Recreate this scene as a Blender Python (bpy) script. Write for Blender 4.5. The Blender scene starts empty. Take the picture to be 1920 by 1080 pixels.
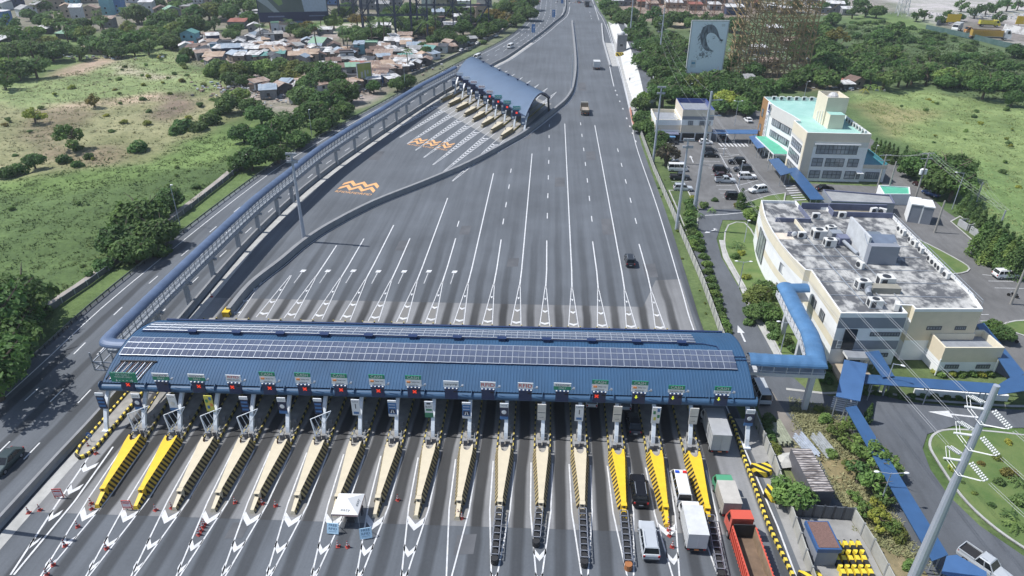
import bpy, math, random, bmesh
import numpy as np
from mathutils import Vector, Matrix, noise
SC = bpy.context.scene
COL = SC.collection
rnd = random.Random(7)
PI = math.pi
rad = math.radians

# ------------------------------------------------------------------ camera
F, PITCH, YAW, ROLL, CAMH = 1292.36, rad(29.134), rad(2.923), rad(0.473), 62.7
_f = Vector((-math.sin(YAW) * math.cos(PITCH), math.cos(YAW) * math.cos(PITCH), -math.sin(PITCH)))
_r = Vector((math.cos(YAW), math.sin(YAW), 0))
_u = _r.cross(_f)
_c, _s = math.cos(ROLL), math.sin(ROLL)
AX_R, AX_U, AX_F = _c * _r + _s * _u, -_s * _r + _c * _u, _f
cam = bpy.data.objects.new('camera', bpy.data.cameras.new('camera'))
COL.objects.link(cam)
cam.matrix_world = Matrix(((AX_R.x, AX_U.x, -AX_F.x, 0), (AX_R.y, AX_U.y, -AX_F.y, 0), (AX_R.z, AX_U.z, -AX_F.z, CAMH), (0, 0, 0, 1)))
cam.data.sensor_width = 36.0
cam.data.lens = F * 36.0 / 1920.0
cam.data.clip_start, cam.data.clip_end = 0.5, 20000
SC.camera = cam

# ------------------------------------------------------------------ world, sun, exposure
SUN_EL, SUN_AZ = rad(56), rad(-85)          # the sun stands to the left of the road, a little beyond it
w = bpy.data.worlds.new('World'); SC.world = w; w.use_nodes = True
nt = w.node_tree
bg = nt.nodes['Background']; bg.inputs['Strength'].default_value = 0.12
sky = nt.nodes.new('ShaderNodeTexSky'); sky.sky_type = 'NISHITA'; sky.sun_disc = False
sky.sun_elevation, sky.sun_rotation = SUN_EL, SUN_AZ
nt.links.new(sky.outputs[0], bg.inputs[0])
sd = bpy.data.lights.new('sun', 'SUN'); sd.energy = 4.4; sd.angle = rad(0.5); sd.color = (1, 0.975, 0.94)
sun = bpy.data.objects.new('sun', sd); COL.objects.link(sun)
_d = Vector((math.sin(SUN_AZ) * math.cos(SUN_EL), math.cos(SUN_AZ) * math.cos(SUN_EL), math.sin(SUN_EL)))
sun.rotation_euler = _d.to_track_quat('Z', 'Y').to_euler()
sun.location = (0, 0, 200)
vs = SC.view_settings
vs.view_transform = 'Standard'; vs.look = 'None'; vs.exposure = 0.2; vs.gamma = 1.0; vs.use_curve_mapping = False

# ------------------------------------------------------------------ survey: the photograph's pixels (1920 wide) to metres on the level z
def G(px, py, z=0.0):
    d = AX_R * (px - 960) + AX_U * (540 - py) + AX_F * F
    t = (z - CAMH) / d.z
    return Vector((d.x * t, d.y * t, z))
def GP(pts, z=0.0):
    return [(G(x, y, z).x, G(x, y, z).y) for x, y in pts]
def PX(p):
    v = Vector(p) - Vector((0, 0, CAMH))
    q = v.dot(AX_F)
    return 960 + F * v.dot(AX_R) / q, 540 - F * v.dot(AX_U) / q

# ------------------------------------------------------------------ materials
MATS = {}
def _node(t, ty, **kw):
    n = t.nodes.new(ty)
    for k, v in kw.items():
        n.inputs[k].default_value = v
    return n
def M(name, col=(.5, .5, .5), rough=.6, metal=0., var=.12, sc=.8, bump=0., col2=None, stretch=(1, 1, 1), emit=0., bsc=None, thr=None, objcol=False, coord='Object'):
    """Principled surface whose colour wanders with a noise; col2 gives a second colour to wander to."""
    if name in MATS:
        return MATS[name]
    m = bpy.data.materials.new(name); m.use_nodes = True
    t = m.node_tree; p = t.nodes['Principled BSDF']
    p.inputs['Roughness'].default_value = rough; p.inputs['Metallic'].default_value = metal
    tc = t.nodes.new('ShaderNodeTexCoord'); mp = _node(t, 'ShaderNodeMapping', Scale=stretch)
    t.links.new(tc.outputs[coord], mp.inputs[0])
    n = _node(t, 'ShaderNodeTexNoise', Scale=sc, Detail=5., Roughness=.62)
    t.links.new(mp.outputs[0], n.inputs['Vector'])
    r = t.nodes.new('ShaderNodeValToRGB')
    lo, hi = thr or (.3, .7)
    r.color_ramp.elements[0].position, r.color_ramp.elements[1].position = lo, hi
    a = [c * (1 - var) for c in col]; b = [c * (1 + var) for c in col] if col2 is None else col2
    r.color_ramp.elements[0].color = (*a, 1); r.color_ramp.elements[1].color = (*b, 1)
    t.links.new(n.outputs[0], r.inputs[0])
    src = r.outputs[0]
    if objcol:
        oi = t.nodes.new('ShaderNodeObjectInfo')
        mx = t.nodes.new('ShaderNodeMixRGB'); mx.blend_type = 'MULTIPLY'; mx.inputs[0].default_value = 1
        t.links.new(src, mx.inputs[1]); t.links.new(oi.outputs['Color'], mx.inputs[2]); src = mx.outputs[0]
    t.links.new(src, p.inputs['Base Color'])
    if bump:
        n2 = _node(t, 'ShaderNodeTexNoise', Scale=bsc or sc * 6, Detail=4.)
        t.links.new(mp.outputs[0], n2.inputs['Vector'])
        bn = _node(t, 'ShaderNodeBump', Strength=bump, Distance=.1)
        t.links.new(n2.outputs[0], bn.inputs['Height']); t.links.new(bn.outputs[0], p.inputs['Normal'])
    if emit:
        t.links.new(src, p.inputs['Emission Color']); p.inputs['Emission Strength'].default_value = emit
    MATS[name] = m
    return m
def stripes(name, c1, c2, period, axis=(0, 1, 0), duty=.5, rough=.6, wear=.18):
    """Painted hazard bands: bands repeat along axis in object space."""
    if name in MATS:
        return MATS[name]
    m = M(name, c1, rough, var=wear, sc=2.)
    t = m.node_tree; p = t.nodes['Principled BSDF']
    src = p.inputs['Base Color'].links[0].from_socket
    tc = t.nodes.new('ShaderNodeTexCoord')
    dt = t.nodes.new('ShaderNodeVectorMath'); dt.operation = 'DOT_PRODUCT'; dt.inputs[1].default_value = [a / period for a in axis]
    t.links.new(tc.outputs['Object'], dt.inputs[0])
    fr = t.nodes.new('ShaderNodeMath'); fr.operation = 'FRACT'; t.links.new(dt.outputs['Value'], fr.inputs[0])
    gt = t.nodes.new('ShaderNodeMath'); gt.operation = 'GREATER_THAN'; gt.inputs[1].default_value = duty
    t.links.new(fr.outputs[0], gt.inputs[0])
    mx = t.nodes.new('ShaderNodeMixRGB'); mx.inputs[2].default_value = (*c2, 1)
    t.links.new(gt.outputs[0], mx.inputs[0]); t.links.new(src, mx.inputs[1]); t.links.new(mx.outputs[0], p.inputs['Base Color'])
    return m

WHITE = M('white_paint', (.74, .76, .78), .45, var=.05)
CREAM = M('cream_paint', (.60, .53, .39), .55, var=.06)
YELLOW = M('yellow_paint', (.78, .52, .03), .5, var=.08)
BLACK = M('black_rubber', (.02, .02, .022), .7)
DARK = M('dark_steel', (.05, .055, .065), .5, .3)
STEEL = M('galvanised_steel', (.36, .39, .43), .45, .35, var=.08)
NAVY = M('navy_sheet', (.018, .035, .10), .45, var=.15)
CONC = M('concrete', (.27, .27, .265), .85, var=.18, sc=.6, bump=.15)
CONC_L = M('pale_concrete', (.40, .40, .385), .85, var=.2, sc=.5, bump=.15)
GLASS = M('dark_glass', (.02, .026, .032), .08, var=.1)
RED = M('red_paint', (.55, .05, .035), .5)
ORANGE = M('orange_paint', (.78, .30, .10), .55)
BLUE_ROOF = M('blue_roof_sheet', (.06, .135, .29), .4, var=.12, sc=.3)
RUST = M('rusty_iron', (.20, .09, .05), .8, col2=(.32, .20, .13), sc=1.2)

# ------------------------------------------------------------------ mesh building
class MB:
    def __init__(s):
        s.v, s.f, s.m = [], [], []
    def add(s, vs, fs, m=0):
        b = len(s.v); s.v += [tuple(v) for v in vs]
        for f in fs:
            s.f.append([b + i for i in f]); s.m.append(m)
        return s
    def box(s, x0, y0, z0, x1, y1, z1, m=0):
        return s.add([(x0, y0, z0), (x1, y0, z0), (x1, y1, z0), (x0, y1, z0), (x0, y0, z1), (x1, y0, z1), (x1, y1, z1), (x0, y1, z1)],
                     [(0, 3, 2, 1), (4, 5, 6, 7), (0, 1, 5, 4), (1, 2, 6, 5), (2, 3, 7, 6), (3, 0, 4, 7)], m)
    def cbox(s, c, sz, m=0, rz=0):
        hx, hy, hz = sz[0] / 2, sz[1] / 2, sz[2] / 2
        co, si = math.cos(rz), math.sin(rz)
        vs = [(c[0] + x * co - y * si, c[1] + x * si + y * co, c[2] + z) for z in (-hz, hz) for x, y in ((-hx, -hy), (hx, -hy), (hx, hy), (-hx, hy))]
        return s.add(vs, [(0, 3, 2, 1), (4, 5, 6, 7), (0, 1, 5, 4), (1, 2, 6, 5), (2, 3, 7, 6), (3, 0, 4, 7)], m)
    def prism(s, pts, z0, z1, m=0, mt=None, bottom=False):
        a = sum(pts[i - 1][0] * pts[i][1] - pts[i][0] * pts[i - 1][1] for i in range(len(pts)))
        if a < 0:
            pts = pts[::-1]
        n = len(pts)
        s.add([(x, y, z0) for x, y in pts] + [(x, y, z1) for x, y in pts], [(i, (i + 1) % n, n + (i + 1) % n, n + i) for i in range(n)], m)
        s.add([(x, y, z1) for x, y in pts], [tuple(range(n))], m if mt is None else mt)
        if bottom:
            s.add([(x, y, z0) for x, y in pts], [tuple(range(n))[::-1]], m)
        return s
    def sheet(s, pts, z, m=0):
        a = sum(pts[i - 1][0] * pts[i][1] - pts[i][0] * pts[i - 1][1] for i in range(len(pts)))
        if a < 0:
            pts = pts[::-1]
        return s.add([(x, y, z) for x, y in pts], [tuple(range(len(pts)))], m)
    def strip(s, pts, wd, z, m=0):
        """flat ribbon along a polyline"""
        L, R = offs(pts, wd / 2), offs(pts, -wd / 2)
        n = len(pts)
        return s.add([(x, y, z) for x, y in L] + [(x, y, z) for x, y in R], [(n + i, n + i + 1, i + 1, i) for i in range(n - 1)], m)
    def tube(s, p0, p1, r0, r1=None, n=8, m=0, cap=True):
        p0, p1 = Vector(p0), Vector(p1); r1 = r0 if r1 is None else r1
        d = (p1 - p0).normalized()
        a = d.cross(Vector((0, 0, 1)) if abs(d.z) < .9 else Vector((1, 0, 0))).normalized(); b = d.cross(a)
        vs = [p + (a * math.cos(2 * PI * i / n) + b * math.sin(2 * PI * i / n)) * r for p, r in ((p0, r0), (p1, r1)) for i in range(n)]
        s.add(vs, [(i, n + i, n + (i + 1) % n, (i + 1) % n) for i in range(n)], m)
        if cap:
            s.add(vs[:n], [tuple(range(n))], m); s.add(vs[n:], [tuple(range(n))[::-1]], m)
        return s
    def path(s, pts, r, n=6, m=0):
        for a, b in zip(pts, pts[1:]):
            s.tube(a, b, r, None, n, m)
        return s
    def beam(s, p0, p1, w_, h_, m=0):
        p0, p1 = Vector(p0), Vector(p1)
        d = (p1 - p0).normalized()
        a = d.cross(Vector((0, 0, 1)) if abs(d.z) < .95 else Vector((0, 1, 0))).normalized() * w_ / 2
        b = a.cross(d).normalized() * h_ / 2
        vs = [p + q for p in (p0, p1) for q in (-a - b, a - b, a + b, -a + b)]
        return s.add(vs, [(0, 1, 2, 3), (7, 6, 5, 4), (0, 4, 5, 1), (1, 5, 6, 2), (2, 6, 7, 3), (3, 7, 4, 0)], m)
    def sweep(s, prof, pts, m=0, closed=False, cap=True):
        """profile [(offset to the left, z)] carried along a ground polyline"""
        rings = [[(x, y, z) for (x, y) in [o]] for o in []]
        n, k = len(pts), len(prof)
        cols = [offs(pts, u) for u, z in prof]
        vs = [(cols[j][i][0], cols[j][i][1], prof[j][1] + (pts[i][2] if len(pts[i]) > 2 else 0)) for i in range(n) for j in range(k)]
        kk = k if closed else k - 1
        s.add(vs, [(i * k + j, i * k + (j + 1) % k, (i + 1) * k + (j + 1) % k, (i + 1) * k + j) for i in range(n - 1) for j in range(kk)], m)
        if cap:
            s.add(vs[:k], [tuple(range(k))[::-1]], m); s.add(vs[-k:], [tuple(range(k))], m)
        return s
    def sphere(s, c, r, m=0, nu=8, nv=6, sc=(1, 1, 1)):
        vs = [(c[0] + r * sc[0] * math.sin(PI * j / nv) * math.cos(2 * PI * i / nu), c[1] + r * sc[1] * math.sin(PI * j / nv) * math.sin(2 * PI * i / nu), c[2] + r * sc[2] * math.cos(PI * j / nv)) for j in range(nv + 1) for i in range(nu)]
        return s.add(vs, [(j * nu + i, (j + 1) * nu + i, (j + 1) * nu + (i + 1) % nu, j * nu + (i + 1) % nu) for j in range(nv) for i in range(nu)], m)
    def mesh(s, name, mats, smooth=False):
        me = bpy.data.meshes.new(name); me.from_pydata(s.v, [], s.f)
        for mt in (mats if isinstance(mats, (list, tuple)) else [mats]):
            me.materials.append(mt)
        me.polygons.foreach_set('material_index', s.m)
        if smooth:
            me.polygons.foreach_set('use_smooth', [True] * len(s.f))
        me.update()
        return me
    def build(s, name, mats, parent=None, loc=(0, 0, 0), rz=0, smooth=False):
        o = bpy.data.objects.new(name, s.mesh(name, mats, smooth)); COL.objects.link(o)
        o.location = loc; o.rotation_euler = (0, 0, rz); o.parent = parent
        return o
def offs(pts, d):
    out = []
    for i in range(len(pts)):
        a = Vector(pts[max(i - 1, 0)][:2]); b = Vector(pts[i][:2]); c = Vector(pts[min(i + 1, len(pts) - 1)][:2])
        t1 = (b - a).normalized() if (b - a).length > 1e-6 else (c - b).normalized()
        t2 = (c - b).normalized() if (c - b).length > 1e-6 else t1
        t = (t1 + t2).normalized(); k = 1 / max(.4, t.dot(t1))
        out.append((b.x - t.y * d * k, b.y + t.x * d * k))
    return out
def smooth_path(pts, n=6):
    """Catmull-Rom through the surveyed points"""
    P = [Vector(p) for p in pts]; out = []
    for i in range(len(P) - 1):
        a, b, c, d = P[max(i - 1, 0)], P[i], P[i + 1], P[min(i + 2, len(P) - 1)]
        for k in range(n):
            t = k / n
            out.append(tuple(.5 * ((2 * b) + (c - a) * t + (2 * a - 5 * b + 4 * c - d) * t * t + (3 * b - a - 3 * c + d) * t ** 3)))
    return out + [tuple(P[-1])]
def lab(o, label=None, cat=None, group=None, kind=None):
    for k, v in (('label', label), ('category', cat), ('group', group), ('kind', kind)):
        if v:
            o[k] = v
    return o
def thing(name, label, cat, loc=(0, 0, 0), rz=0, group=None):
    o = bpy.data.objects.new(name, None); COL.objects.link(o); o.empty_display_size = .3
    o.location = loc; o.rotation_euler = (0, 0, rz)
    return lab(o, label, cat, group)
def dup(o, loc=None, rz=None, label=None, group=None, scale=None, parent=None, kids=None):
    """a copy of a thing with copies of its parts and sub-parts"""
    c = o.copy(); COL.objects.link(c)
    if parent is not None: c.parent = parent
    if loc is not None: c.location = loc
    if rz is not None: c.rotation_euler = (0, 0, rz)
    if scale is not None: c.scale = scale if not isinstance(scale, (int, float)) else (scale,) * 3
    if label: c['label'] = label
    if group: c['group'] = group
    for k in (KIDS.get(o.name) or [x for x in o.children]):
        dup(k, parent=c)
    return c
KIDS = {}
def struct(mb, name, mats, smooth=False):
    return lab(mb.build(name, mats, smooth=smooth), kind='structure')
ORD = 'leftmost second third fourth fifth sixth seventh eighth ninth tenth eleventh twelfth thirteenth fourteenth fifteenth sixteenth seventeenth eighteenth nineteenth twentieth'.split()
def ordn(i):
    if i < 20: return ORD[i]
    tens = {2: 'twenty', 3: 'thirty', 4: 'forty', 5: 'fifty', 6: 'sixty', 7: 'seventy', 8: 'eighty', 9: 'ninety'}[(i + 1) // 10]
    u = (i + 1) % 10
    return ('thirtieth' if tens == 'thirty' else tens[:-1] + 'ieth') if u == 0 else tens + '-' + ['', 'first', 'second', 'third', 'fourth', 'fifth', 'sixth', 'seventh', 'eighth', 'ninth'][u]
def label_row(objs, fmt):
    """labels a row of look-alikes by their order from left to right in the photograph; fmt holds {}"""
    for i, o in enumerate(sorted(objs, key=lambda o: PX(o.location)[0])):
        o['label'] = fmt.format('leftmost' if i == 0 else ordn(i) + ' from left')
TXT = {}
def text(s, size, mat, parent, loc, rot, name='lettering', ext=.004, align='CENTER', width=None):
    """lettering as a mesh; width squeezes or stretches it"""
    key = (s, align)
    if key not in TXT:
        cu = bpy.data.curves.new('lettering', 'FONT'); cu.body = s; cu.align_x = align; cu.align_y = 'CENTER'; cu.resolution_u = 2; cu.space_line = .95
        o = bpy.data.objects.new('lettering', cu); COL.objects.link(o)
        dg = bpy.context.evaluated_depsgraph_get()
        TXT[key] = bpy.data.meshes.new_from_object(o.evaluated_get(dg))
        bpy.data.objects.remove(o); bpy.data.curves.remove(cu)
    me = TXT[key].copy(); me.materials.clear(); me.materials.append(mat)
    xs = [v.co.x for v in me.vertices]
    kx = size if width is None else width / (max(xs) - min(xs))
    for v in me.vertices:
        v.co = (v.co.x * kx, v.co.y * size, 0)
    o = bpy.data.objects.new(name, me); COL.objects.link(o); o.parent = parent; o.location = loc; o.rotation_euler = rot
    return o
# ================================================================== GROUND
def lin(a, b, st): return list(np.arange(a, b, st))
gx = np.array([-9000, -4000, -2000, -1200, -900, -700, -600] + lin(-520, -260, 8) + lin(-260, -60, 2.6) + [-60, -40, -20, 0, 20, 28] + lin(30, 160, 2.6) + lin(160, 420, 6) + [440, 500, 600, 800, 1200, 2500, 5000, 9000.])
gy = np.array([-3000, -800, -200, -50, 0, 20] + lin(35, 300, 2.6) + lin(300, 640, 5) + [660, 700, 800, 1000, 1500, 3000, 6000, 12000.])
XX, YY = np.meshgrid(gx, gy)
def inside(poly, X, Y):
    r = np.zeros(X.shape, bool); n = len(poly)
    for i in range(n):
        (x0, y0), (x1, y1) = poly[i - 1], poly[i]
        if y0 == y1: continue
        c = ((y0 > Y) != (y1 > Y)) & (X < (x1 - x0) * (Y - y0) / (y1 - y0) + x0)
        r ^= c
    return r
rs = np.random.RandomState(3)
def wob(X, Y, sc, seed):
    q = np.random.RandomState(seed); o = 0
    for k in range(6):
        a = q.uniform(0, 2 * PI); f = q.uniform(.6, 1.8) / sc
        o = o + np.sin((X * math.cos(a) + Y * math.sin(a)) * f * 2 * PI + q.uniform(0, 6))
    return o / 3
def scat(sc, amp, seed):
    return XX + amp * wob(XX, YY, sc, seed) + rs.normal(0, amp * .25, XX.shape), YY + amp * wob(XX, YY, sc, seed + 50) + rs.normal(0, amp * .25, XX.shape)
JX, JY = scat(18, 2.2, 1)
GREEN, LIME, OLIVE, DIRT, PALE, DKGR = (.085, .125, .036), (.16, .21, .062), (.15, .145, .07), (.22, .175, .12), (.36, .33, .28), (.05, .075, .03)
DUST = (.30, .28, .25)
base = np.zeros(XX.shape + (3,)); base[:] = (.085, .12, .045)
hump = np.zeros(XX.shape)
ZONES = [  # pixels of the photograph, colour of the ground cover, roughness of the lie of the land
    ([(-400, 560), (-400, -20), (900, -20), (960, 60), (700, 175), (560, 280), (0, 720), (-400, 900)], (.10, .135, .045), .4),
    ([(-300, 640), (0, 335), (250, 300), (400, 245), (520, 225), (540, 262), (430, 330), (205, 505), (60, 580), (-50, 660)], (.078, .112, .036), .7),  # near left field: its shade is put into this darker green
    ([(-100, 345), (0, 335), (250, 298), (400, 242), (520, 225), (530, 262), (420, 292), (300, 330), (200, 350), (0, 372)], (.13, .175, .055), .5),
    ([(-300, 350), (-200, 160), (40, 180), (180, 188), (330, 172), (470, 150), (480, 200), (400, 238), (290, 296), (150, 318), (60, 330)], (.215, .225, .115), 1.0),
    ([(-200, 190), (0, 160), (110, 135), (220, 105), (330, 88), (360, 120), (430, 155), (400, 172), (300, 182), (190, 190), (60, 200)], (.20, .225, .10), .6),
    ([(60, 300), (40, 215), (130, 195), (180, 222), (110, 250), (150, 300)], (.185, .16, .10), .4), ([(120, 300), (190, 268), (265, 284), (225, 302), (150, 318)], (.24, .195, .13), .2), ([(290, 228), (300, 180), (350, 170), (365, 205)], (.17, .135, .10), .5),
    ([(60, 200), (150, 190), (300, 172), (320, 178), (280, 190), (110, 202)], (.36, .30, .21), .1), ([(190, 110), (225, 108), (240, 125), (265, 135), (315, 143), (312, 148), (258, 142), (228, 130)], (.40, .36, .28), .1),
    ([(150, 140), (90, 150), (110, 128), (190, 108), (225, 104), (215, 112)], (.34, .27, .20), .1),
    ([(340, 60), (560, 50), (760, 70), (960, -20), (985, 20), (860, 100), (690, 195), (600, 185), (470, 160), (420, 130), (350, 118)], (.20, .18, .155), .1),
    ([(440, 160), (560, 160), (700, 185), (690, 200), (600, 215), (430, 200)], (.27, .25, .22), .4), ([(610, 45), (740, 45), (740, 60), (610, 62)], (.48, .46, .42), .1), ([(0, 60), (0, -20), (900, -20), (700, 30), (330, 60)], (.16, .155, .12), .1),
    ([(1130, -20), (1920, -20), (2300, 60), (2300, 480), (1920, 600), (1750, 300), (1590, 175), (1200, 330), (1195, 180), (1150, 60)], (.075, .10, .042), .5),
    ([(1590, 178), (1650, 172), (1750, 170), (1800, 183), (1920, 205), (2200, 230), (2300, 500), (1960, 590), (1900, 470), (1800, 350), (1680, 255)], (.18, .215, .085), .8),
    ([(1600, 195), (1650, 190), (1780, 210), (1700, 235), (1680, 260), (1640, 225)], (.22, .22, .10), .5), ([(1760, 300), (1860, 300), (1990, 420), (1960, 480), (1850, 400)], (.14, .19, .07), .8),
    ([(1130, -20), (1400, -20), (1440, 10), (1400, 40), (1180, 40)], (.22, .18, .15), .1), ([(1290, 28), (1330, 28), (1340, 55), (1250, 50)], (.36, .30, .22), .1),
    ([(1560, 40), (1660, 36), (1800, 62), (1900, 95), (2100, 150), (2000, 200), (1750, 165), (1650, 110)], (.085, .115, .048), .9),
    ([(1580, 28), (1700, 25), (1830, 60), (1790, 70), (1600, 45)], (.12, .16, .055), .5),
    ([(1640, -20), (2300, -20), (2300, 130), (1930, 92), (1820, 62), (1760, 50), (1700, 22)], (.36, .36, .35), .1), ([(1430, -20), (1640, -20), (1680, 20), (1560, 30), (1480, 20)], (.22, .21, .19), .1),
    ([(1760, 50), (1830, 30), (2000, 60), (2000, 90), (1860, 72)], (.17, .16, .15), .1),
    ([(1190, 180), (1440, 230), (1660, 330), (1760, 420), (1920, 640), (2100, 1100), (1320, 1100), (1290, 560), (1225, 310)], (.10, .125, .05), .05),
    ([(1480, 740), (1560, 760), (1640, 860), (1700, 1000), (1780, 1100), (1560, 1100), (1600, 960), (1480, 900)], (.19, .165, .085), .25), ([(1590, 1010), (1700, 1010), (1720, 1100), (1640, 1100)], (.28, .22, .15), .1),
    ([(1730, 800), (1820, 790), (2000, 800), (2000, 1080), (1880, 1010), (1790, 950)], (.075, .125, .035), .05), ([(1360, 430), (1410, 420), (1440, 540), (1520, 640), (1460, 660), (1395, 560)], (.085, .13, .04), .05),
    ([(1640, 180), (1600, 165), (1500, 170), (1440, 150), (1440, 130), (1530, 150)], (.16, .135, .095), .1)]
for poly, col, h in ZONES:
    msk = inside(GP(poly), JX, JY); base[msk] = col; hump[msk] = h
def blur(a, n):
    for _ in range(n):
        a = (np.roll(a, 1, 0) + np.roll(a, -1, 0) + np.roll(a, 1, 1) + np.roll(a, -1, 1) + 2 * a) / 6
    return a
gmask = base[..., 1] > base[..., 0] * 1.12; base[gmask] = base[gmask] * np.array([1.02, 1.22, 1.1]); base[~gmask] *= 1.12
base = blur(base, 2); hump = blur(hump, 4)
# carriageways, yards: the land lies flat and low under them
FLAT = inside([(-84, -100), (-84, 120), (-80, 165), (-60, 255), (-42, 320), (-24, 390), (-17, 560), (-17, 900), (60, 900), (60, 300), (100, 230), (110, 120), (95, -100)], XX, YY)
flat = np.clip(blur(FLAT.astype(float), 3) * 2, 0, 1)
ZZ = -.10 + (1 - flat) * (hump * (.55 * wob(XX, YY, 22, 5) + .28 * wob(XX, YY, 7, 9)) - .1)
far = (np.abs(XX) > 600) | (YY > 700) | (YY < 20); ZZ[far] = -.3
ny, nx = XX.shape
me = bpy.data.meshes.new('ground')
vv = np.stack([XX, YY, ZZ], -1).reshape(-1, 3)
ii = (np.arange(ny - 1)[:, None] * nx + np.arange(nx - 1)[None]).reshape(-1)
ff = np.stack([ii, ii + 1, ii + nx + 1, ii + nx], -1)
me.from_pydata(vv.tolist(), [], ff.tolist())
ca = me.attributes.new('cover', 'FLOAT_COLOR', 'POINT')
ca.data.foreach_set('color', np.concatenate([base.reshape(-1, 3), np.ones((ny * nx, 1))], 1).astype(np.float32).ravel())
me.polygons.foreach_set('use_smooth', [True] * len(ff))
GM = bpy.data.materials.new('ground_cover'); GM.use_nodes = True
t = GM.node_tree; p = t.nodes['Principled BSDF']; p.inputs['Roughness'].default_value = .95
at = t.nodes.new('ShaderNodeAttribute'); at.attribute_name = 'cover'
tc = t.nodes.new('ShaderNodeTexCoord')
prev = at.outputs['Color']
for sc_, f0, f1, c0, c1, rot in ((.045, .35, .65, (.72, .74, .66), (1.3, 1.22, 1.3), 0), (.22, .3, .7, (.74, .77, .72), (1.25, 1.2, 1.22), 1), (1.3, .3, .72, (.74, .77, .74), (1.24, 1.2, 1.2), 2)):
    n = _node(t, 'ShaderNodeTexNoise', Scale=sc_, Detail=6., Roughness=.65); t.links.new(tc.outputs['Object'], n.inputs['Vector'])
    r = t.nodes.new('ShaderNodeValToRGB'); r.color_ramp.elements[0].position, r.color_ramp.elements[1].position = f0, f1
    r.color_ramp.elements[0].color, r.color_ramp.elements[1].color = (*c0, 1), (*c1, 1)
    t.links.new(n.outputs[0], r.inputs[0])
    mx = t.nodes.new('ShaderNodeMixRGB'); mx.blend_type = 'MULTIPLY'; mx.inputs[0].default_value = 1
    t.links.new(prev, mx.inputs[1]); t.links.new(r.outputs[0], mx.inputs[2]); prev = mx.outputs[0]
t.links.new(prev, p.inputs['Base Color'])
n2 = _node(t, 'ShaderNodeTexNoise', Scale=1.1, Detail=6., Roughness=.75); t.links.new(tc.outputs['Object'], n2.inputs['Vector'])
bn = _node(t, 'ShaderNodeBump', Strength=.55, Distance=.4); t.links.new(n2.outputs[0], bn.inputs['Height']); t.links.new(bn.outputs[0], p.inputs['Normal'])
me.materials.append(GM)
go = bpy.data.objects.new('ground', me); COL.objects.link(go); lab(go, kind='structure')

# ================================================================== ROADS
def asphalt(name, c, lanes=False, worn=(.3, .7), streak=.025, dark=.55, var=.12):
    m = M(name, c, .9, var=var + .06, sc=.055, bump=.12, bsc=6., thr=worn)
    t = m.node_tree; p = t.nodes['Principled BSDF']; src = p.inputs['Base Color'].links[0].from_socket
    tc = t.nodes.new('ShaderNodeTexCoord')
    def mul(src, fac_socket, lo, hi, a, b):
        r = t.nodes.new('ShaderNodeMapRange'); r.inputs[1].default_value, r.inputs[2].default_value, r.inputs[3].default_value, r.inputs[4].default_value = lo, hi, a, b
        t.links.new(fac_socket, r.inputs[0])
        mx = t.nodes.new('ShaderNodeMixRGB'); mx.blend_type = 'MULTIPLY'; mx.inputs[0].default_value = 1
        t.links.new(src, mx.inputs[1]); t.links.new(r.outputs[0], mx.inputs[2]); return mx.outputs[0]
    mp = _node(t, 'ShaderNodeMapping', Scale=(.9, streak, 1)); t.links.new(tc.outputs['Object'], mp.inputs[0])
    n = _node(t, 'ShaderNodeTexNoise', Scale=1., Detail=5., Roughness=.6); t.links.new(mp.outputs[0], n.inputs[0])
    src = mul(src, n.outputs[0], .3, .7, .84, 1.13)
    n3 = _node(t, 'ShaderNodeTexNoise', Scale=3.5, Detail=3., Roughness=.7); t.links.new(tc.outputs['Object'], n3.inputs[0])
    src = mul(src, n3.outputs[0], .3, .7, .93, 1.07)
    if lanes:   # oil and tyre wear down the middle of each toll lane, fading away from the plaza
        sx = t.nodes.new('ShaderNodeSeparateXYZ'); t.links.new(tc.outputs['Object'], sx.inputs[0])
        def mth(op, a, b=None):
            q = t.nodes.new('ShaderNodeMath'); q.operation = op
            for i, v in enumerate((a, b)):
                if v is None: continue
                if hasattr(v, 'links'): t.links.new(v, q.inputs[i])
                else: q.inputs[i].default_value = v
            return q.outputs[0]
        ph = mth('MULTIPLY', mth('ADD', sx.outputs[0], 50.65), 2 * PI / 4.875)
        nw = _node(t, 'ShaderNodeTexNoise', Scale=.06, Detail=3.); t.links.new(tc.outputs['Object'], nw.inputs[0])
        cs = mth('COSINE', mth('ADD', ph, mth('MULTIPLY', mth('SUBTRACT', nw.outputs[0], .5), 1.6)))
        core = mth('MINIMUM', mth('MAXIMUM', mth('MULTIPLY', mth('SUBTRACT', cs, .42), 2.4), 0.), 1.)
        dy = mth('ABSOLUTE', mth('SUBTRACT', sx.outputs[1], 74.))
        fade = mth('ADD', mth('MAXIMUM', mth('SUBTRACT', 1., mth('DIVIDE', dy, 70.)), 0.), mth('MAXIMUM', mth('SUBTRACT', .3, mth('DIVIDE', dy, 500.)), 0.))
        mp2 = _node(t, 'ShaderNodeMapping', Scale=(.22, .03, 1)); t.links.new(tc.outputs['Object'], mp2.inputs[0])
        nb = _node(t, 'ShaderNodeTexNoise', Scale=1., Detail=4.); t.links.new(mp2.outputs[0], nb.inputs[0])
        amt = mth('MULTIPLY', mth('MULTIPLY', core, fade), mth('ADD', .62, nb.outputs[0]))
        src = mul(src, amt, 0., 1., 1., 1 - dark)
    t.links.new(src, p.inputs['Base Color'])
    return m
ASPH = asphalt('expressway_asphalt', (.106, .118, .134), True, dark=.5)
APRON = asphalt('toll_apron_concrete', (.21, .214, .22), True, dark=.8, var=.2)
SIDE = asphalt('side_road_asphalt', (.10, .11, .125), streak=.2)
SIDE2 = asphalt('old_yard_asphalt', (.14, .14, .14), streak=.3, var=.2)
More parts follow.
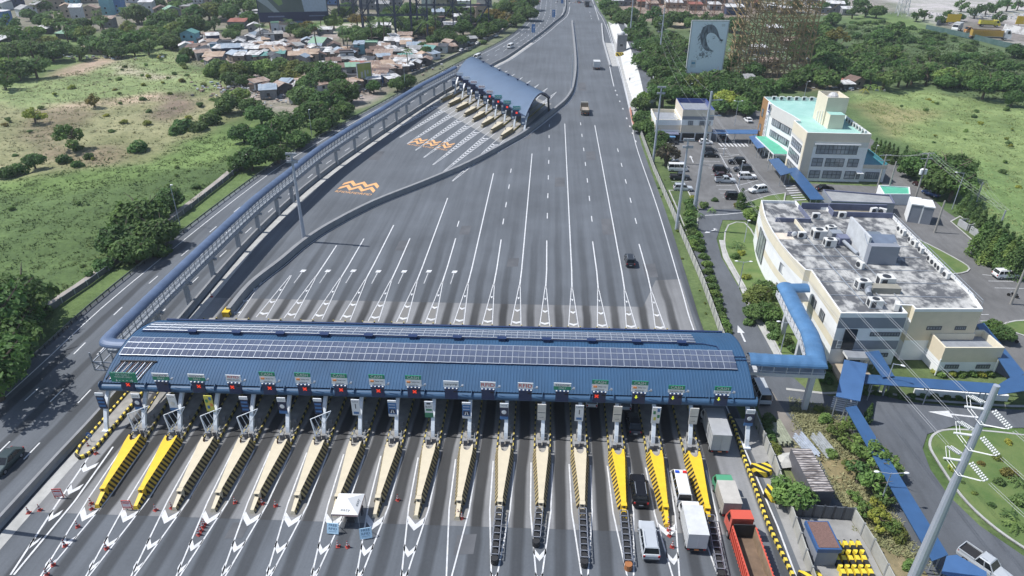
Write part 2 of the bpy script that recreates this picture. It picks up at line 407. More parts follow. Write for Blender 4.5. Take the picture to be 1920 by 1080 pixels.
PAINT = M('road_paint', (.60, .61, .62), .6, var=.2, sc=1.5)
PAINT_OLD = M('worn_road_paint', (.42, .43, .44), .7, var=.35, sc=2.)
PAINT_OR = M('orange_road_paint', (.74, .40, .17), .65, var=.12, sc=1.)
Zr, Zc, Zm = 0., .012, .026
EL = smooth_path([(-77.4, -30), (-77.4, 40), (-77.3, 79), (-77.6, 107.5), (-74.1, 163), (-69, 196), (-56.5, 250), (-38.4, 319.8), (-21, 388.7), (-12.7, 459), (-11.6, 555), (-11.6, 900)], 5)
ER = smooth_path([(28.7, -30), (28.6, 51), (28.2, 62.6), (27.3, 75), (26.2, 100), (26.4, 114.5), (27, 153.6), (26.9, 203.6), (28.5, 236.7), (30.8, 316.8), (32.6, 448), (30.2, 560), (30.2, 900)], 5)
mb = MB(); mb.sheet(offs(EL, 2.2) + offs(ER, -1.2)[::-1], Zr)
struct(mb, 'expressway_road', ASPH)
BAR1 = smooth_path([(-61.3, -20), (-61.2, 52.5), (-60.9, 72), (-61.4, 95), (-62, 131.6), (-59.2, 166.4), (-51.4, 208.4), (-40.6, 257.2), (-26, 312), (-18.3, 340), (0.2, 434), (9.6, 520), (9.8, 800)], 5)
BAR2 = smooth_path([(-54.2, 99.5), (-54, 109), (-51.9, 118.5), (-50.2, 127.5), (-47.3, 136.5), (-40.8, 150.0), (-30.5, 165.2), (-21.2, 180.3), (-12, 199.5), (-6.4, 212.5), (2.6, 240.2), (7.0, 257.1), (9.6, 280), (11.6, 330), (12.4, 446)], 5)
mb = MB()
mb.sheet([(-60.3, 54.6), (28.2, 56.4), (27.4, 66), (26.6, 80), (26.2, 101.5), (26.3, 118), (21.5, 117.2), (18, 107), (-53.2, 105.2), (-60.3, 105)], Zc)
struct(mb, 'toll_plaza_apron', APRON)
# pale gutter strip beside the median wall, ramp slab and slope on the far right
mb = MB(); mb.strip(offs(BAR1, -1.6)[3:48], 1.5, Zc + .007); struct(mb, 'gutter_strip', CONC_L)
mb = MB(); mb.sheet(GP([(1133, 80), (1157, 82), (1163, 124), (1144, 124)]), Zc); struct(mb, 'ramp_slab', CONC_L)
mb = MB(); mb.sheet(GP([(1140, 40), (1150, 46), (1172, 100), (1190, 190), (1196, 215), (1186, 218), (1163, 126)]), .03); struct(mb, 'concrete_verge', CONC_L)
# concrete-lined slope
a = smooth_path([(34.6, 435), (34.0, 400), (33.4, 352), (31.6, 300), (30.6, 255)], 3); b = smooth_path([(38.8, 435), (38.6, 400), (38.5, 352), (37, 300), (34.5, 255)], 3)
mb = MB(); n = len(a)
mb.add([(x, y, .05) for x, y in a] + [(x, y, 2.2) for x, y in b], [(i, n + i, n + i + 1, i + 1) for i in range(n - 1)])
struct(mb, 'lined_slope', M('weathered_lining', (.50, .51, .50), .9, col2=(.66, .66, .64), sc=.25, bump=.5))
mb = MB(); mb.sheet([(38.5, 470), (38.8, 435), (38.6, 400), (38.5, 352), (37, 300), (34.5, 255), (33, 246), (36.4, 244), (41, 290), (43.6, 340), (42.8, 400), (40.5, 470)], 2.1); struct(mb, 'ramp_road', SIDE)
# side roads (pixels of the photograph)
mb = MB()
mb.sheet([(31.0, 136), (31.0, 128), (31.4, 114), (31.6, 97), (31.6, 84), (33.5, 60), (36.8, 60), (36.6, 70), (36.1, 77), (36, 80.3), (39.5, 79.4), (42.6, 77), (42.6, 83), (39.6, 84.6), (37.2, 91), (37.2, 97), (36.6, 107), (36.8, 116), (36.2, 128), (37.0, 137), (40.5, 147.5), (46, 147.8), (46, 154.4), (36.3, 153.3), (33.2, 141)], Zr)
mb.sheet([(42.62, 76.4), (42.62, 83), (50.1, 83.9), (53.2, 82.4), (60, 81.9), (70, 81.5), (92, 84), (92, 79), (64, 77.4), (57.5, 77.4), (53, 75.4), (51, 72.4), (50.2, 68.5), (50.3, 64), (51.6, 59.4), (54.4, 55), (59, 49.5), (70, 36), (46, 36), (42.6, 50), (41.6, 58), (42.2, 66)], Zr)
struct(mb, 'service_road', SIDE)
mb = MB()
mb.sheet([(34.4, 222), (35.6, 170), (36.3, 153.4), (46.02, 154.5), (50, 157), (53, 161), (63.5, 166), (63.5, 174.5), (63.4, 214), (80, 228), (80, 250), (60, 250), (52, 222)], Zr)
struct(mb, 'car_park', SIDE2)
mb = MB()
mb.sheet([(96, 262), (100, 226), (100, 200), (96.8, 182), (94.5, 157), (95.6, 146), (96.5, 131), (94.5, 125), (110, 123), (120, 110), (110, 86), (75, 82), (69.8, 92), (69.4, 120), (70.2, 137), (84, 160), (88, 180), (89.5, 262)], Zr)
mb.sheet([(63.52, 166), (63.52, 173.4), (88, 172), (84, 163), (70, 158.5)], Zr)
struct(mb, 'back_road', SIDE2)
# paths on the left, beyond the verge
PATH_L = smooth_path([(-88, 40), (-87.2, 95), (-85.6, 114), (-83.6, 165), (-85.2, 200), (-84.5, 245), (-72, 262), (-60.5, 285), (-44, 340), (-30, 400), (-22, 470), (-21, 560)], 4)
mb = MB(); mb.strip(PATH_L, 2.6, .02); struct(mb, 'foot_path', M('trodden_path', (.33, .30, .27), .95, sc=.3, var=.2))
# lawns inside kerbs
def kerbed(poly, name='lawn', mat=None, h=.14, kw=.3):
    mb = MB(); mb.prism(poly, 0, h, 1, 0); struct(mb, name, [mat or LAWN, CONC_L])
    mb = MB(); n = len(poly)
    mb.sweep([(0, 0.01), (0, h + .04), (-kw, h + .04), (-kw, h - .02)], [*poly, poly[0]], closed=True, cap=False); struct(mb, 'kerb', CONC_L)
LAWN = M('lawn_grass', (.085, .155, .04), .95, col2=(.14, .185, .06), sc=.35, bump=.6, bsc=4.)
LAWN_D = M('planted_bed', (.05, .095, .03), .95, col2=(.10, .13, .045), sc=.5, bump=.8, bsc=4.)
RA = [(51.6, 70), (52, 73), (54, 75.6), (57.5, 76.6), (66, 76), (80, 73), (90, 60), (84, 34), (72, 36), (60, 50), (55.2, 55.6), (52.8, 59.5), (51.6, 64)]
kerbed(smooth_path(RA + [RA[0]], 4)[:-1])
kerbed(smooth_path([(38.2, 92), (38.2, 97), (37.6, 107), (37.8, 116), (37.4, 128), (38.3, 136), (41, 144.5), (45.2, 146), (45.6, 137), (45, 126), (44.6, 116), (45.2, 107), (45.8, 103), (46, 92.5), (42, 90), (39.6, 90)], 2))
kerbed([(31.2, 154), (31.2, 136.8), (33.6, 142.5), (35.6, 151.5), (35.4, 165), (31.0, 165)], mat=LAWN_D)
kerbed([(44.6, 155.6), (55, 163.5), (60, 165.8), (58, 160), (52, 155.8)], mat=LAWN)
kerbed(smooth_path([(73.4, 125), (72.2, 138), (76, 146), (80, 141), (84, 131), (84.5, 126), (80, 123.5), (73.4, 125)], 3)[:-1])
kerbed([(90, 124), (92, 134), (92.6, 150), (96, 153), (97.8, 140), (103, 126)][::-1], mat=LAWN_D)
kerbed(smooth_path([(78, 104), (82, 106.5), (92, 107), (94, 102), (86, 98), (78, 104)], 3)[:-1])
mb = MB()
mb.strip([(37.9, 92), (37.4, 107), (37.6, 116), (37.1, 128), (38, 136.4)], 1.2, .05); mb.strip([(36.6, 84.3), (42, 83.6), (50, 84.6), (56, 82.9), (68, 82.3), (80, 83)], .5, .05); struct(mb, 'pavement', CONC_L)
mb = MB(); mb.sheet([(28.9, 50), (28.6, 62), (28, 72), (27.4, 77), (31, 77), (30.6, 62), (30, 50)], .015); struct(mb, 'roadside_slab', CONC)

mb = MB(); mb.sheet([(30.3, 59.5), (36.9, 59.3), (37.4, 55), (37.5, 46), (29.6, 46), (30.1, 56)], .012); struct(mb, 'storage_yard', CONC)
mb = MB(); mb.sheet([(31.4, 84), (31.2, 72), (31.4, 69), (36, 69), (36.6, 73), (35, 78), (34.4, 83.5)], .016); struct(mb, 'dusty_lane', M('dusty_asphalt', (.22, .20, .18), .9, var=.2, sc=.3))
# ================================================================== ROAD MARKINGS
PITCHX = 4.875
XK = [-53.0 + PITCHX * k for k in range(16)]
mk, mo, om = MB(), MB(), MB()
dust, patch = MB(), MB()
for k, x in enumerate(XK):
    xt_ = .6 * max(0, 1 - k / 11); s_ = .13 * k; j = rnd.uniform(-.3, .3)
    dust.sheet([(x - 1.25 + xt_, 58.4 + s_), (x - 1.05 + xt_, 56.2 + s_ + j), (x - .95 + xt_ * 1.2, 55.0 + s_ + .3), (x + .2 + xt_, 54.85 + s_ + .25), (x + 1.0 + xt_ * 1.2, 55.1 + s_ + .3), (x + 1.2 + xt_, 57 + s_ - j), (x + 1.25 + xt_, 59 + s_)], Zc + .006)
    dust.sheet([(x - 1.1, 99), (x + .5, 99), (x + .1, 105.3 + .01 * k), (x - .55, 105.2 + .01 * k)], Zc + .006)
struct(dust, 'dusty_patches', M('road_dust', (.26, .25, .235), .95, col2=(.19, .19, .185), sc=1.2, var=.2))
for px, w_, l_ in (((1040, 350), 2.6, 7), ((860, 440), 2.2, 5), ((1130, 440), 2.8, 9), ((980, 260), 2.4, 12), ((1100, 300), 2.6, 8), ((740, 470), 2.4, 5), ((1210, 520), 2.5, 6), ((690, 300), 3, 8), ((1085, 170), 3, 14), ((950, 500), 2.2, 4), ((420, 1010), 2.0, 2.6), ((850, 1040), 2.2, 3)):
    g_ = G(*px); patch.sheet([(g_.x, g_.y), (g_.x + w_, g_.y + .2), (g_.x + w_ + .1, g_.y + l_), (g_.x + .1, g_.y + l_ - .3)], Zr + .005 if px[1] < 560 else Zc + .004)
struct(patch, 'repair_patches', M('patch_asphalt', (.085, .09, .10), .9, col2=(.125, .13, .14), sc=.25))
def line(pts, w_=.2, mbx=None):
    (mbx or mk).strip(pts, w_, Zm)
def dashes_on(path, off, d, gap, y0, y1, w_=.2, L=3.0):
    P = offs(path, off); acc = 0.
    for (x0, ya), (x1, yb) in zip(P, P[1:]):
        seg = math.hypot(x1 - x0, yb - ya); s = 0
        n = max(1, int(seg / .5))
        for i in range(n):
            a, b = i / n, (i + 1) / n
            if acc % (L + gap) < L and y0 < ya < y1:
                mk.strip([(x0 + (x1 - x0) * a, ya + (yb - ya) * a), (x0 + (x1 - x0) * b, ya + (yb - ya) * b)], w_, Zm)
            acc += seg / n
line(offs(EL, -.35)); line([p for p in offs(ER, .5) if p[1] < 60 or p[1] > 99])
def chev(cx, y, hw, th, h, mbx=mk):
    """V with its point towards the driver coming from the camera side"""
    for s in (-1, 1):
        mbx.sheet([(cx, y), (cx + s * hw, y + h), (cx + s * hw, y + h + th), (cx, y + th)], Zm)
for k, x in enumerate(XK + [XK[-1] + PITCHX]):
    sk = .13 * k
    L = x < 12
    xt = .6 * max(0, 1 - k / 11)
    if k < 16:
        line([(x - 1.38, 66.5), (x - 1.2 + xt, 57 + sk), (x - .12 + xt * 1.6, 46 + sk), (x + xt * 2, 30)], .17); line([(x + 1.38, 66.5), (x + 1.2 + xt, 57 + sk), (x + .12 + xt * 1.6, 46 + sk), (x + xt * 2, 30)], .17)
        if k not in (9,):
            for y, hw, h in ((53.6, 1.0, 1.2), (49.9, .7, 1.), (46.9, .42, .8)):
                if k in (10, 12, 13, 15) and y > 49: continue
                if k == 11 and y > 53: continue
                chev(x + xt * 1.25, y + sk, hw, .95 if hw > .8 else .8, h)
        # far side of the canopy
        w0 = 1.0
        w0 = .88; xa = x - .3 + .02 * k; ap = 114.5 - .1 * k
        line([(xa - w0, 99), (xa - .1, ap)], .14); line([(xa + w0, 99), (xa + .1, ap)], .14)
        tip = {1: 0, 2: 128.1, 3: 131.8, 4: 139.2, 5: 132.6, 6: 156.2, 7: 133.3, 8: 174.6, 9: 133.4, 10: 192, 11: 133.6, 12: 223.7, 13: 133.8, 14: 222.7, 15: 133.2}.get(k, 0)
        if tip: line([(xa, ap - 1), (xa + .1, 120), (x - .1, tip)], .24)
        for y in (99.8, 103.8, 108.2):
            hw = max(.12, w0 * (ap - y) / (ap - 99) - .15)
            for s in (-1, 1):
                mk.sheet([(xa, y), (xa + s * hw, y + .45), (xa + s * hw, y + .9), (xa, y + .6)], Zm)
for x0, ys in ((.5, (196.6, 185, 172.5, 159.5, 147)), (10.65, (197, 184, 171, 158.5, 146)), (20.6, (197, 184, 171, 158, 145.5)), (-9.4, (165, 153, 143)), (-19.4, (141,)), (-9.6, (177,)), (.4, (209, 221)), (10.6, (211, 224))):
    for y in ys: line([(x0, y - 1.6), (x0, y + 1.6)], .22)
for x, y in ((-46.7, 116.4), (-41.9, 116.7), (-37.0, 117.1), (-32.1, 117.2), (-27.1, 117.5), (-22.3, 117.9), (-17.3, 118.0)):
    mk.sheet([(x - .5, y - .5), (x + .4, y - .5), (x + .6, y + .5), (x - .35, y + .5)], Zm); mo.strip([(x, y - .6), (x - .1, y - 5)], .18, Zm)
# through lanes on the left
for fo in (3.75, 7.5, 11.6):
    dashes_on(EL, -fo, 0, 8.6, 20, 235 if fo > 11 else 560)
for fo in (3.6, 7.2, 10.8, 14.4):
    dashes_on(EL, -fo, 0, 6, 345, 700, .22)
line(offs(BAR1, 1.0)[:56], .2); line(offs(BAR1, -2.8)[30:56], .25); line(offs(BAR2, -.9), .15); line(offs(BAR2, -1.2)[38:], .2)
# right-hand diverge
mb_dots = [(1192, 265), (1186, 250), (1181, 237), (1175, 222), (1168, 204), (1162, 190), (1157, 178), (1154, 170)]
for p_ in mb_dots:
    g_ = G(*p_); mk.sheet([(g_.x - .2, g_.y - .9), (g_.x + .2, g_.y - .9), (g_.x + .2, g_.y + .9), (g_.x - .2, g_.y + .9)], Zm)
line([tuple(G(*q).xy) for q in ((1151, 162), (1146, 140), (1143, 124), (1133, 80))], .3); line([tuple(G(*q).xy) for q in ((1143, 124), (1163, 124))], .4)
line([tuple(G(*q).xy) for q in ((1111, 0), (1123, 38))], .3); line([tuple(G(*q).xy) for q in ((1139, 45), (1150, 85), (1165, 135), (1184, 215))], .3)
for q in ((1108, 30), (1109, 35), (1106, 23), (1099, 4)):
    g_ = G(*q); mk.strip([(g_.x, g_.y - 2), (g_.x, g_.y + 2)], .3, Zm)
# far plaza: gores filled with chevrons
DF = Vector((math.sin(rad(15.2)), math.cos(rad(15.2))))
NF = Vector((DF.y, -DF.x))
FARI = [Vector((-39.0 + 3.5 * i, 246.3 - 6.1 * i)) for i in range(8)]     # island noses
for i, q in enumerate(FARI):
    q = q - DF * 1.0
    def pt(u, v): return tuple(q + NF * u + DF * v)
    mk.strip([pt(-1.2, 4), pt(-1.1, -3), pt(-.1, -36)], .18, Zm); mk.strip([pt(1.2, 4), pt(1.1, -3), pt(.1, -36)], .18, Zm)
    for j in range(14):
        v = -4.2 - 1.9 * j; hw = 1.0 * (1 - (-v) / 36)
        for s in (-1, 1):
            mk.sheet([pt(0, v), pt(s * hw, v + .7), pt(s * hw, v + 1.5), pt(0, v + .8)], Zm)
    # beyond the far canopy
    q2 = q + DF * 41
    def pt2(u, v): return tuple(q2 + NF * u + DF * v)
    mk.strip([pt2(-1.4, 0), pt2(0, 26)], .2, Zm); mk.strip([pt2(1.4, 0), pt2(0, 26)], .2, Zm)
    for j in range(13):
        v = .6 + 1.8 * j; hw = 1.4 * (1 - v / 26)
        mk.sheet([pt2(-hw, v), pt2(hw, v), pt2(hw, v + .7), pt2(-hw, v + .7)], Zm)
line([tuple(G(*q).xy) for q in ((174, 846), (110, 940), (20, 1078))], .22); line([tuple(G(*q).xy) for q in ((212, 838), (140, 940), (26, 1078))], .22)
for q, hw in (((156, 886), .95), ((128, 928), .8), ((91, 978), .62), ((53, 1030), .4)):
    g_ = G(*q); chev(g_.x, g_.y, hw, .85, 1.)
struct(mk, 'road_markings', PAINT); struct(mo, 'worn_road_markings', PAINT_OLD)
mb = MB(); mb.sheet([tuple(FARI[0] - NF * 3 - DF * 2), tuple(FARI[7] + NF * 3 - DF * 4), tuple(FARI[7] + NF * 3 + DF * 48), tuple(FARI[0] - NF * 3 + DF * 46)], Zc); struct(mb, 'far_plaza_apron', asphalt('far_apron_concrete', (.25, .25, .245), streak=.1))
# orange painted lettering before the far plaza
def rfid(org, ex, ey, nrep, name):
    ex = Vector(ex).normalized(); ey = Vector(ey).normalized()
    mb = MB()
    def w_(u, v): q = Vector(org) + ex * u + ey * v; return (q.x, q.y)
    W = 9.6; k = W / (2 * nrep)
    for v0 in (2.0, 5.0):
        for i in range(2 * nrep):
            a, b = (0, 2.2) if i % 2 == 0 else (2.2, 0)
            mb.sheet([w_(i * k, v0 + a), w_((i + 1) * k, v0 + b), w_((i + 1) * k, v0 + b + 1.75), w_(i * k, v0 + a + 1.75)], Zm)
    o = struct(mb, 'painted_zigzag', PAINT_OR)
    tx = text('RFID' * nrep, 1.75, PAINT_OR, None, (*w_(W / 2, .75), Zm), (0, 0, math.atan2(ex.y, ex.x)), 'painted_lettering', width=W)
    lab(tx, kind='structure')
rfid((-52.3, 157.9), (9.5, -1.7), (.6, 6), 3, 'a')
for i in range(3):
    rfid((-41.6 + 4.6 * i, 196.4 - 1.7 * i), (4.3, -1.6), (1.2, 4), 1, 'b') if False else None
def rfid1(org, ex, ey):
    ex = Vector(ex).normalized(); ey = Vector(ey).normalized(); mb = MB()
    def w_(u, v): q = Vector(org) + ex * u + ey * v; return (q.x, q.y)
    for v0 in (1.8, 4.4):
        for i in range(3):
            a, b = (0, 2.0) if i % 2 == 0 else (2.0, 0)
            mb.sheet([w_(i * 1.3, v0 + a), w_((i + 1) * 1.3, v0 + b), w_((i + 1) * 1.3, v0 + b + 1.5), w_(i * 1.3, v0 + a + 1.5)], Zm)
    struct(mb, 'painted_zigzag', PAINT_OR)
    lab(text('RFID', 1.5, PAINT_OR, None, (*w_(1.95, .7), Zm), (0, 0, math.atan2(ex.y, ex.x)), 'painted_lettering', width=3.9), kind='structure')
for q in ((-41.6, 197.2), (-37.2, 195.6), (-32.9, 193.9)):
    rfid1(q, (4.3, -1.6), (.9, 4.2))
# car park bays, arrows, zebra
mk2 = MB()
def ln(pts, w_=.14): mk2.strip([tuple(G(*q).xy) for q in pts], w_, .03)
for y in (333, 348, 360, 378, 416): pass
for a, b in (((1318, 302), (1350, 303)), ((1323, 309), (1355, 311)), ((1328, 315), (1356, 317)), ((1333, 327), (1345, 328)), ((1343, 348), (1372, 348)), ((1347, 355), (1378, 356)), ((1350, 362), (1371, 363)), ((1355, 370), (1370, 370)),
             ((1259, 341), (1292, 341)), ((1266, 362), (1303, 362)), ((1349, 288), (1386, 290)), ((1352, 295), (1386, 290)), ((1368, 316), (1398, 309)), ((1380, 349), (1421, 338)), ((1372, 329), (1395, 326)), ((1396, 359), (1420, 348)), ((1355, 298), (1392, 297)), ((1250, 274), (1270, 274))):
    ln((a, b))
ln(((1350, 290), (1370, 325), (1387, 360)), .2)
ln(((1322, 404), (1360, 402), (1400, 398)), .25)
for k_ in range(7):
    y = 366 - k_ * 1.0
for k_ in range(8): ln(((1347 + k_ * 7, 268), (1354 + k_ * 7, 275)), .5)
for k_ in range(7): ln(((1470 + k_ * 3.2, 349 + k_ * 4.4), (1490 + k_ * 3.6, 348 + k_ * 4.4)), .45)
for k_ in range(7): ln(((1563 - k_ * 1.1, 744 + k_ * 3.7), (1607 - k_ * 1.1, 752 + k_ * 3.8)), .38)
def arrow(tip, tail, w_=.25, hl=1.6, hw=.55):
    a, b = G(*tip).xy, G(*tail).xy; d = (a - b).normalized(); nn = Vector((-d.y, d.x)); c = a - d * hl
    mk2.strip([tuple(b), tuple(c)], w_, .03); mk2.sheet([tuple(a), tuple(c + nn * hw), tuple(c - nn * hw)], .03)
arrow((1383, 610), (1397, 641), .3, 2.4, .6); arrow((1740, 772), (1835, 783), .35, 3, .8); arrow((1294, 292), (1300, 305)); arrow((1365, 279), (1346, 279)); arrow((1321, 437), (1345, 430), .25, 1.2, .6); arrow((1338, 428), (1344, 432), .25, .8, .5)
for a, b in (((1842, 515), (1862, 517)), ((1853, 527), (1900, 528)), ((1865, 540), (1920, 541)), ((1838, 590), (1854, 590)), ((1838, 602), (1850, 602))): ln((a, b), .14)
struct(mk2, 'yard_markings', PAINT)
# ================================================================== TOLL PLAZA
def prof_z(t):
    """height of the vaulted roof above its eaves, t from front 0 to back 1"""
    return math.sin(PI * min(1, max(0, t))) ** .85
ROOFB = M('blue_ribbed_roof', (.022, .078, .165), .7, 0, var=.2, sc=.15, stretch=(1, .4, 1))
ROOFF = M('grey_blue_ribbed_roof', (.10, .15, .23), .6, 0, var=.08, sc=.15)
def vault(name, P, e, d, depth, z0, rise, mat, parent, rib=.42, thick=.35, nseg=18, ribh=.035):
    """ribbed vault: eaves vector e (length of the canopy), lane direction d"""
    L = e.length; eu = e / L; n = int(L / rib)
    us = []
    for i in range(n):
        us += [(i * rib, 0), (i * rib + rib * .62, 0), (i * rib + rib * .72, ribh), (i * rib + rib * .9, ribh)]
    us.append((L, 0))
    mb = MB(); vs = []; m = len(us)
    for j in range(nseg + 1):
        t = j / nseg
        for u, h in us:
            q = P + eu * u + d * (depth * t); vs.append((q.x, q.y, z0 + rise * prof_z(t) + h))
    fs = [(j * m + i, j * m + i + 1, (j + 1) * m + i + 1, (j + 1) * m + i) for j in range(nseg) for i in range(m - 1)]
    mb.add(vs, fs, 0)
    # soffit and the arched end boards
    for k, u in enumerate((0, L)):
        o = len(mb.v); a = []
        for j in range(nseg + 1):
            t = j / nseg; q = P + eu * u + d * (depth * t); a += [(q.x, q.y, z0 + rise * prof_z(t) + .05), (q.x, q.y, z0 + rise * prof_z(t) - .6)]
        mb.add(a, [(2 * j, 2 * j + 1, 2 * j + 3, 2 * j + 2) for j in range(nseg)], 1)
    a = []
    for j in range(nseg + 1):
        t = j / nseg
        for u in (0, L):
            q = P + eu * u + d * (depth * t); a.append((q.x, q.y, z0 + rise * prof_z(t) - thick))
    mb.add(a, [(2 * j, 2 * j + 2, 2 * j + 3, 2 * j + 1) for j in range(nseg)], 1)
    o = mb.build(name, [mat, NAVY], parent)
    return o
def roof_pt(P, e, d, depth, z0, rise, u, t, lift=0):
    q = P + e.normalized() * u + d * (depth * t)
    return Vector((q.x, q.y, z0 + rise * prof_z(t) + lift))
PM, EM, DM = Vector((-58.5, 71.4)), Vector((86.7, 2.12)), Vector((0, 1))
MZ0, MRISE, MDEP = 6.3, 2.15, 15.8
canopy = thing('toll_canopy', 'long blue vaulted toll plaza canopy roof carrying rows of solar panels', 'toll canopy')
roof = vault('roof', PM, EM, DM, MDEP, MZ0, MRISE, ROOFB, canopy)
mb = MB(); eu = EM.normalized()
a = PM - eu * .3; b = PM + EM + eu * .3
nseg = 28
pipe = MB(); pipe.tube((a.x, a.y - .05, 5.6), (b.x, b.y - .05, 5.62), .5, None, 14)
for i in range(nseg + 1):
    q = a + (b - a) * (i / nseg); pipe.tube((q.x - .03, q.y - .05, 5.98), (q.x + .03, q.y - .05, 5.98), .515, None, 14)
pipe.build('front_gutter', M('blue_gutter', (.04, .10, .19), .55, 0, var=.1), canopy)
mb = MB(); a = PM + DM * (MDEP - .1) + eu * 1.0; b = a + EM - eu * 2.0
mb.beam((a.x, a.y, 6.15), (b.x, b.y, 6.15), .35, .95); mb.build('rear_fascia', NAVY, canopy)
# solar panels: bays of two by three modules
SOL = M('solar_cells', (.085, .105, .16), .2, .0, var=.3, sc=.35)
FRM = M('aluminium_frame', (.42, .46, .52), .4, .3, var=.05)
def solar_bay(t0, t1, rows, wd):
    mb = MB()
    pts = [roof_pt(PM, EM, DM, MDEP, MZ0, MRISE, 0, t0 + (t1 - t0) * j / rows, .22) for j in range(rows + 1)]
    o = pts[0]
    for j in range(rows):
        p, q = pts[j] - o, pts[j + 1] - o
        dv = q - p; nn = Vector((1, 0, 0)).cross(dv).normalized()
        for i in range(2):
            x0, x1 = i * wd / 2 + .03, (i + 1) * wd / 2 - .03
            A, B = p + dv * .03, p + dv * .97
            mb.add([(x0, A.y, A.z), (x1, A.y, A.z), (x1, B.y, B.z), (x0, B.y, B.z)], [(0, 1, 2, 3)], 0)
        A = nn * .03
        for x, w_ in ((0.0, .085), (wd / 2, .035)):
            mb.add([Vector((x - w_ / 2, p.y, p.z)) + A, Vector((x + w_ / 2, p.y, p.z)) + A, Vector((x + w_ / 2, q.y, q.z)) + A, Vector((x - w_ / 2, q.y, q.z)) + A], [(0, 1, 2, 3)], 1)
        B = A * 1.3
        mb.add([Vector((0, p.y - .04, p.z)) + B, Vector((wd, p.y - .04, p.z)) + B, Vector((wd, p.y + .05, p.z + .03)) + B, Vector((0, p.y + .05, p.z + .03)) + B], [(0, 1, 2, 3)], 1)
    p, q = pts[-2] - o, pts[-1] - o
    mb.add([Vector((0, q.y - .05, q.z - .01)) + B, Vector((wd, q.y - .05, q.z - .01)) + B, Vector((wd, q.y + .05, q.z)) + B, Vector((0, q.y + .05, q.z)) + B], [(0, 1, 2, 3)], 1)
    mb.add([(0, pts[0].y - o.y, -.2), (wd, pts[0].y - o.y, -.2), (wd, 0, 0), (0, 0, 0)], [(0, 1, 2, 3)], 2)
    return mb.mesh('solar_panel', [SOL, FRM, NAVY]), o
for (t0, t1, rows, wd, u0, n) in ((.25, .475, 3, 1.69, .6, 50), (.61, .80, 3, 1.69, 1.0, 47)):
    me_, o_ = solar_bay(t0, t1, rows, wd)
    for i in range(n):
        ob = bpy.data.objects.new('solar_panel', me_); COL.objects.link(ob); ob.parent = canopy
        q = o_ + Vector((eu.x, eu.y, 0)) * (u0 + i * wd); ob.location = q
# roof vents, lightning rods, cable tray
for i in range(12):
    q = roof_pt(PM, EM, DM, MDEP, MZ0, MRISE, 8.5 + i * 6.35, .58)
    mb = MB(); mb.cbox((0, 0, .25), (.9, .5, .4)); mb.cbox((0, 0, .5), (1.3, .7, .1)); mb.build('roof_vent', NAVY, canopy, q)
mb = MB()
tr = [(1, .59), (81.4, .59)]
A, B = [roof_pt(PM, EM, DM, MDEP, MZ0, MRISE, u, t, .15) for u, t in tr]; mb.beam(A, B, .12, .12)
for q0, q1 in (((81.4, .59), (83.2, .55)), ((83.2, .55), (83.8, .36)), ((83.8, .40), (86.6, .40)), ((83.8, .33), (84.6, .30)), ((84.6, .30), (84.4, .40)), ((84.4, .36), (86.8, .36))):
    A, B = [roof_pt(PM, EM, DM, MDEP, MZ0, MRISE, u, t, .15) for u, t in (q0, q1)]; mb.beam(A, B, .1, .1)
mb.build('cable_tray', NAVY, canopy)
# a torn strip of roof behind the leftmost sign: bare purlins over a dark hole
mb = MB()
A, B = roof_pt(PM, EM, DM, MDEP, MZ0, MRISE, 1.2, .19, .12), roof_pt(PM, EM, DM, MDEP, MZ0, MRISE, 6.2, .19, .12)
mb.beam(A, B, .25, .15, 0)
for i in range(16):
    u = 1.3 + i * .31; s_ = rnd.uniform(-.4, .1)
    mb.beam(roof_pt(PM, EM, DM, MDEP, MZ0, MRISE, u, .185, .1), roof_pt(PM, EM, DM, MDEP, MZ0, MRISE, u - .9 + s_, .02, .1), .07, .06, i % 3)
mb.build('torn_sheeting', [BLACK, RUST, STEEL], canopy)
mb = MB()   # trusses inside the vault
for u in [1 + i * 4.97 for i in range(18)]:
    pts = [roof_pt(PM, EM, DM, MDEP, MZ0, MRISE, u, j / 8, -.6) for j in range(9)]
    for p_, q_ in zip(pts, pts[1:]): mb.beam(p_, q_, .15, .3)
    for i in range(8): mb.beam((pts[i].x, pts[i].y, pts[i].z), (pts[i + 1].x, pts[i + 1].y, 5.5), .08, .08)
    mb.beam((pts[0].x, pts[0].y, 5.5), (pts[-1].x, pts[-1].y, 5.5), .15, .2)
mb.build('roof_truss', M('truss_steel', (.10, .12, .16), .5, .2), canopy)
COLW = M('white_column_paint', (.74, .79, .84), .45, var=.08, sc=2.)
mc = MB()
for a_, b_ in zip([(0, 0, 0), (0, .35, 1.2), (0, 1.2, 3.1), (0, 2.1, 4.2), (0, 3.1, 5.2)], [(0, .35, 1.2), (0, 1.2, 3.1), (0, 2.1, 4.2), (0, 3.1, 5.2), (0, 3.7, 5.55)]):
    mc.beam(a_, b_, .48, .42)
mc.cbox((0, 0, .15), (.9, .9, .3))
mc.tube((0, 3.4, 5.25), (0, 3.5, 5.65), .5, None, 8)
mcm = mc.mesh('column', COLW)
mb = MB(); mb.tube((0, 0, 0), (0, 0, 5.6), .22, None, 8); mbm = mb.mesh('column', COLW)
COLX = [-58.2] + [x for x in XK] + [27.6]
def sk(x): return (x + 58.5) * .0244
for x in COLX:
    o = bpy.data.objects.new('column', mcm); COL.objects.link(o); o.parent = canopy; o.location = (x, 68.95 + sk(x), 0)
    o = bpy.data.objects.new('column', mbm); COL.objects.link(o); o.parent = canopy; o.location = (x, 85.2 + sk(x), 0)

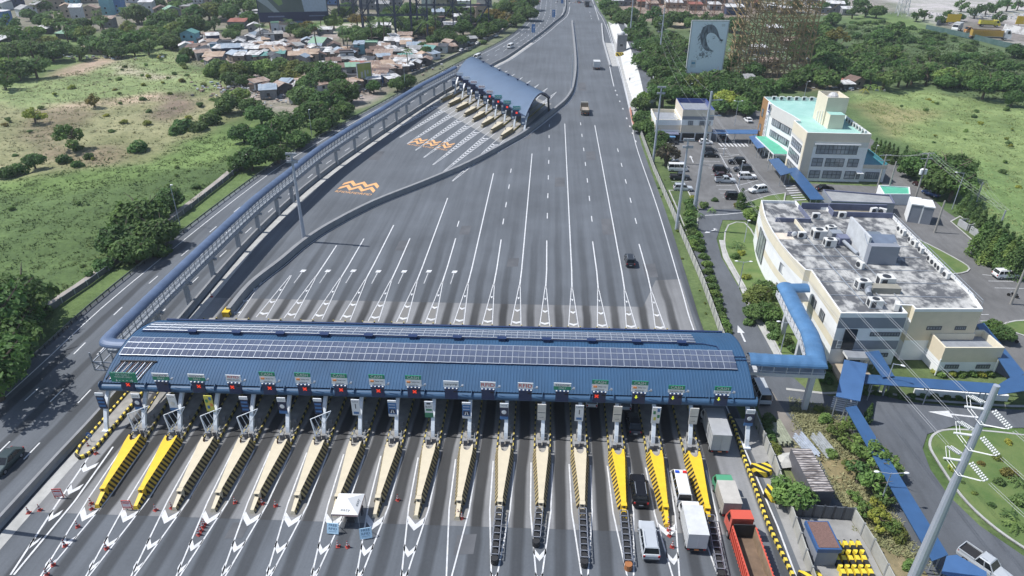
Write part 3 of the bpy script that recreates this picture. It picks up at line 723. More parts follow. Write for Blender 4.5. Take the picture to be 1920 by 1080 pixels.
# ---- islands
YB = stripes('yellow_black_side', (.62, .42, .04), (.025, .02, .015), .62, (0, 1, .3))
TB = stripes('tan_black_side', (.40, .32, .15), (.03, .022, .015), .62, (0, 1, .3))
KERBS = stripes('yellow_black_kerb', (.50, .40, .10), (.02, .02, .02), 1.1, (0, 1, 0))
ISL = M('island_concrete', (.30, .29, .27), .9, var=.25, sc=.8)
def island_proto(top, side):
    r = thing('toll_island', 'x', 'toll island')
    mb = MB(); H = 1.32
    arc = [(.52 * math.cos(a), -1.0 * math.sin(a)) for a in [PI * i / 10 for i in range(11)]]       # the scooped end
    right = [(.78, .1), (.78, -1.3), (.52, -5), (.28, -8.9)]
    top_ = [(-x, y) for x, y in right[::-1]][::-1]
    ring = [(.78, .1)] + right[1:] + [(-x, y) for x, y in right[1:][::-1]] + [(-.78, .1)] + [(-x, y) for x, y in arc]
    ring = [(x, y) for x, y in ring]
    def hz(y): return H + .03 * y * .4
    vs = [(x, y, hz(y)) for x, y in ring]
    mb.add(vs, [tuple(range(len(ring)))[::-1]], 0)
    def flare(x, y): return (x * 1.14 + (.3 if x > 0 else -.3), y - (.15 if y < -8 else 0), 0)
    out = [i for i in range(8)]
    for i in range(7):
        a, b = ring[i], ring[i + 1]
        mb.add([(a[0], a[1], hz(a[1])), (b[0], b[1], hz(b[1])), flare(*b), flare(*a)], [(0, 1, 2, 3)], 1)
    rest = ring[7:] + [ring[0]]
    for a, b in zip(rest, rest[1:]):
        mb.add([(a[0], a[1], hz(a[1])), (b[0], b[1], hz(b[1])), (b[0], b[1], 0), (a[0], a[1], 0)], [(0, 1, 2, 3)], 2)
    mb.build('nose', [top, side, RUST], r)
    mb = MB(); mb.cbox((0, -9.2, .62), (.66, .55, 1.2), 0); mb.tube((0, -9.52, 1.0), (0, -9.46, 1.0), .17, None, 10, 1)
    mb.build('nose_block', [top, DARK], r)
    mb = MB()
    t_ = [(-.26, -9.4, .8), (.26, -9.4, .8), (.2, -11.3, .5), (-.2, -11.3, .5)]; b_ = [(-.42, -9.4, 0), (.42, -9.4, 0), (.34, -11.4, 0), (-.34, -11.4, 0)]
    mb.add(t_, [(0, 3, 2, 1)], 0); mb.add(t_ + b_, [(1, 2, 6, 5), (3, 0, 4, 7)], 1); mb.add(t_ + b_, [(2, 3, 7, 6)], 0)
    mb.build('nose_tip', [top, side], r)
    mb = MB(); mb.box(-.95, .1, 0, .95, 31, .3); mb.build('island_base', ISL, r)
    mb = MB(); mb.box(-1.12, .3, 0, -.952, 31, .42); mb.build('kerb', KERBS, r)
    mb = MB(); mb.box(.952, .3, 0, 1.12, 31, .42); mb.build('kerb', KERBS, r)
    for c_, s_ in (((-.35, 1.2, .7), (.5, .5, .9)), ((.3, 1.6, .55), (.6, .4, .6)), ((-.1, 3.4, .8), (.5, .7, 1.0)), ((.4, 4.6, .6), (.4, .4, .7))):
        mb = MB(); mb.cbox(c_, s_); mb.build('equipment_box', M('grey_cabinet', (.33, .34, .35), .6, col2=(.2, .2, .2)), r)
    for x in (-.8, .8):
        mb = MB(); mb.tube((x, .5, 0), (x, .5, 1.05), .1, None, 8); mb.sphere((x, .5, 1.05), .12); mb.build('bollard', BLACK, r)
    for x in (-.75, .75):
        mb = MB(); mb.beam((x, .9, .3), (x, .9, 1.1), .07, .07); mb.beam((x, 2.6, .3), (x, 2.6, 1.1), .07, .07); mb.beam((x, .9, 1.1), (x, 2.6, 1.1), .06, .06); mb.beam((x, .9, .7), (x, 2.6, .7), .05, .05); mb.build('guard_rail', STEEL, r)
    return r
protoY, protoC = island_proto(YELLOW, YB), island_proto(CREAM, TB)
islands = []
for k in range(16):
    base = protoY if k in (0, 1, 13, 14, 15) else protoC
    first = k in (0, 2)
    loc = (XK[k], 67.0 + .095 * k, Zc)
    o = base if first else dup(base)
    o.location = loc; o.rotation_euler = (0, 0, (.05 * max(0, 1 - k / 11) + .07 * max(0, 1 - k / 4))); o['group'] = 'toll islands'
    islands.append(o)
pos = ['leftmost yellow toll island with striped sides', 'second yellow toll island from left'] + ['cream toll island, {} of the cream ones'.format('leftmost' if i == 0 else ORD[i] + ' from left') for i in range(11)] + ['yellow toll island left of the black SUV', 'yellow toll island between black SUV and white police van', 'yellow toll island between white van and green-cab truck']
for o, l in zip(islands, pos): o['label'] = l
# end islands: plain kerbed, no nose
def end_island(x, y0, y1, wd, label, tongue=True):
    r = thing('kerbed_island', label, 'traffic island', (x, y0, Zc))
    mb = MB(); pts = [(-wd, 0), (-wd * .6, -1.4), (0, -1.8), (wd * .6, -1.4), (wd, 0), (wd, y1 - y0), (-wd, y1 - y0)] if tongue else [(-wd, 0), (wd, 0), (wd, y1 - y0), (-wd, y1 - y0)]
    mb.prism(pts, 0, .2); mb.build('island_base', ISL, r)
    mb = MB(); mb.sweep([(0, 0), (.0, .45), (-.28, .45), (-.28, 0)], [pts[-1]] + pts[:-1], closed=True); mb.build('kerb', stripes('kerb_stone_bands', (.75, .58, .08), (.02, .02, .02), .9, (.6, 1, 0)), r)
end_island(-58.7, 65.5, 96, .95, 'kerbed island with yellow and black edging at left end of plaza')
# right-hand striped rail
mb = MB(); pth = [tuple(G(*q).xy) for q in ((1366, 780), (1376, 800), (1390, 848), (1410, 903), (1440, 985), (1480, 1070), (1500, 1110))]
mb.sweep([(-.16, .0), (-.16, .45), (.16, .45), (.16, 0)], smooth_path(pth, 4), 0, closed=True)
lab(mb.build('safety_kerb', stripes('round_kerb_bands', (.75, .58, .08), (.02, .02, .02), .85, (0, 1, 0))), 'long yellow and black banded safety kerb edging the rightmost lane', 'kerb')
# ---- toll booths under the canopy
BOOTHB = M('booth_blue', (.03, .06, .19), .4)
b0 = thing('toll_booth', 'x', 'toll booth', group='toll booths under the canopy')
mb = MB(); mb.box(-.75, 0, 0, .75, 4.2, 1.1); mb.box(-.9, -.3, 2.5, .9, 4.5, 3.1); mb.build('booth_body', BOOTHB, b0)
mb = MB(); mb.box(-.72, .05, 1.102, .72, 4.15, 2.498); mb.build('window', GLASS, b0)
for x in (-.85, .85):
    mb = MB(); mb.tube((x, -1.6, 0), (x, -1.6, 3.2), .09, None, 8); mb.build('striped_post', stripes('post_bands', (.70, .60, .25), (.02, .02, .02), .5, (0, 0, 1)), b0)
booths = []
for k in range(16):
    o = b0 if k == 0 else dup(b0); o.location = (XK[k], 79.5 + sk(XK[k]), Zc + .3); booths.append(o)
label_row(booths, 'blue toll booth in the canopy shade, {}')

# ---- lane signs on the gutter
SGREEN = M('sign_green', (.025, .26, .15), .5, var=.06); SWHITE = M('sign_white', (.80, .82, .83), .5, var=.04)
LRED = M('led_red', (.9, .06, .03), .4, emit=.7, var=.02); LGRN = M('led_green', (.75, .85, .05), .4, emit=.6, var=.02)
INK = M('sign_ink', (.03, .035, .05), .6); INKR = M('sign_red_ink', (.60, .04, .03), .6); LETW = M('sign_letter_white', (.8, .82, .82), .5, var=.02)
def sign(x, kind, led, label, group='lane signs on the canopy gutter'):
    y = 71.5 + sk(x) - .62
    r = thing('lane_sign', label, 'lane sign', (x, y, 6.05), 0, group)
    mb = MB(); mb.box(-.85, -.12, -.55, .85, .1, 1.1); mb.box(-.92, -.2, 1.0, .92, .12, 1.12); mb.build('signal_box', NAVY, r)
    for sx in (-.85, -.3, .3, .85):
        pass
    tilt = rad(8)
    R_ = (PI / 2 - tilt, 0, 0)
    def board(w_, z0, h_, m, dx=0, yy=-.06):
        mb = MB(); mb.add([(dx - w_ / 2, yy + z0 * math.sin(tilt) * .15, z0), (dx + w_ / 2, yy + z0 * math.sin(tilt) * .15, z0), (dx + w_ / 2, yy + (z0 + h_) * math.sin(tilt) * .15, z0 + h_), (dx - w_ / 2, yy + (z0 + h_) * math.sin(tilt) * .15, z0 + h_)], [(0, 1, 2, 3)])
        vs = [(a, b + .09, c) for a, b, c in mb.v]; mb.add(vs, [(3, 2, 1, 0)]); mb.add(mb.v[:4] + vs, [(0, 4, 5, 1), (1, 5, 6, 2), (2, 6, 7, 3), (3, 7, 4, 0)])
        return mb.build('board', m, r)
    def tx(s, size, m, z, w_=None, dx=0): return text(s, size, m, r, (dx, -.085 + z * math.sin(tilt) * .15, z), (PI / 2, 0, 0), width=w_)
    mb = MB()
    for sx in (-.8, .8): mb.beam((sx, .25, .9), (sx, .25, 2.4 if kind == 'cash' else 1.9), .07, .07)
    mb.beam((1.0, 0, 1.3), (1.5, .1, 1.55), .05, .05); mb.cbox((1.5, 0, 1.6), (.25, .3, .2)); mb.build('bracket', STEEL, r)
    for sx in (-.75, -.25, .25, .75): mb = MB(); mb.cbox((sx, -.2, 1.24), (.18, .16, .09)); mb.build('spot_lamp', WHITE, r)
    if kind == 'cash':
        board(2.1, 1.3, 1.05, SWHITE); board(2.1, 2.36, .62, SGREEN); tx('CASH', .62, LETW, 2.66, 1.5); tx('easytrip', .36, INK, 1.5, 1.1)
        tx('beep visa', .3, INK, 1.98, 1.0, .3); mb = MB(); mb.tube((-.72, -.11, 1.98), (-.72, -.05, 1.98), .15, None, 10); mb.tube((-.5, -.12, 1.98), (-.5, -.05, 1.98), .15, None, 10); mb.build('card_logo', ORANGE, r)
    elif kind == 'cashez':
        board(2.1, 1.3, .5, SWHITE); board(2.1, 1.81, .62, SGREEN); tx('CASH', .62, LETW, 2.12, 1.5); tx('easytrip', .42, INK, 1.55, 1.7)
    elif kind == 'ezonly':
        board(2.25, 1.3, .55, SGREEN); board(2.25, 1.86, .5, SWHITE); tx('easytrip', .42, INK, 2.1, 1.8); tx('ONLY', .42, LETW, 1.58, 1.0)
    elif kind == 'ez':
        board(2.0, 1.3, .95, SWHITE); tx('easytrip', .5, INK, 1.78, 1.65)
    elif kind == 'rfid':
        board(2.0, 1.3, .95, SWHITE); tx('RFID', .85, INKR, 1.78, 1.75)
    elif kind == 'reload':
        board(2.0, 1.3, 1.05, SWHITE); tx('RFID', .55, INKR, 2.05, 1.5); tx('RELOAD', .36, INK, 1.58, 1.6)
    elif kind == 'alt':
        board(3.5, 1.0, 1.5, SGREEN, -.1, -.3); text('ALTERNATE PLAZA\nFOR CLASS 1\nVEHICLES ONLY', .36, LETW, r, (-.1, -.34, 2.2), (PI / 2, 0, 0), width=2.9)
        mb = MB()
        for sx in (-1.1, 1.0):
            mb.add([(sx - .16, -.335, 1.3), (sx, -.335, 1.12), (sx + .16, -.335, 1.3)], [(0, 1, 2)]); mb.add([(sx - .05, -.335, 1.3), (sx + .05, -.335, 1.3), (sx + .05, -.335, 1.5), (sx - .05, -.335, 1.5)], [(0, 1, 2, 3)])
        mb.build('arrow', LETW, r)
    dx = .1 if led == 'x' else -.1
    if kind in ('reload',) or x > 5: dx = -.35
    if led == 'x':
        mb = MB(); mb.add([(dx - .28, -.13, .2), (dx + .28, -.13, .2), (dx + .28, -.13, .78), (dx - .28, -.13, .78)], [(0, 1, 2, 3)]); mb.build('signal_panel', M('led_panel_red', (.25, .015, .01), .5, emit=.25), r)
        mb = MB(); mb.beam((dx - .22, -.14, .27), (dx + .22, -.14, .7), .02, .11); mb.beam((dx + .22, -.142, .27), (dx - .22, -.142, .7), .02, .11); mb.build('red_cross', LRED, r)
    elif led == 'v':
        mb = MB(); mb.add([(dx - .24, -.14, .5), (dx, -.14, .22), (dx + .24, -.14, .5)], [(0, 1, 2)]); mb.add([(dx - .09, -.14, .5), (dx + .09, -.14, .5), (dx + .09, -.14, .8), (dx - .09, -.14, .8)], [(0, 1, 2, 3)]); mb.build('green_arrow', LGRN, r)
    mb = MB(); mb.add([(.3, -.125, .55), (.75, -.125, .55), (.75, -.125, .8), (.3, -.125, .8)], [(0, 1, 2, 3)]); mb.build('dark_panel', BLACK, r)
    return r
KINDS_ = [('alt', 'x'), ('ezonly', ''), ('ezonly', 'x'), ('reload', 'x')] + [('cash', 'x')] * 5 + [('ez', ''), ('rfid', ''), ('rfid', ''), ('ezonly', ''), ('cash', 'x'), ('cash', 'v'), ('cashez', 'v'), ('cashez', 'v')]
LB = ['wide green alternate plaza sign on the canopy left end', 'green and white easytrip only sign with dark signal box', 'green and white easytrip only sign over a red cross', 'white RFID reload sign over a red cross'] + \
     ['green CASH sign over a red cross, {} of the five in a row'.format('leftmost' if i == 0 else ORD[i] + ' from left') for i in range(5)] + \
     ['white easytrip sign beside the left RFID sign', 'white RFID sign with red letters beside the easytrip sign', 'white RFID sign with small flagpole, right one of the pair', 'easytrip only sign right of the two RFID signs', 'green CASH sign over red cross above the white car', 'tall green CASH sign over a green arrow', 'short CASH easytrip sign over a green arrow, left one', 'CASH easytrip sign over a green arrow, nearest right end']
SPX = [238, 304, 371, 440, 504, 570, 638, 708, 776, 846, 915, 985, 1054, 1124, 1198, 1267, 1353]
signs = []
for i, (kd, led) in enumerate(KINDS_):
    x = G(SPX[i], 722, 5.7).x
    for _ in range(4): x += (SPX[i] - PX((x, 70.9 + sk(x), 7.0))[0]) / 14
    signs.append(sign(x, kd, led, LB[i]))
# ---- banner signs hung on the columns
BB = M('banner_blue', (.07, .19, .42), .5, var=.1); BL = M('banner_light', (.78, .80, .82), .5, var=.06); BD = M('banner_dark', (.028, .04, .09), .45); BGN = M('banner_green', (.06, .25, .14), .5)
BYL = M('banner_yellow', (.65, .60, .12), .5); BTAN = M('banner_beige', (.68, .66, .61), .5)
def banner(x, kind, label, y=None, z=2.7):
    y = 69.6 + sk(x) if y is None else y
    r = thing('banner_sign', label, 'banner sign', (x, y, z), 0, 'upright banner signs on canopy columns')
    def pan(x0, x1, z0, z1, m, nm='panel', yy=0): 
        mb = MB(); mb.box(x0, yy - .02, z0, x1, yy + .1, z1); return mb.build(nm, m, r)
    pan(-.55, .55, 0, 2.6, {'dark': BD, 'one': BL, 'blue': BB, 'green': BL, 'beige': BTAN, 'face': BD, 'plain': BL, 'color': BYL, 'gy': BL}[kind], 'board')
    def tx(s, size, m, zz, w_=None): text(s, size, m, r, (0, -.055, zz), (PI / 2, 0, 0), width=w_)
    if kind == 'dark':
        pan(-.56, .56, 2.15, 2.62, BL, yy=-.03)
        for i in range(3): pan(-.42, .42, .35 + i * .6, .65 + i * .6, BB, yy=-.03)
    elif kind == 'one':
        tx('1', 1.1, INK, 1.5); tx('Lane', .3, INK, 2.3, .8); pan(-.35, .35, .25, .6, BB, yy=-.03)
    elif kind == 'blue':
        pan(-.56, .56, 2.3, 2.62, BL, yy=-.03); pan(-.56, .56, -.02, .35, BL, yy=-.03); pan(-.42, .42, .5, 1.2, BD, yy=-.03); pan(-.42, .42, 1.45, 1.5, LETW, yy=-.03); pan(-.42, .42, 1.9, 1.95, LETW, yy=-.03)
        mb = MB()
        for sx in (-1, 1): mb.add([(sx * .12, -.06, .55), (sx * .28, -.06, .55), (sx * .1, -.06, 1.12), (sx * .04, -.06, 1.12)], [(0, 1, 2, 3) if sx > 0 else (3, 2, 1, 0)])
        mb.build('road_symbol', LETW, r)
    elif kind == 'green':
        pan(-.56, .56, -.02, .75, BGN, yy=-.03); tx('BUOY', .4, INK, 1.75, .8); pan(-.4, .4, 1.1, 1.4, BGN, yy=-.03); pan(-.25, .25, 2.15, 2.4, INK, yy=-.03)
    elif kind in ('face', 'plain'):
        pan(-.56, .56, 1.95, 2.62, BL, yy=-.03); pan(-.56, .56, -.02, .45, BB, yy=-.03); tx('easytrip', .25, INK, 2.3, .8)
        mb = MB(); mb.sphere((0, -.06, 1.2), .32, sc=(1, .15, 1.1)); mb.build('picture', BL if kind == 'face' else BTAN, r)
    elif kind == 'beige':
        pan(-.5, .5, 1.24, 1.30, INK, yy=-.03); tx('toll', .25, INK, .5, .5)
    elif kind in ('color', 'gy'):
        for i, (a, b, m) in enumerate(((-.4, 1.5, BGN), (.1, 1.9, BB), (-.3, .5, BB if kind == 'color' else BYL), (.15, .9, ORANGE if kind == 'color' else BGN))): pan(a, a + .32, b, b + .5, m, yy=-.03)
    return r
BK = ['dark', 'face', 'plain', 'color', 'dark', 'face', 'dark', 'one', 'blue', 'green', 'blue', 'face', 'beige', 'one', 'beige', 'gy', 'beige', 'face']
BPX = [197, 264, 330, 398, 464, 534, 601, 671, 739, 807, 877, 947, 1017, 1087, 1158, 1230, 1300, 1404]
BT = ['dark four-line banner sign at the left end of the plaza', 'dark photo banner sign beside the dark roofed corner', 'pale photo banner sign on the third column from left', 'bright green and yellow picture banner on the fourth column', 'dark lined banner sign on the fifth column from left', 'photo banner sign on the sixth column from left', 'dark lined banner sign on the seventh column from left',
      'white banner with large figure 1 on the eighth column', 'blue road-symbol banner left of the green one', 'white and green banner between two blue banners', 'blue road-symbol banner right of the green one', 'dark photo banner beneath the white RFID signs', 'plain beige banner left of the right-hand figure 1 banner', 'white banner with figure 1 beside the white car', 'plain beige banner right of the figure 1 banner', 'white banner with green and yellow pictures above the police van', 'plain beige banner beside the grey box truck', 'dark blue photo banner on the rightmost column']
for i, k in enumerate(BK):
    q = G(BPX[i], 753 + 27 * (BPX[i] - 264) / 1036, 4.0); banner(q.x - .1, k, BT[i], q.y - .55, 3.1)
# white barrier booms parked by the left islands
BM_ = []
for k in (0, 1, 2, 3, 5):
    r = thing('height_barrier', 'x', 'barrier', (XK[k], 67.9 + .1 * k, .3), 0, 'folded white lattice barrier booms on the islands')
    mb = MB(); mb.beam((-.5, 0, 0), (-1.2, .6, 3.2), .13, .13); mb.build('post', COLW, r)
    mb = MB(); mb.beam((-1.2, .6, 3.2), (1.3, 1.6, 3.9), .08, .08); mb.beam((-.6, .2, .5), (1.3, 1.6, 3.9), .08, .08)
    for i in range(5): t_ = i / 5; mb.beam((-1.2 + 2.5 * t_, .6 + t_, 3.2 + .7 * t_), (-.6 + 1.9 * (t_ + .1), .2 + 1.4 * (t_ + .1), .5 + 3.4 * (t_ + .1)), .05, .05)
    mb.build('boom', COLW, r); BM_.append(r)
label_row(BM_, 'white lattice barrier boom on toll island, {}')
# ---- pedestrian bridge over the through lanes
BR = smooth_path([(-62.6, 80.5), (-62.6, 97), (-62.4, 114), (-61.9, 134), (-60.4, 151), (-58.9, 167), (-57.2, 178), (-55.0, 190), (-51.0, 209.5), (-45.5, 238), (-40, 259), (-36.6, 272)], 3)
TUBE = M('blue_grey_tube_sheet', (.085, .125, .21), .5, .1, var=.2, sc=.3)
def covered_bridge(name, label, path, zf, mat, railm, hw=1.5, tops=2.9, parent=None, ribstep=None, glass=None):
    r = thing(name, label, 'footbridge', (0, 0, 0))
    arc = [(hw * 1.12 * math.cos(PI * i / 10), zf + tops - .8 + hw * .75 * math.sin(PI * i / 10)) for i in range(11)]
    mb = MB(); P = []
    for a, b in zip(path, path[1:]):
        n = max(1, int(math.hypot(b[0] - a[0], b[1] - a[1]) / .8)); P += [(a[0] + (b[0] - a[0]) * i / n, a[1] + (b[1] - a[1]) * i / n) for i in range(n)]
    P.append(path[-1])
    for i, p_ in enumerate(P): pass
    n = len(P); cols = [offs(P, u) for u, z in arc]; kk = len(arc); vs = []
    for i in range(n):
        lift = .05 if i % 2 else 0
        vs += [(cols[j][i][0], cols[j][i][1], arc[j][1] + lift) for j in range(kk)]
    mb.add(vs, [(i * kk + j, i * kk + j + 1, (i + 1) * kk + j + 1, (i + 1) * kk + j) for i in range(n - 1) for j in range(kk - 1)])
    mb.build('tunnel_roof', mat, r)
    mb = MB(); mb.sweep([(-hw, zf - .55), (-hw, zf), (hw, zf), (hw, zf - .55)], path, closed=True); mb.build('walkway', railm, r)
    for s in (1, -1):
        mb = MB(); L = offs(P, hw * s)
        for i in range(0, n - 1):
            mb.beam((*L[i], zf + 1.15), (*L[i + 1], zf + 1.15), .09, .09); mb.beam((*L[i], zf + .35), (*L[i + 1], zf + .35), .07, .07)
            if i % 2 == 0: mb.beam((*L[i], zf), (*L[i], zf + tops - .75), .09, .09)
        mb.build('railing', railm, r)
    return r
RAILM = M('walkway_steel', (.30, .33, .37), .5, .2, var=.1)
br = covered_bridge('covered_footbridge', 'long blue tube-roofed footbridge on posts along the through lanes', BR, 5.1, TUBE, RAILM, hw=.9)
mb = MB(); mb.box(-.35, -.35, 0, .35, .35, 4.5); mb.cbox((0, 0, 4.3), (2.6, .5, .4)); pm = mb.mesh('post', RAILM)
for x, y in ((-62.5, 83), (-62.6, 92.5), (-62.6, 102.5), (-62.4, 112), (-62.3, 124), (-61.9, 133.5), (-61, 143), (-60.4, 151), (-58.9, 167), (-57.2, 178), (-55.1, 189.5), (-53.1, 200), (-51, 209.5), (-49, 219), (-47.4, 228), (-45, 241), (-42, 253), (-39.4, 261)):
    o = bpy.data.objects.new('post', pm); COL.objects.link(o); o.parent = br; o.location = (x, y, 0)
mb = MB()   # elbow into the canopy
el = [(-62.6, 80.5), (-62.2, 79.4), (-60.8, 79.0), (-58.4, 79.0)]
arc = [(1.05 * math.cos(PI * i / 10), 7.2 + .7 * math.sin(PI * i / 10)) for i in range(11)]
mb.sweep(arc, smooth_path(el, 4)); mb.build('tunnel_roof', TUBE, br)
mb = MB(); 
for a_, b_ in (((-64, 77.6, 5), (-60, 77.6, 5)), ((-64, 77.6, 3.6), (-60, 77.6, 3.6)), ((-64, 77.6, 5), (-61, 77.6, 3.6)), ((-64, 77.6, 3.6), (-64, 77.6, 6.6)), ((-64, 81.5, 5), (-64, 77.6, 5)), ((-64, 81.5, 3.6), (-64, 77.6, 3.6)), ((-62.5, 77.6, 3.6), (-62.5, 77.6, 6.8)), ((-60.8, 77.6, 3.6), (-60.8, 77.6, 6.8))): mb.beam(a_, b_, .16, .16)
mb.build('end_truss', STEEL, br)
# ---- walls between the carriageways
WALL = M('barrier_concrete', (.30, .31, .32), .85, col2=(.20, .205, .215), sc=.5, bump=.1)
CAP = M('barrier_top', (.40, .41, .42), .85, var=.15)
def jersey(path, h, label, tw=.4):
    mb = MB(); mb.sweep([(.45, 0), (.22, .35), (tw / 2, h), (-tw / 2, h), (-.22, .35), (-.45, 0)], path)
    return lab(mb.build('concrete_barrier', WALL), label, 'barrier')
jersey(BAR1, 1.1, 'long concrete median wall under the footbridge posts beside the through lanes')
mb = MB(); mb.sweep([(.5, 0), (.4, 1.35), (-.4, 1.35), (-.5, 0)], BAR2)
lab(mb.build('concrete_barrier', WALL), 'curved concrete wall sweeping from toll plaza round the far canopy', 'barrier')
mb = MB(); mb.sweep([(.35, 0), (.3, .9), (-.3, .9), (-.35, 0)], [tuple(G(*q).xy) for q in ((1128, 46), (1131, 78), (1137, 100), (1144, 125))]); lab(mb.build('concrete_barrier', CAP), 'short concrete barrier beside the grey ramp slab', 'barrier')
r = thing('barrier_nose', 'yellow and black wedge at the near end of the curved wall', 'crash cushion', (-54.4, 98.6, 0))
mb = MB(); mb.prism([(-.6, 0), (.6, 0), (.6, 1.9), (-.6, 1.9)], 0, 1.0, 0, 1); mb.build('wedge', [YB, YELLOW], r)
mb = MB(); mb.sweep([(.28, 2.0), (.22, 3.0), (-.22, 3.0), (-.28, 2.0)], [(34.9, 244), (38.0, 248), (41.4, 285), (43.9, 338), (43.2, 400), (41, 450)]); lab(mb.build('parapet_wall', CAP), 'pale parapet wall on outer edge of the ramp road', 'wall')
mb = MB(); mb.sweep([(.2, 0), (.2, 1.0), (-.2, 1.0), (-.2, 0)], [tuple(G(*q).xy) for q in ((1126, 0), (1134, 18), (1145, 32), (1156, 42))]); lab(mb.build('plastic_barrier', M('orange_plastic', (.55, .24, .16), .5, var=.25, sc=.3)), 'orange and white plastic barrier row at the top of the ramp', 'barrier')
mb = MB(); mb.sweep([(.15, 0), (.15, 1.0), (-.15, 1.0), (-.15, 0)], [tuple(G(*q).xy) for q in ((1181, 206), (1184, 222), (1189, 240))]); lab(mb.build('plastic_barrier', MATS['orange_plastic']), 'orange plastic barrier row behind the box-shaped guard building', 'barrier')
# ---- far canopy
PF, EF = Vector((-35.6, 268.4)), Vector((28.6, -57.2)); DFF = Vector((math.sin(rad(17)), math.cos(rad(17))))
fc = thing('toll_canopy', 'grey-blue vaulted canopy of the smaller toll plaza up the road', 'toll canopy')
vault('roof', PF, EF, DFF, 25.0, 5.6, 4.0, ROOFF, fc, rib=.8, ribh=.05)
efu = EF.normalized()
for i in range(6):
    q = roof_pt(PF, EF, DFF, 25, 5.6, 4.0, 12 + i * 8.2, .62)
    mb = MB(); mb.cbox((0, 0, .5), (1.3, .7, .12)); mb.cbox((0, 0, .25), (.5, .4, .5)); mb.build('roof_vent', NAVY, fc, q)
mb = MB(); a = PF + DFF * 24.9; b = a + EF; mb.beam((a.x, a.y, 5.6), (b.x, b.y, 5.6), .4, .7); mb.build('rear_fascia', NAVY, fc)
mb = MB()
for i in range(6):
    q = roof_pt(PF, EF, DFF, 25, 5.6, 4.0, EF.length - .4, .62 + i * .06)
mb.path([tuple(roof_pt(PF, EF, DFF, 25, 5.6, 4.0, EF.length - .5, t_, -.7)) for t_ in (.8, .88, .95)] + [(PF + EF + DFF * 24.6).to_3d()[:]], .35, 8); mb.build('column', DARK, fc)
def island_far():
    r = thing('toll_island', 'x', 'toll island', group='toll islands of the far plaza')
    mb = MB(); tp = [(.95, 0), (.9, -2.2), (.25, -8.5), (-.25, -8.5), (-.9, -2.2), (-.95, 0)]
    H = 1.35
    mb.add([(x, y, H) for x, y in tp], [tuple(range(6))[::-1]], 0)
    bt = [(x * 1.2, y - (.2 if y < -8 else 0), 0) for x, y in tp]
    for i in range(5): mb.add([(*tp[i], H), (*tp[i + 1], H), bt[i + 1], bt[i]], [(0, 1, 2, 3)], 1)
    mb.build('nose', [CREAM, TB], r)
    mb = MB(); mb.cbox((0, -8.8, .4), (.6, .9, .8)); mb.build('nose_block', CREAM, r)
    mb = MB(); mb.box(-.95, .01, 0, .95, 36, .35); mb.build('island_base', ISL, r)
    mb = MB(); mb.box(-1.1, .1, 0, -.952, 36, .5); mb.box(.952, .1, 0, 1.1, 36, .5); mb.build('kerb', KERBS, r)
    mb = MB(); mb.box(-.8, 14, .35, .8, 18, 3.2); mb.build('booth', BOOTHB, r)
    mb = MB(); mb.tube((-.5, -3.2, 0), (-.5, -3.2, 1.9), .1); mb.build('bollard', DARK, r)
    return r
fi = island_far(); fis = []
for i, q in enumerate(FARI):
    o = fi if i == 0 else dup(fi); qq = q + DF * 10.2; o.location = (qq.x, qq.y, Zc); o.rotation_euler = (0, 0, -rad(15.2)); fis.append(o)
label_row(fis, 'cream toll island at the far plaza, {}')
fcm = MB()
for a_, b_ in zip([(0, 0, 0), (.1, 1.0, 3.2)], [(.1, 1.0, 3.2), (.1, 3.4, 5.5)]): fcm.beam(a_, b_, .5, .45)
fcm = fcm.mesh('column', COLW)
fban, fsig = [], []
for i in range(9):
    q = Vector((-35.5 + 3.5 * i, 260.7 - 6.1 * i)) + DF * .2
    o = bpy.data.objects.new('column', fcm); COL.objects.link(o); o.parent = fc; o.location = (q.x, q.y, 0); o.rotation_euler = (0, 0, -rad(15.2))
    r = thing('banner_sign', 'x', 'banner sign', (q.x - .3, q.y + .1, 2.6), 0, 'banner signs on the far canopy columns')
    mb = MB(); mb.box(-.7, -.12, 0, .7, 0, 3.0); mb.build('board', M('far_banner', (.10, .15, .24), .5), r)
    mb = MB(); mb.box(-.6, -.14, 2.2, .6, -.121, 2.8); mb.box(-.4, -.14, .3, .4, -.121, .9); mb.build('panel', BL, r); fban.append(r)
    if i < 8:
        q2 = PF + EF * ((i + .55) / 8.4) - DFF * .5
        kd = 'rfid' if i in (2, 3, 4) else ('cash' if i > 4 else 'ez')
        r = thing('lane_sign', 'x', 'lane sign', (q2.x, q2.y, 4.4), 0, 'lane signs on the far canopy')
        mb = MB(); mb.cbox((0, 0, .7), (2.6, .5, 1.9)); mb.build('signal_box', NAVY, r)
        mb = MB(); mb.cbox((0, -.1, 2.35), (2.4, .12, 1.1)); mb.build('board', {'rfid': SWHITE, 'cash': M('teal_sign', (.03, .28, .26), .5), 'ez': BL}[kd], r)
        if kd != 'ez': text('RFID' if kd == 'rfid' else 'CASH', .8, INKR if kd == 'rfid' else LETW, r, (0, -.17, 2.35), (PI / 2, 0, 0), width=1.9)
        if i > 3:
            mb = MB(); mb.add([(-.3, -.26, .5), (.3, -.26, .5), (.3, -.26, 1.1), (-.3, -.26, 1.1)], [(0, 1, 2, 3)]); mb.build('signal_lamp', LRED, r)
        fsig.append(r)
label_row(fban, 'dark banner sign on far canopy column, {}'); label_row(fsig, 'lane sign on the far canopy, {}')
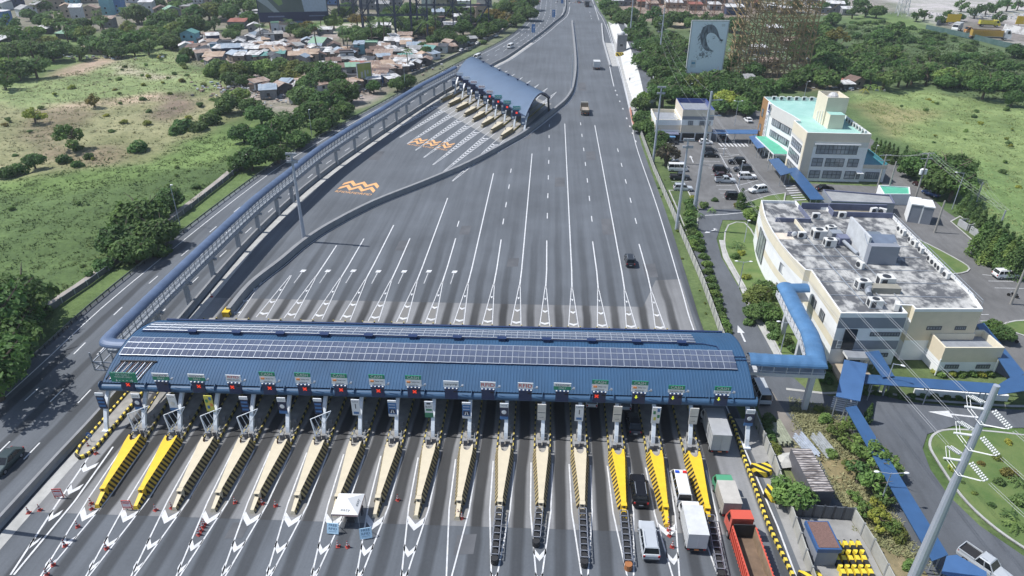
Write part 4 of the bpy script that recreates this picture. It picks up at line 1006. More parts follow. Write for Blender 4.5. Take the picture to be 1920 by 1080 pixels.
# ================================================================== BUILDINGS ON THE RIGHT
BWHITE = M('wall_white', (.78, .79, .79), .7, var=.06, sc=.4); BCREAM = M('wall_cream', (.70, .64, .50), .7, var=.06, sc=.4); BBEIGE = M('wall_beige', (.66, .59, .49), .7, var=.06, sc=.4)
BGREY = M('wall_grey', (.23, .25, .29), .7, var=.08, sc=.4); BBROWN = M('wall_brown', (.33, .19, .085), .7, var=.1, sc=.6); BPURP = M('wall_blue_grey', (.14, .155, .23), .75, var=.15)
MINT = M('mint_roof', (.28, .52, .46), .7, var=.07, sc=.3, col2=(.36, .58, .52)); MINTD = M('green_awning', (.10, .42, .28), .5)
ROOFW = M('weathered_roof', (.11, .115, .125), .9, col2=(.44, .44, .425), sc=.5, thr=(.44, .60), bump=.2, stretch=(1, .7, 1)); ROOFG = M('grey_roof', (.25, .27, .30), .8, var=.15)
PANE = M('window_pane', (.16, .18, .20), .12, col2=(.40, .43, .46), sc=.35); FRAME = M('window_frame', (.07, .08, .095), .5)
def window(parent, o, ux, w_, h_, n, rows=1, fr=.1, pane=PANE, frm=FRAME):
    """a glazed opening: o lower left corner, ux the wall's direction; the normal points to the right of ux"""
    ux = Vector(ux).normalized(); nn = Vector((ux.y, -ux.x, 0)); up = Vector((0, 0, 1)); o = Vector(o)
    mb = MB()
    q = o + nn * .05; mb.add([q, q + ux * w_, q + ux * w_ + up * h_, q + up * h_], [(0, 1, 2, 3)], 0)
    for i in range(n + 1):
        a = o + ux * (w_ * i / n) + nn * .06; mb.beam(a, a + up * h_, fr, .08, 1)
    for j in range(rows + 1):
        a = o + up * (h_ * j / rows) + nn * .07; mb.beam(a - ux * fr / 2, a + ux * (w_ + fr / 2), .08, fr, 1)
    return mb.build('window', [pane, frm], parent)
def banded(parent, pts, bands, name='wall', roof=None, par=.5, pt=.25, roofm=None, top=None):
    """walls in horizontal colour bands, a flat roof sunk behind a parapet"""
    for i, (z0, z1, m) in enumerate(bands):
        mb = MB(); n = len(pts)
        a = sum(pts[j - 1][0] * pts[j][1] - pts[j][0] * pts[j - 1][1] for j in range(n))
        P = pts if a > 0 else pts[::-1]
        mb.add([(x, y, z0) for x, y in P] + [(x, y, z1) for x, y in P], [(j, (j + 1) % n, n + (j + 1) % n, n + j) for j in range(n)])
        mb.build(name, m, parent)
    zt = bands[-1][1]
    inn = offs([*P, P[0], P[1]], pt)[1:-1]; inn = [inn[-1]] + inn[:-1]
    mb = MB(); mb.add([(x, y, zt) for x, y in P] + [(x, y, zt) for x, y in inn] + [(x, y, zt - par) for x, y in inn], [(j, (j + 1) % n, n + (j + 1) % n, n + j) for j in range(n)] + [(n + j, n + (j + 1) % n, 2 * n + (j + 1) % n, 2 * n + j) for j in range(n)])
    mb.build('parapet', top or BWHITE, parent)
    mb = MB(); mb.sheet(inn, zt - par + .01); mb.build('roof', roofm or ROOFW, parent)
# ---- office with mint roof
A = thing('office_building', 'three-storey white and beige office building with mint green roof and tower', 'office building')
fp = [(65.5, 175), (81.3, 175), (81.3, 212), (64.2, 212), (64.2, 204.6), (64.5, 201), (65.5, 196), (66.5, 191), (67.0, 186.4), (65.4, 186.2)]
banded(A, fp, [(0, 9.2, BWHITE), (9.2, 12.8, M('wall_white_top', (.62, .61, .58), .7, var=.04))], roofm=MINT, par=.7)
def slab(x0, y0, z0, x1, y1, z1, m, nm='wall'):
    mb = MB(); mb.box(x0, y0, z0, x1, y1, z1); return mb.build(nm, m, A)
slab(65.46, 174.9, 10.6, 81.34, 175.0, 12.79, BBEIGE); slab(65.46, 174.9, 0, 67.7, 175.0, 10.598, BBEIGE)
slab(65.38, 175.0, 0, 65.5, 186, 2.4, BCREAM); slab(65.38, 175, 9.9, 65.5, 186, 12.79, BCREAM); slab(65.38, 175.002, 2.402, 65.5, 176.3, 9.898, BCREAM)
slab(64.1, 206.2, 0, 64.2, 212.05, 12.79, BBROWN)
slab(63.9, 203.6, 0, 64.4, 205.8, 12.79, BWHITE)
window(A, (68.6, 174.98, 7.4), (1, 0, 0), 10.2, 2.4, 10, 2)
for x, w_, n in ((68.2, 2.6, 2), (71.6, 4.6, 4), (77.2, 2.6, 2)):
    window(A, (x, 174.98, 4.1), (1, 0, 0), w_, 2.1, n, 2); window(A, (x, 174.98, .9), (1, 0, 0), w_, 2.0, n, 2)
window(A, (80.2, 174.98, .9), (1, 0, 0), .8, 1.6, 1, 2)
mb = MB(); mb.box(67.9, 174.5, 9.85, 79.3, 175, 10.05); mb.build('window_hood', BWHITE, A)
mb = MB(); mb.box(79.8, 173.6, 2.7, 81.4, 175, 2.85); mb.build('door_hood', BWHITE, A)
window(A, (65.36, 184.5, 7.0), (0, -1, 0), 7.6, 1.9, 5, 2); window(A, (65.36, 185.0, 3.9), (0, -1, 0), 8.0, 2.1, 6, 2); window(A, (65.36, 184.5, .8), (0, -1, 0), 7, 2.0, 5, 2)
bay = [(64.5, 201), (65.5, 196), (66.5, 191), (67.0, 187)]
for z in (4.4, 7.7):
    for (x0, y0), (x1, y1) in zip(bay, bay[1:]):
        window(A, (x0 - .05, y0 - .2, z), (x1 - x0, y1 - y0, 0), math.hypot(x1 - x0, y1 - y0) - .4, 1.7, 4, 1)
for z in (3, 7.5): window(A, (64.08, 210.6, z), (0, -1, 0), 1.6, 2.2, 2, 2)
mb = MB()
for j in range(5):
    for i in range(2): mb.beam((63.86, 205.6 - i * .9 - .05, 1.5 + j * 1.6), (63.86, 204.8 - i * .9, 3.0 + j * 1.6), .1, .12)
mb.build('lattice_screen', BGREY, A)
mb = MB(); mb.box(63.82, 203.9, 10.9, 63.898, 204.6, 12.5); mb.add([(63.8, 203.7, 12.4), (63.8, 202.9, 12.4), (63.8, 203.5, 10.9), (63.8, 203.8, 10.9)], [(0, 1, 2, 3), (3, 2, 1, 0)]); mb.box(63.82, 202.9, 10.3, 63.9, 204.7, 10.55)
mb.build('logo', M('logo_blue', (.03, .06, .22), .5), A)
mb = MB(); mb.prism([(62.0, 186.6), (66.4, 186.6), (65.6, 196), (64.2, 203), (61.2, 203)], 3.0, 3.4, 0, 1); mb.build('porch_roof', [BWHITE, MINTD], A)
mb = MB()
for y in (187, 191, 195, 199, 202.6): mb.tube((62.2, y, 0), (62.2, y, 3), .15)
for i in range(12): mb.beam((63.4, 188 + i * 1.2, 0), (63.4, 188 + i * 1.2, 3), .12, .3)
mb.build('porch_column', BWHITE, A)
mb = MB(); mb.prism([(72.3, 184.5), (77.7, 184.5), (77.7, 192), (72.3, 192)], 12.1, 18.2); mb.build('tower', BCREAM, A)
for a in ((72.3, 184.5, 77.7, 184.7), (72.3, 191.8, 77.7, 192), (72.3, 184.7, 72.5, 191.8), (77.5, 184.7, 77.7, 191.8)):
    mb = MB(); mb.box(a[0], a[1], 18.2, a[2], a[3], 19.4); mb.build('tower_parapet', BCREAM, A)
mb = MB(); mb.sheet([(72.5, 184.7), (77.5, 184.7), (77.5, 191.8), (72.5, 191.8)], 18.22); mb.sphere((75.3, 189, 18.3), 1.5); mb.build('water_tank', M('tank_grey', (.5, .5, .5), .4), A)
mb = MB(); mb.prism([(72.6, 181.2), (76.4, 181.2), (76.4, 184.4), (72.6, 184.4)], 12.1, 15.8, 0, 1); mb.build('stair_head', [BCREAM, MINT], A)
mb = MB()
for y in (185.6, 187.2, 188.8): mb.tube((72.1, y, 12.1), (72.1, y, 16 - (y - 185) * .3), .1, None, 6, 0)
mb.build('vent_pipe', BWHITE, A)
mb = MB(); mb.prism([(81.4, 175.6), (87.6, 175.6), (87.6, 188), (81.4, 188)], 0, 4.2, 0); mb.build('annex_wall', BWHITE, A)
mb = MB(); mb.box(81.35, 175.5, 3.6, 87.7, 175.58, 4.6); mb.build('annex_band', BBEIGE, A)
mb = MB(); mb.box(81.4, 175.62, 4.2, 87.6, 188, 4.25); mb.box(87.4, 175.62, 4.25, 87.65, 188, 5.0); mb.build('annex_roof', M('blue_green_roof', (.06, .22, .26), .5), A)
window(A, (82.6, 175.45, .9), (1, 0, 0), 3.4, 1.7, 6, 1)
# ---- big flat-roofed building
B = thing('administration_building', 'large flat-roofed cream and grey building with curved front and stained roof', 'office building')
HB = 9.4
front = smooth_path([(44.6, 136.4), (43.0, 127), (42.6, 118), (43.0, 111), (43.9, 105.2)], 4)
main = front[:-1] + [(43.9, 105.2), (44.8, 104.9), (44.8, 91.2), (54.9, 91.8), (54.9, 94.2), (56.6, 94.2), (56.6, 93.2), (67.0, 93.9), (68.0, 99), (68.4, 115), (68.9, 131.0), (57.3, 131), (57.2, 133.6), (51.8, 133.8), (51.8, 136.5)]
banded(B, main, [(0, 3.2, BWHITE), (3.2, 4.6, BCREAM), (4.6, 7.3, BWHITE), (7.3, HB, BCREAM)], par=.55)
def facade(x0, x1, y0, y1, bands, off=.06):
    """painted bands on one straight wall"""
    d = Vector((x1 - x0, y1 - y0, 0)); n = Vector((d.y, -d.x, 0)).normalized() * off
    for z0, z1, m in bands:
        mb = MB(); a, b = Vector((x0, y0, 0)) + n, Vector((x1, y1, 0)) + n
        c, e = Vector((x1, y1, 0)), Vector((x0, y0, 0))
        mb.prism([(a.x, a.y), (b.x, b.y), (c.x, c.y), (e.x, e.y)], z0, z1); mb.build('wall', m, B)
facade(44.8, 54.9, 91.2, 91.8, [(0, 2.9, BWHITE), (2.9, 4.5, BGREY), (4.5, 6.7, BWHITE), (6.7, 8.6, BGREY), (8.6, HB - .02, BWHITE)])
facade(56.6, 67.0, 93.2, 93.9, [(0, 3.7, BWHITE), (3.7, 8.9, M('wall_tan', (.66, .58, .44), .7, var=.05)), (8.9, HB - .02, BWHITE)])
mb = MB(); mb.box(46.2, 91.0, 3.0, 48.0, 91.25, 6.6); mb.build('window', GLASS, B)
for x, z, w_ in ((50.2, 5.4, 2.2), (53.4 - 1, 5.4, 2.2), (51.6, 1.6, 2.2)): window(B, (x, 91.42 + (x - 50) * .06, z), (1, .06, 0), w_, .6, 5, 1, fr=.12)
for x in (59.4, 63.8): window(B, (x, 93.36 + (x - 59.4) * .067, 5.7), (1, .067, 0), 2.2 if x < 60 else 1.6, .55, 5, 1, fr=.12)
window(B, (45.5, 91.15, 3.2), (1, .05, 0), 1.4, 1.3, 2, 2, frm=BWHITE)
# west front windows
for (x0, y0, x1, y1, z, h, n) in ((42.9, 113.5, 44.05, 105.8, 4.9, 1.6, 8), (42.85, 113, 43.95, 106.4, .9, 1.7, 8), (43.3, 129, 42.75, 123, 1.2, 5.4, 3)):
    window(B, (x0 - .12, y0, z), (x1 - x0, y1 - y0, 0), math.hypot(x1 - x0, y1 - y0), h, n, 1)
for y in (101.6, 97.6): window(B, (44.72, y, 4.9), (0, -1, 0), 1.7, 1.5, 3, 1)
mb = MB(); mb.box(43.2, 118.3, .1, 46.2, 121.2, 8.9); mb.build('recess', BBEIGE, B)
# annex at the front right
ann = [(60.6, 91.2), (69.4, 91.8), (69.0, 97.4), (67.0, 97.3), (67.0, 93.88), (60.5, 93.42)]
banded(B, [(60.6, 89.4), (69.6, 90.0), (69.2, 95), (67.3, 94.9), (66.98, 93.9), (60.4, 93.4)], [(0, 2.4, BWHITE), (2.4, 5.0, M('wall_tan', (.66, .58, .44), .7))], name='annex_wall', par=1.1, roofm=ROOFG, top=BCREAM)
for x in (61.6, 66.4): window(B, (x, 89.46 + (x - 61.6) * .067, 1.3), (1, .067, 0), 2.0, .6, 5, 1, fr=.12)
mb = MB(); mb.tube((60.5, 89.3, 0), (60.5, 89.3, 3), .1); mb.tube((69.2, 89.8, 0), (69.2, 89.8, 3), .1); mb.build('drain_pipe', BWHITE, B)
# roofs on the roof
def rbox(x0, y0, x1, y1, z0, z1, m, nm, mt=None):
    mb = MB(); mb.prism([(x0, y0), (x1, y0), (x1, y1), (x0, y1)], z0, z1, 0, 1); return mb.build(nm, [m, mt or m], B)
ZR = HB - .54
rbox(44.9, 126.4, 51.6, 126.65, ZR, HB + .3, BPURP, 'roof_curb'); rbox(51.4, 126.66, 51.6, 133.7, ZR, HB + .3, BPURP, 'roof_curb'); rbox(51.9, 133.4, 57.2, 133.62, ZR, HB + .8, BPURP, 'roof_curb')
rbox(57.2, 129.9, 68.6, 130.15, ZR, HB + .5, BPURP, 'roof_curb'); rbox(57.0, 129.9, 57.25, 133, ZR, HB + .5, BPURP, 'roof_curb'); rbox(57.3, 133.2, 68.7, 133.5, HB - 2, HB + .9, BPURP, 'roof_curb')
rbox(57.2, 131.1, 68.6, 133.2, HB - 2, ZR + .1, BPURP, 'rear_roof', M('mossy_roof', (.36, .33, .24), .9, col2=(.15, .14, .12), sc=.6))
rbox(55.6, 109.0, 60.4, 110.4, ZR, HB + 2.9, BGREY, 'penthouse'); rbox(55.6, 110.42, 56.0, 119.4, ZR, HB + 3.9, M('penthouse_white', (.5, .52, .54), .7), 'penthouse'); rbox(60.0, 110.42, 60.4, 114, ZR, HB + 2.9, BGREY, 'penthouse')
mb = MB(); mb.add([(55.5, 110.4, HB + 2.6), (60.6, 110.4, HB + 2.6), (60.6, 112.4, HB + 3.7), (55.5, 112.4, HB + 3.7)], [(0, 1, 2, 3)]); mb.box(56.02, 110.6, ZR, 60, 112.3, HB + 2.5); mb.build('penthouse_roof', M('penthouse_sheet', (.16, .20, .27), .5), B)
rbox(57.6, 114.2, 60.4, 117.2, ZR + 1.2, ZR + 2.6, M('tank_box', (.15, .18, .22), .4), 'roof_tank')
rbox(45.2, 119.6, 48.4, 119.8, ZR, HB + .4, BPURP, 'roof_curb'); rbox(48.4, 119.6, 48.6, 126.3, ZR, HB + .3, BCREAM, 'roof_curb')
for y in (97.5, 102, 106.5, 111.5, 116): 
    mb = MB(); mb.beam((45.5, y, ZR + .06), (66, y + .6, ZR + .06), .12, .1); mb.build('roof_pipe', STEEL, B)
for x in (53.2, 56.0, 49.8):
    mb = MB(); mb.beam((x, 95, ZR + .12), (x - 1.5, 125, ZR + .12), .16, .12); mb.build('roof_pipe', STEEL, B)
mb = MB()
for i in range(17):
    y = 95 + i * 2.1; mb.beam((67.6 + .03 * i * 1.2 - .2, y, HB), (67.6 + .03 * i * 1.2 - .2, y, HB + .9), .06, .06)
mb.beam((67.3, 95, HB + .9), (68.2, 129, HB + .9), .07, .07); mb.beam((67.3, 95, HB + .5), (68.2, 129, HB + .5), .05, .05); mb.build('roof_railing', STEEL, B)
# entrance porch
rbox(46.6, 89.0, 50.2, 91.1, 2.5, 2.9, BWHITE, 'porch_roof', ROOFG); rbox(46.9, 89.2, 47.1, 89.4, 0, 2.5, BWHITE, 'porch_column'); rbox(49.7, 89.3, 49.9, 89.5, 0, 2.5, BWHITE, 'porch_column')
mb = MB(); mb.box(47.2, 90.9, .1, 49.6, 91.15, 2.3); mb.build('door', GLASS, B)
mb = MB(); mb.prism([(45.0, 85.8), (50.6, 86.4), (50.2, 91.1), (45.2, 90.9)], 0, .35); lab(mb.build('entrance_step', M('tan_paving', (.40, .34, .26), .8)), 'tan paved entrance steps before the grey front of the flat-roofed building', 'steps')
# air conditioners
ACW = M('ac_white', (.66, .66, .64), .5, var=.06)
def ac(s=1.0, big=False):
    r = thing('air_conditioner', 'x', 'air conditioner')
    w_, d, h = (1.0, .45, .9) if not big else (2.2, 1.6, 1.6)
    mb = MB(); mb.box(-w_ / 2, -d / 2, .1, w_ / 2, d / 2, h); mb.box(-w_ / 2 + .08, -d / 2 + .05, 0, w_ / 2 - .08, d / 2 - .05, .1); mb.build('casing', ACW, r)
    mb = MB()
    if big: mb.tube((0, 0, h + .01), (0, 0, h + .06), .6, None, 14); mb.box(-w_ / 2 - .02, -d / 2 + .3, .3, -w_ / 2 - .001, d / 2 - .3, h - .2); mb.box(-w_ / 2 + .25, -d / 2 - .02, .25, -.1, -d / 2 - .001, h - .2)
    else: mb.tube((-.15, -d / 2 - .02, .5), (-.15, -d / 2 - .001, .5), .33, None, 12)
    mb.build('fan_grille', DARK, r); return r
ac1, acb = ac(), ac(big=True)
row = []
for i, y in enumerate((123.3, 121.8, 118.5, 116.9, 114.3, 110.7, 109.3, 108.0, 107.0, 104.8)):
    o = ac1 if i == 0 else dup(ac1); o.location = (66.9 + (y - 110) * .02, y, ZR); o.rotation_euler = (0, 0, rad(-90 if i % 3 else -80)); o.scale = (1.25,) * 3; o['group'] = 'air conditioners along the roof railing'; row.append(o)
for i, o in enumerate(sorted(row, key=lambda o: -o.location.y)): o['label'] = 'white air conditioner by roof railing, {}'.format('farthest of the row' if i == 0 else ORD[i] + ' from the far end')
for i, (x, y, rz_, s_, l) in enumerate(((50.7, 119.4, 0, 1.1, 'large white air conditioner left of the ductwork on flat roof'), (53.9, 122.2, .2, .8, 'square white air conditioner behind the ductwork on flat roof'), (51.6, 116.0, 0, .9, 'low white air conditioner joined to the round duct'),
                                        (51.4, 100.2, .1, .95, 'white air conditioner at left edge of the stained roof'), (55.4, 101.3, 0, 1.1, 'white air conditioner with curved grey duct at mid roof'), (51.0, 94.3, 0, .9, 'white air conditioner just above the grey front wall'))):
    o = acb if i == 0 else dup(acb); o.location = (x, y, ZR); o.rotation_euler = (0, 0, rz_); o.scale = (s_,) * 3; o['label'] = l; o['group'] = 'large roof air conditioners'
for i, (x, y, rz_, l) in enumerate(((53.2, 128.5, 0, 'small air conditioner behind the tall roof kerb'), (58.6, 129.4, 0, 'small air conditioner against the blue-grey roof kerb'), (65.6, 131.8, .3, 'small air conditioner on the mossy rear roof, left'), (67.2, 131.6, -.6, 'small air conditioner on the mossy rear roof, right'), (53.8, 107.4, -1.2, 'small air conditioner on the roof beside the penthouse wall'), (47.6, 119.1, 0, 'small air conditioner by the sunken cream light well'), (54.0, 93.6, 1.2, 'small air conditioner near the grey front corner'))):
    o = dup(ac1); o.location = (x, y, ZR + (.1 if y > 131 else 0)); o.rotation_euler = (0, 0, rz_); o.scale = (1.4,) * 3; o['label'] = l; o['group'] = 'small roof air conditioners'
r = thing('air_duct', 'bent metal air duct with grey box on the flat roof', 'air duct', (0, 0, 0))
mb = MB(); mb.box(53.4, 116.2, ZR, 55.2, 118.2, ZR + 1.5); mb.build('duct_box', BPURP, r)
mb = MB(); mb.path([(52.6, 117, ZR + 1.0), (54, 116.6, ZR + 1), (54.4, 115.2, ZR + .8), (54.8, 113.6, ZR + .6), (55.2, 112.4, ZR + .4)], .32, 8); mb.box(53.0, 119, ZR, 55, 120.8, ZR + 1.2); mb.build('duct_pipe', STEEL, r)
r = thing('air_duct', 'broad curved grey duct at the front part of the flat roof', 'air duct', (0, 0, 0))
mb = MB(); mb.box(52.4, 98.6, ZR, 56.8, 100.2, ZR + 1.0); mb.build('duct_box', M('duct_tan', (.27, .26, .22), .7), r); mb = MB(); mb.path([(52.4, 99.4, ZR + .6), (51.6, 98.6, ZR + .6), (51.4, 97.4, ZR + .5)], .45, 8); mb.build('duct_pipe', STEEL, r)
for x, y, z, l, s_ in ((46.2, 119.2, ZR + .8, 'white satellite dish beside the cream light well', .5), (60.8, 113.4, ZR + 1.8, 'white satellite dish on mast behind the penthouse', .5)):
    r = thing('satellite_dish', l, 'satellite dish', (x, y, ZR)); mb = MB(); mb.tube((0, 0, 0), (0, 0, z - ZR), .05); mb.build('mast', STEEL, r); mb = MB(); mb.sphere((0, -.05, z - ZR), s_, 0, 12, 6, (1, .3, 1)); mb.build('dish', BWHITE, r)
for i, (x, y) in enumerate([(80.2, 176.6 + 1.9 * j) for j in range(7)] + [(67 + 2.2 * j, 210.8) for j in range(6)]):
    o = dup(ac1); o.location = (x, y, 12.12); o.rotation_euler = (0, 0, -1.57 if i < 7 else 0); o.scale = (1.3,) * 3; o['group'] = 'air conditioners on the mint roof'; o['label'] = ('air conditioner along right edge of mint roof, {} from the front'.format(('first', 'second', 'third', 'fourth', 'fifth', 'sixth', 'seventh')[i]) if i < 7 else 'air conditioner along back edge of mint roof, {}'.format(('leftmost', 'second from left', 'third from left', 'fourth from left', 'fifth from left', 'rightmost')[i - 7]))
# ---- box-shaped guard building by the road
Cb = thing('guard_building', 'two-storey cream building with blue parapet roof by car park', 'building')
B_keep = B; B = Cb
banded(Cb, [(32.4, 208.2), (40.0, 208.4), (40.0, 221), (32.4, 221)], [(0, 3.2, BWHITE), (3.2, 4.6, BBEIGE), (4.6, 6.2, BWHITE)], roofm=ROOFG, par=1.0, top=BCREAM)
banded(Cb, [(40.02, 207.6), (49.4, 207.8), (49.4, 221.5), (40.02, 221.5)], [(0, 2.6, BWHITE), (2.6, 4.9, BBEIGE), (4.9, 6.6, BWHITE), (6.6, 9.6, BBEIGE)], roofm=ROOFG, par=1.4, top=M('parapet_blue', (.05, .08, .25), .5))
facade(40.02, 49.4, 207.6, 207.8, [(6.6, 7.6, BGREY)])
for x in (42, 45.4, 47.2): window(Cb, (x, 207.55, 5.0), (1, 0, 0), 1.3, 1.2, 2, 2)
for x0, x1 in ((38.6, 40), (40.6, 44.2), (44.7, 48.6)):
    mb = MB(); mb.box(x0, 207.3, .3, x1, 207.58, 2.5); mb.build('garage_opening', BLACK, Cb)
mb = MB(); mb.box(34.0, 205.6, 2.4, 39.4, 208.1, 2.6); mb.build('porch_roof', BPURP, Cb)
mb = MB(); mb.box(34.6, 204.2, 2.0, 38.2, 205.5, 2.15); mb.build('awning', M('pale_blue_awning', (.12, .28, .50), .5), Cb)
mb = MB()
for i in range(4): mb.cbox((39.2, 210 + i * 1.5, 5.8), (.6, .9, .9))
mb.build('air_conditioner', ACW, Cb)
B = B_keep
# ---- small buildings behind
r = thing('flat_roofed_shed', 'long low grey shed with pale stained flat roof behind the big building', 'shed')
banded(r, [(65.8, 152.4), (80.0, 152.0), (81.2, 157.4), (66.4, 160)], [(0, 3.4, BGREY)], roofm=M('pale_stained_roof', (.40, .41, .41), .9, col2=(.22, .23, .24), sc=.5), par=.35, top=BPURP)
r = thing('pump_house', 'small white hut with bright green flat roof by the utility poles', 'hut'); banded(r, [(80.6, 159.4), (87.0, 159.8), (89.0, 164.8), (81.8, 165.6)], [(0, 2.8, BWHITE)], roofm=MINTD, par=.3)
r = thing('water_tank_house', 'tall white and grey box tank house on the lawn', 'tank house', (82.4, 149.4, 0), rad(-18))
mb = MB(); mb.box(0, 0, 0, 2.2, 4.6, 4.2); mb.box(2.6, 0, 0, 4.6, 4.6, 4.0); mb.build('wall', BGREY, r); mb = MB(); mb.box(-.1, -.1, 4.2, 2.3, 4.7, 4.45); mb.box(2.5, -.1, 4.0, 4.7, 4.7, 4.25); mb.box(-.12, -.06, 0, -.001, 4.7, 4.2); mb.box(2.25, -.02, 0, 2.55, .2, 4.1); mb.build('trim', BWHITE, r)
for i, (x, y) in enumerate(((94.2, 146.5), (94.8, 142.6))):
    r = thing('skip_box', ('grey concrete bin by back road, far one of pair', 'grey concrete bin by back road, near one of pair')[i], 'bin', (x, y, 0), .15); mb = MB(); mb.sweep([(0, 0), (0, 1.7), (-.2, 1.7), (-.2, 0)], [(-1, -1.4), (1, -1.4), (1, 1.4), (-1, 1.4), (-1, -1.4)], closed=True); mb.build('wall', M('bin_concrete', (.36, .37, .38), .8), r)
# ---- covered walkways
def walkway(name, label, px, z, slope=.0, posts=True, mat=BLUE_ROOF):
    P = [G(x, y, z) for x, y in px]
    r = thing(name, label, 'covered walkway')
    mb = MB(); mb.prism([(p.x, p.y) for p in P], z - .12, z, 0); 
    mb.build('roof', mat, r)
    if posts:
        a, b, c, d = P[:4]
        for t in (.06, .5, .94):
            for u, v in ((a, b), (d, c)):
                q = u.lerp(v, t).lerp((a + b + c + d) / 4, .06); mb = MB(); mb.tube((q.x, q.y, 0), (q.x, q.y, z - .13), .08, None, 6); mb.build('post', STEEL, r)
    return r
RIB = M('walkway_blue_sheet', (.04, .10, .22), .4, var=.1, sc=.6)
walkway('covered_walkway', 'short blue walkway roof from guard building to brown wall', [(1337, 243), (1422, 243), (1420, 251), (1338, 250)], 3)
walkway('covered_walkway', 'blue walkway roof beside the car park at brown office corner', [(1404, 256), (1418, 253), (1434, 276), (1420, 278)], 3.0)
walkway('covered_walkway', 'blue walkway roof from the green porch toward the long sloping one', [(1441, 299), (1460, 296), (1485, 323), (1464, 329)], 3.1, mat=RIB)
walkway('covered_walkway', 'long blue walkway roof leading down to the flat-roofed building', [(1474, 316), (1494, 314), (1546, 374), (1520, 374)], 3.0, mat=RIB)
walkway('entrance_canopy', 'large blue sheet canopy spanning the road beside the zebra crossing', [(1583, 674), (1627, 682), (1613, 752), (1567, 743)], 3.8, mat=BLUE_ROOF)
walkway('covered_walkway', 'short blue walkway roof leading to the grey front entrance', [(1622, 660), (1648, 657), (1677, 705), (1655, 707)], 3.3, mat=RIB)
walkway('covered_walkway', 'long straight blue walkway roof in front of the hedge', [(1616, 701), (1868, 719), (1872, 738), (1614, 718)], 3.0, mat=RIB)
walkway('covered_walkway', 'diagonal blue walkway roof at right edge beside the round shrub', [(1830, 608), (1845, 605), (1922, 700), (1898, 712)], 3.2, mat=RIB)
walkway('covered_walkway', 'wide blue walkway corner roof at the right edge', [(1870, 722), (1900, 704), (1950, 702), (1950, 728), (1872, 740)], 3.35, mat=RIB)
walkway('covered_walkway', 'steep blue walkway roof running down past the bushes', [(1585, 764), (1606, 760), (1778, 1040), (1748, 1052)], 2.9, mat=RIB)
walkway('covered_walkway', 'blue walkway roof beside the pickup at the bottom', [(1775, 1042), (1794, 1040), (1850, 1072), (1850, 1110), (1765, 1074)], 3.3, mat=BLUE_ROOF)
# elevated link to the plaza
br2 = covered_bridge('covered_footbridge', 'light blue covered footbridge linking the toll canopy to the flat-roofed building', [(28.9, 80.6), (33, 80.4), (38.2, 80.4), (39.0, 84), (39.6, 88), (39.7, 94), (40.1, 102.4)], 6.35, M('bright_blue_tube', (.075, .18, .34), .5, .05, var=.18, sc=.4), M('white_walkway', (.50, .52, .55), .5, var=.05), hw=1.18, tops=1.95)
mb = MB(); arc = [(1.2 * math.cos(PI * i / 8), 7.5 + .85 * math.sin(PI * i / 8)) for i in range(9)]; mb.sweep(arc, [(40.2, 101.6), (43.6, 101.9)]); mb.build('tunnel_roof', MATS['bright_blue_tube'], br2)
mb = MB(); mb.box(40.2, 100.5, 5.85, 43.7, 103.1, 6.35); mb.build('walkway', MATS['white_walkway'], br2)
for x, y in ((37.8, 79.8), (39.5, 90), (40.3, 99.5)):
    mb = MB(); mb.box(x - .35, y - .35, 0, x + .35, y + .35, 5.8); mb.build('post', MATS['white_walkway'], br2)
# ---- walls and fences
def panel_wall(label, pts, h, mat, step=2.4, post=None, th=.12, name='concrete_fence'):
    r = thing(name, label, 'fence'); P = [Vector(p) for p in pts]
    mb = MB(); mb.sweep([(th / 2, 0), (th / 2, h), (-th / 2, h), (-th / 2, 0)], pts, closed=True); mb.build('panel', mat, r)
    mb = MB(); acc = 0
    for a, b in zip(P, P[1:]):
        n = max(1, round((b - a).length / step))
        for i in range(n):
            q = a.lerp(b, i / n); mb.cbox((q.x, q.y, h / 2 + .05), (.22, .22, h + .1))
    o = mb.build('fence_posts', post or mat, r); o['kind'] = 'stuff'
    return r
FENC = M('fence_concrete', (.36, .36, .33), .9, var=.2, sc=.5); FENP = M('fence_post', (.24, .25, .25), .9)
panel_wall('concrete panel fence between expressway and service road', [(28.9, 215), (28.8, 180), (29.6, 143), (30.1, 115.8), (29.9, 100), (30, 74), (30.2, 68), (29.9, 60), (29.5, 51), (29.3, 46)], 1.7, FENC, post=FENP)
panel_wall('grey concrete panel fence beside the dry shrubs at bottom', [(37.0, 59.4), (37.5, 55), (37.6, 51.7), (37.7, 47)], 1.8, FENC, post=FENP)
panel_wall('dark sheet metal gate across the storage yard', [(30.2, 59.6), (37.0, 59.4)], 1.9, M('gate_sheet', (.09, .10, .115), .5, var=.3, sc=3., stretch=(4, 1, .3)), step=1.2, post=DARK, name='metal_gate')
FDK = M('footpath_fence', (.10, .11, .125), .6, var=.25)
panel_wall('dark panel fence along the footpath beyond the green verge', offs(PATH_L, -1.5)[1:-1], 1.1, FDK, step=3.2, post=STEEL, name='footpath_fence')
r = thing('guard_rail', 'low steel guard rail along the left edge of the through lanes', 'guard rail')
mb = MB(); gp = [p_ for p_ in offs(EL, 1.7) if p_[1] < 420]; mb.sweep([(.03, .45), (.03, .8), (-.03, .8), (-.03, .45)], gp, closed=True); mb.build('rail', M('dull_rail', (.13, .15, .14), .6), r)
mb = MB()
for a, b in zip(gp, gp[1:]):
    for i in range(4): mb.cbox((a[0] + (b[0] - a[0]) * i / 4 + .1, a[1] + (b[1] - a[1]) * i / 4, .35), (.12, .12, .7))
o = mb.build('rail_posts', DARK, r); o['kind'] = 'stuff'
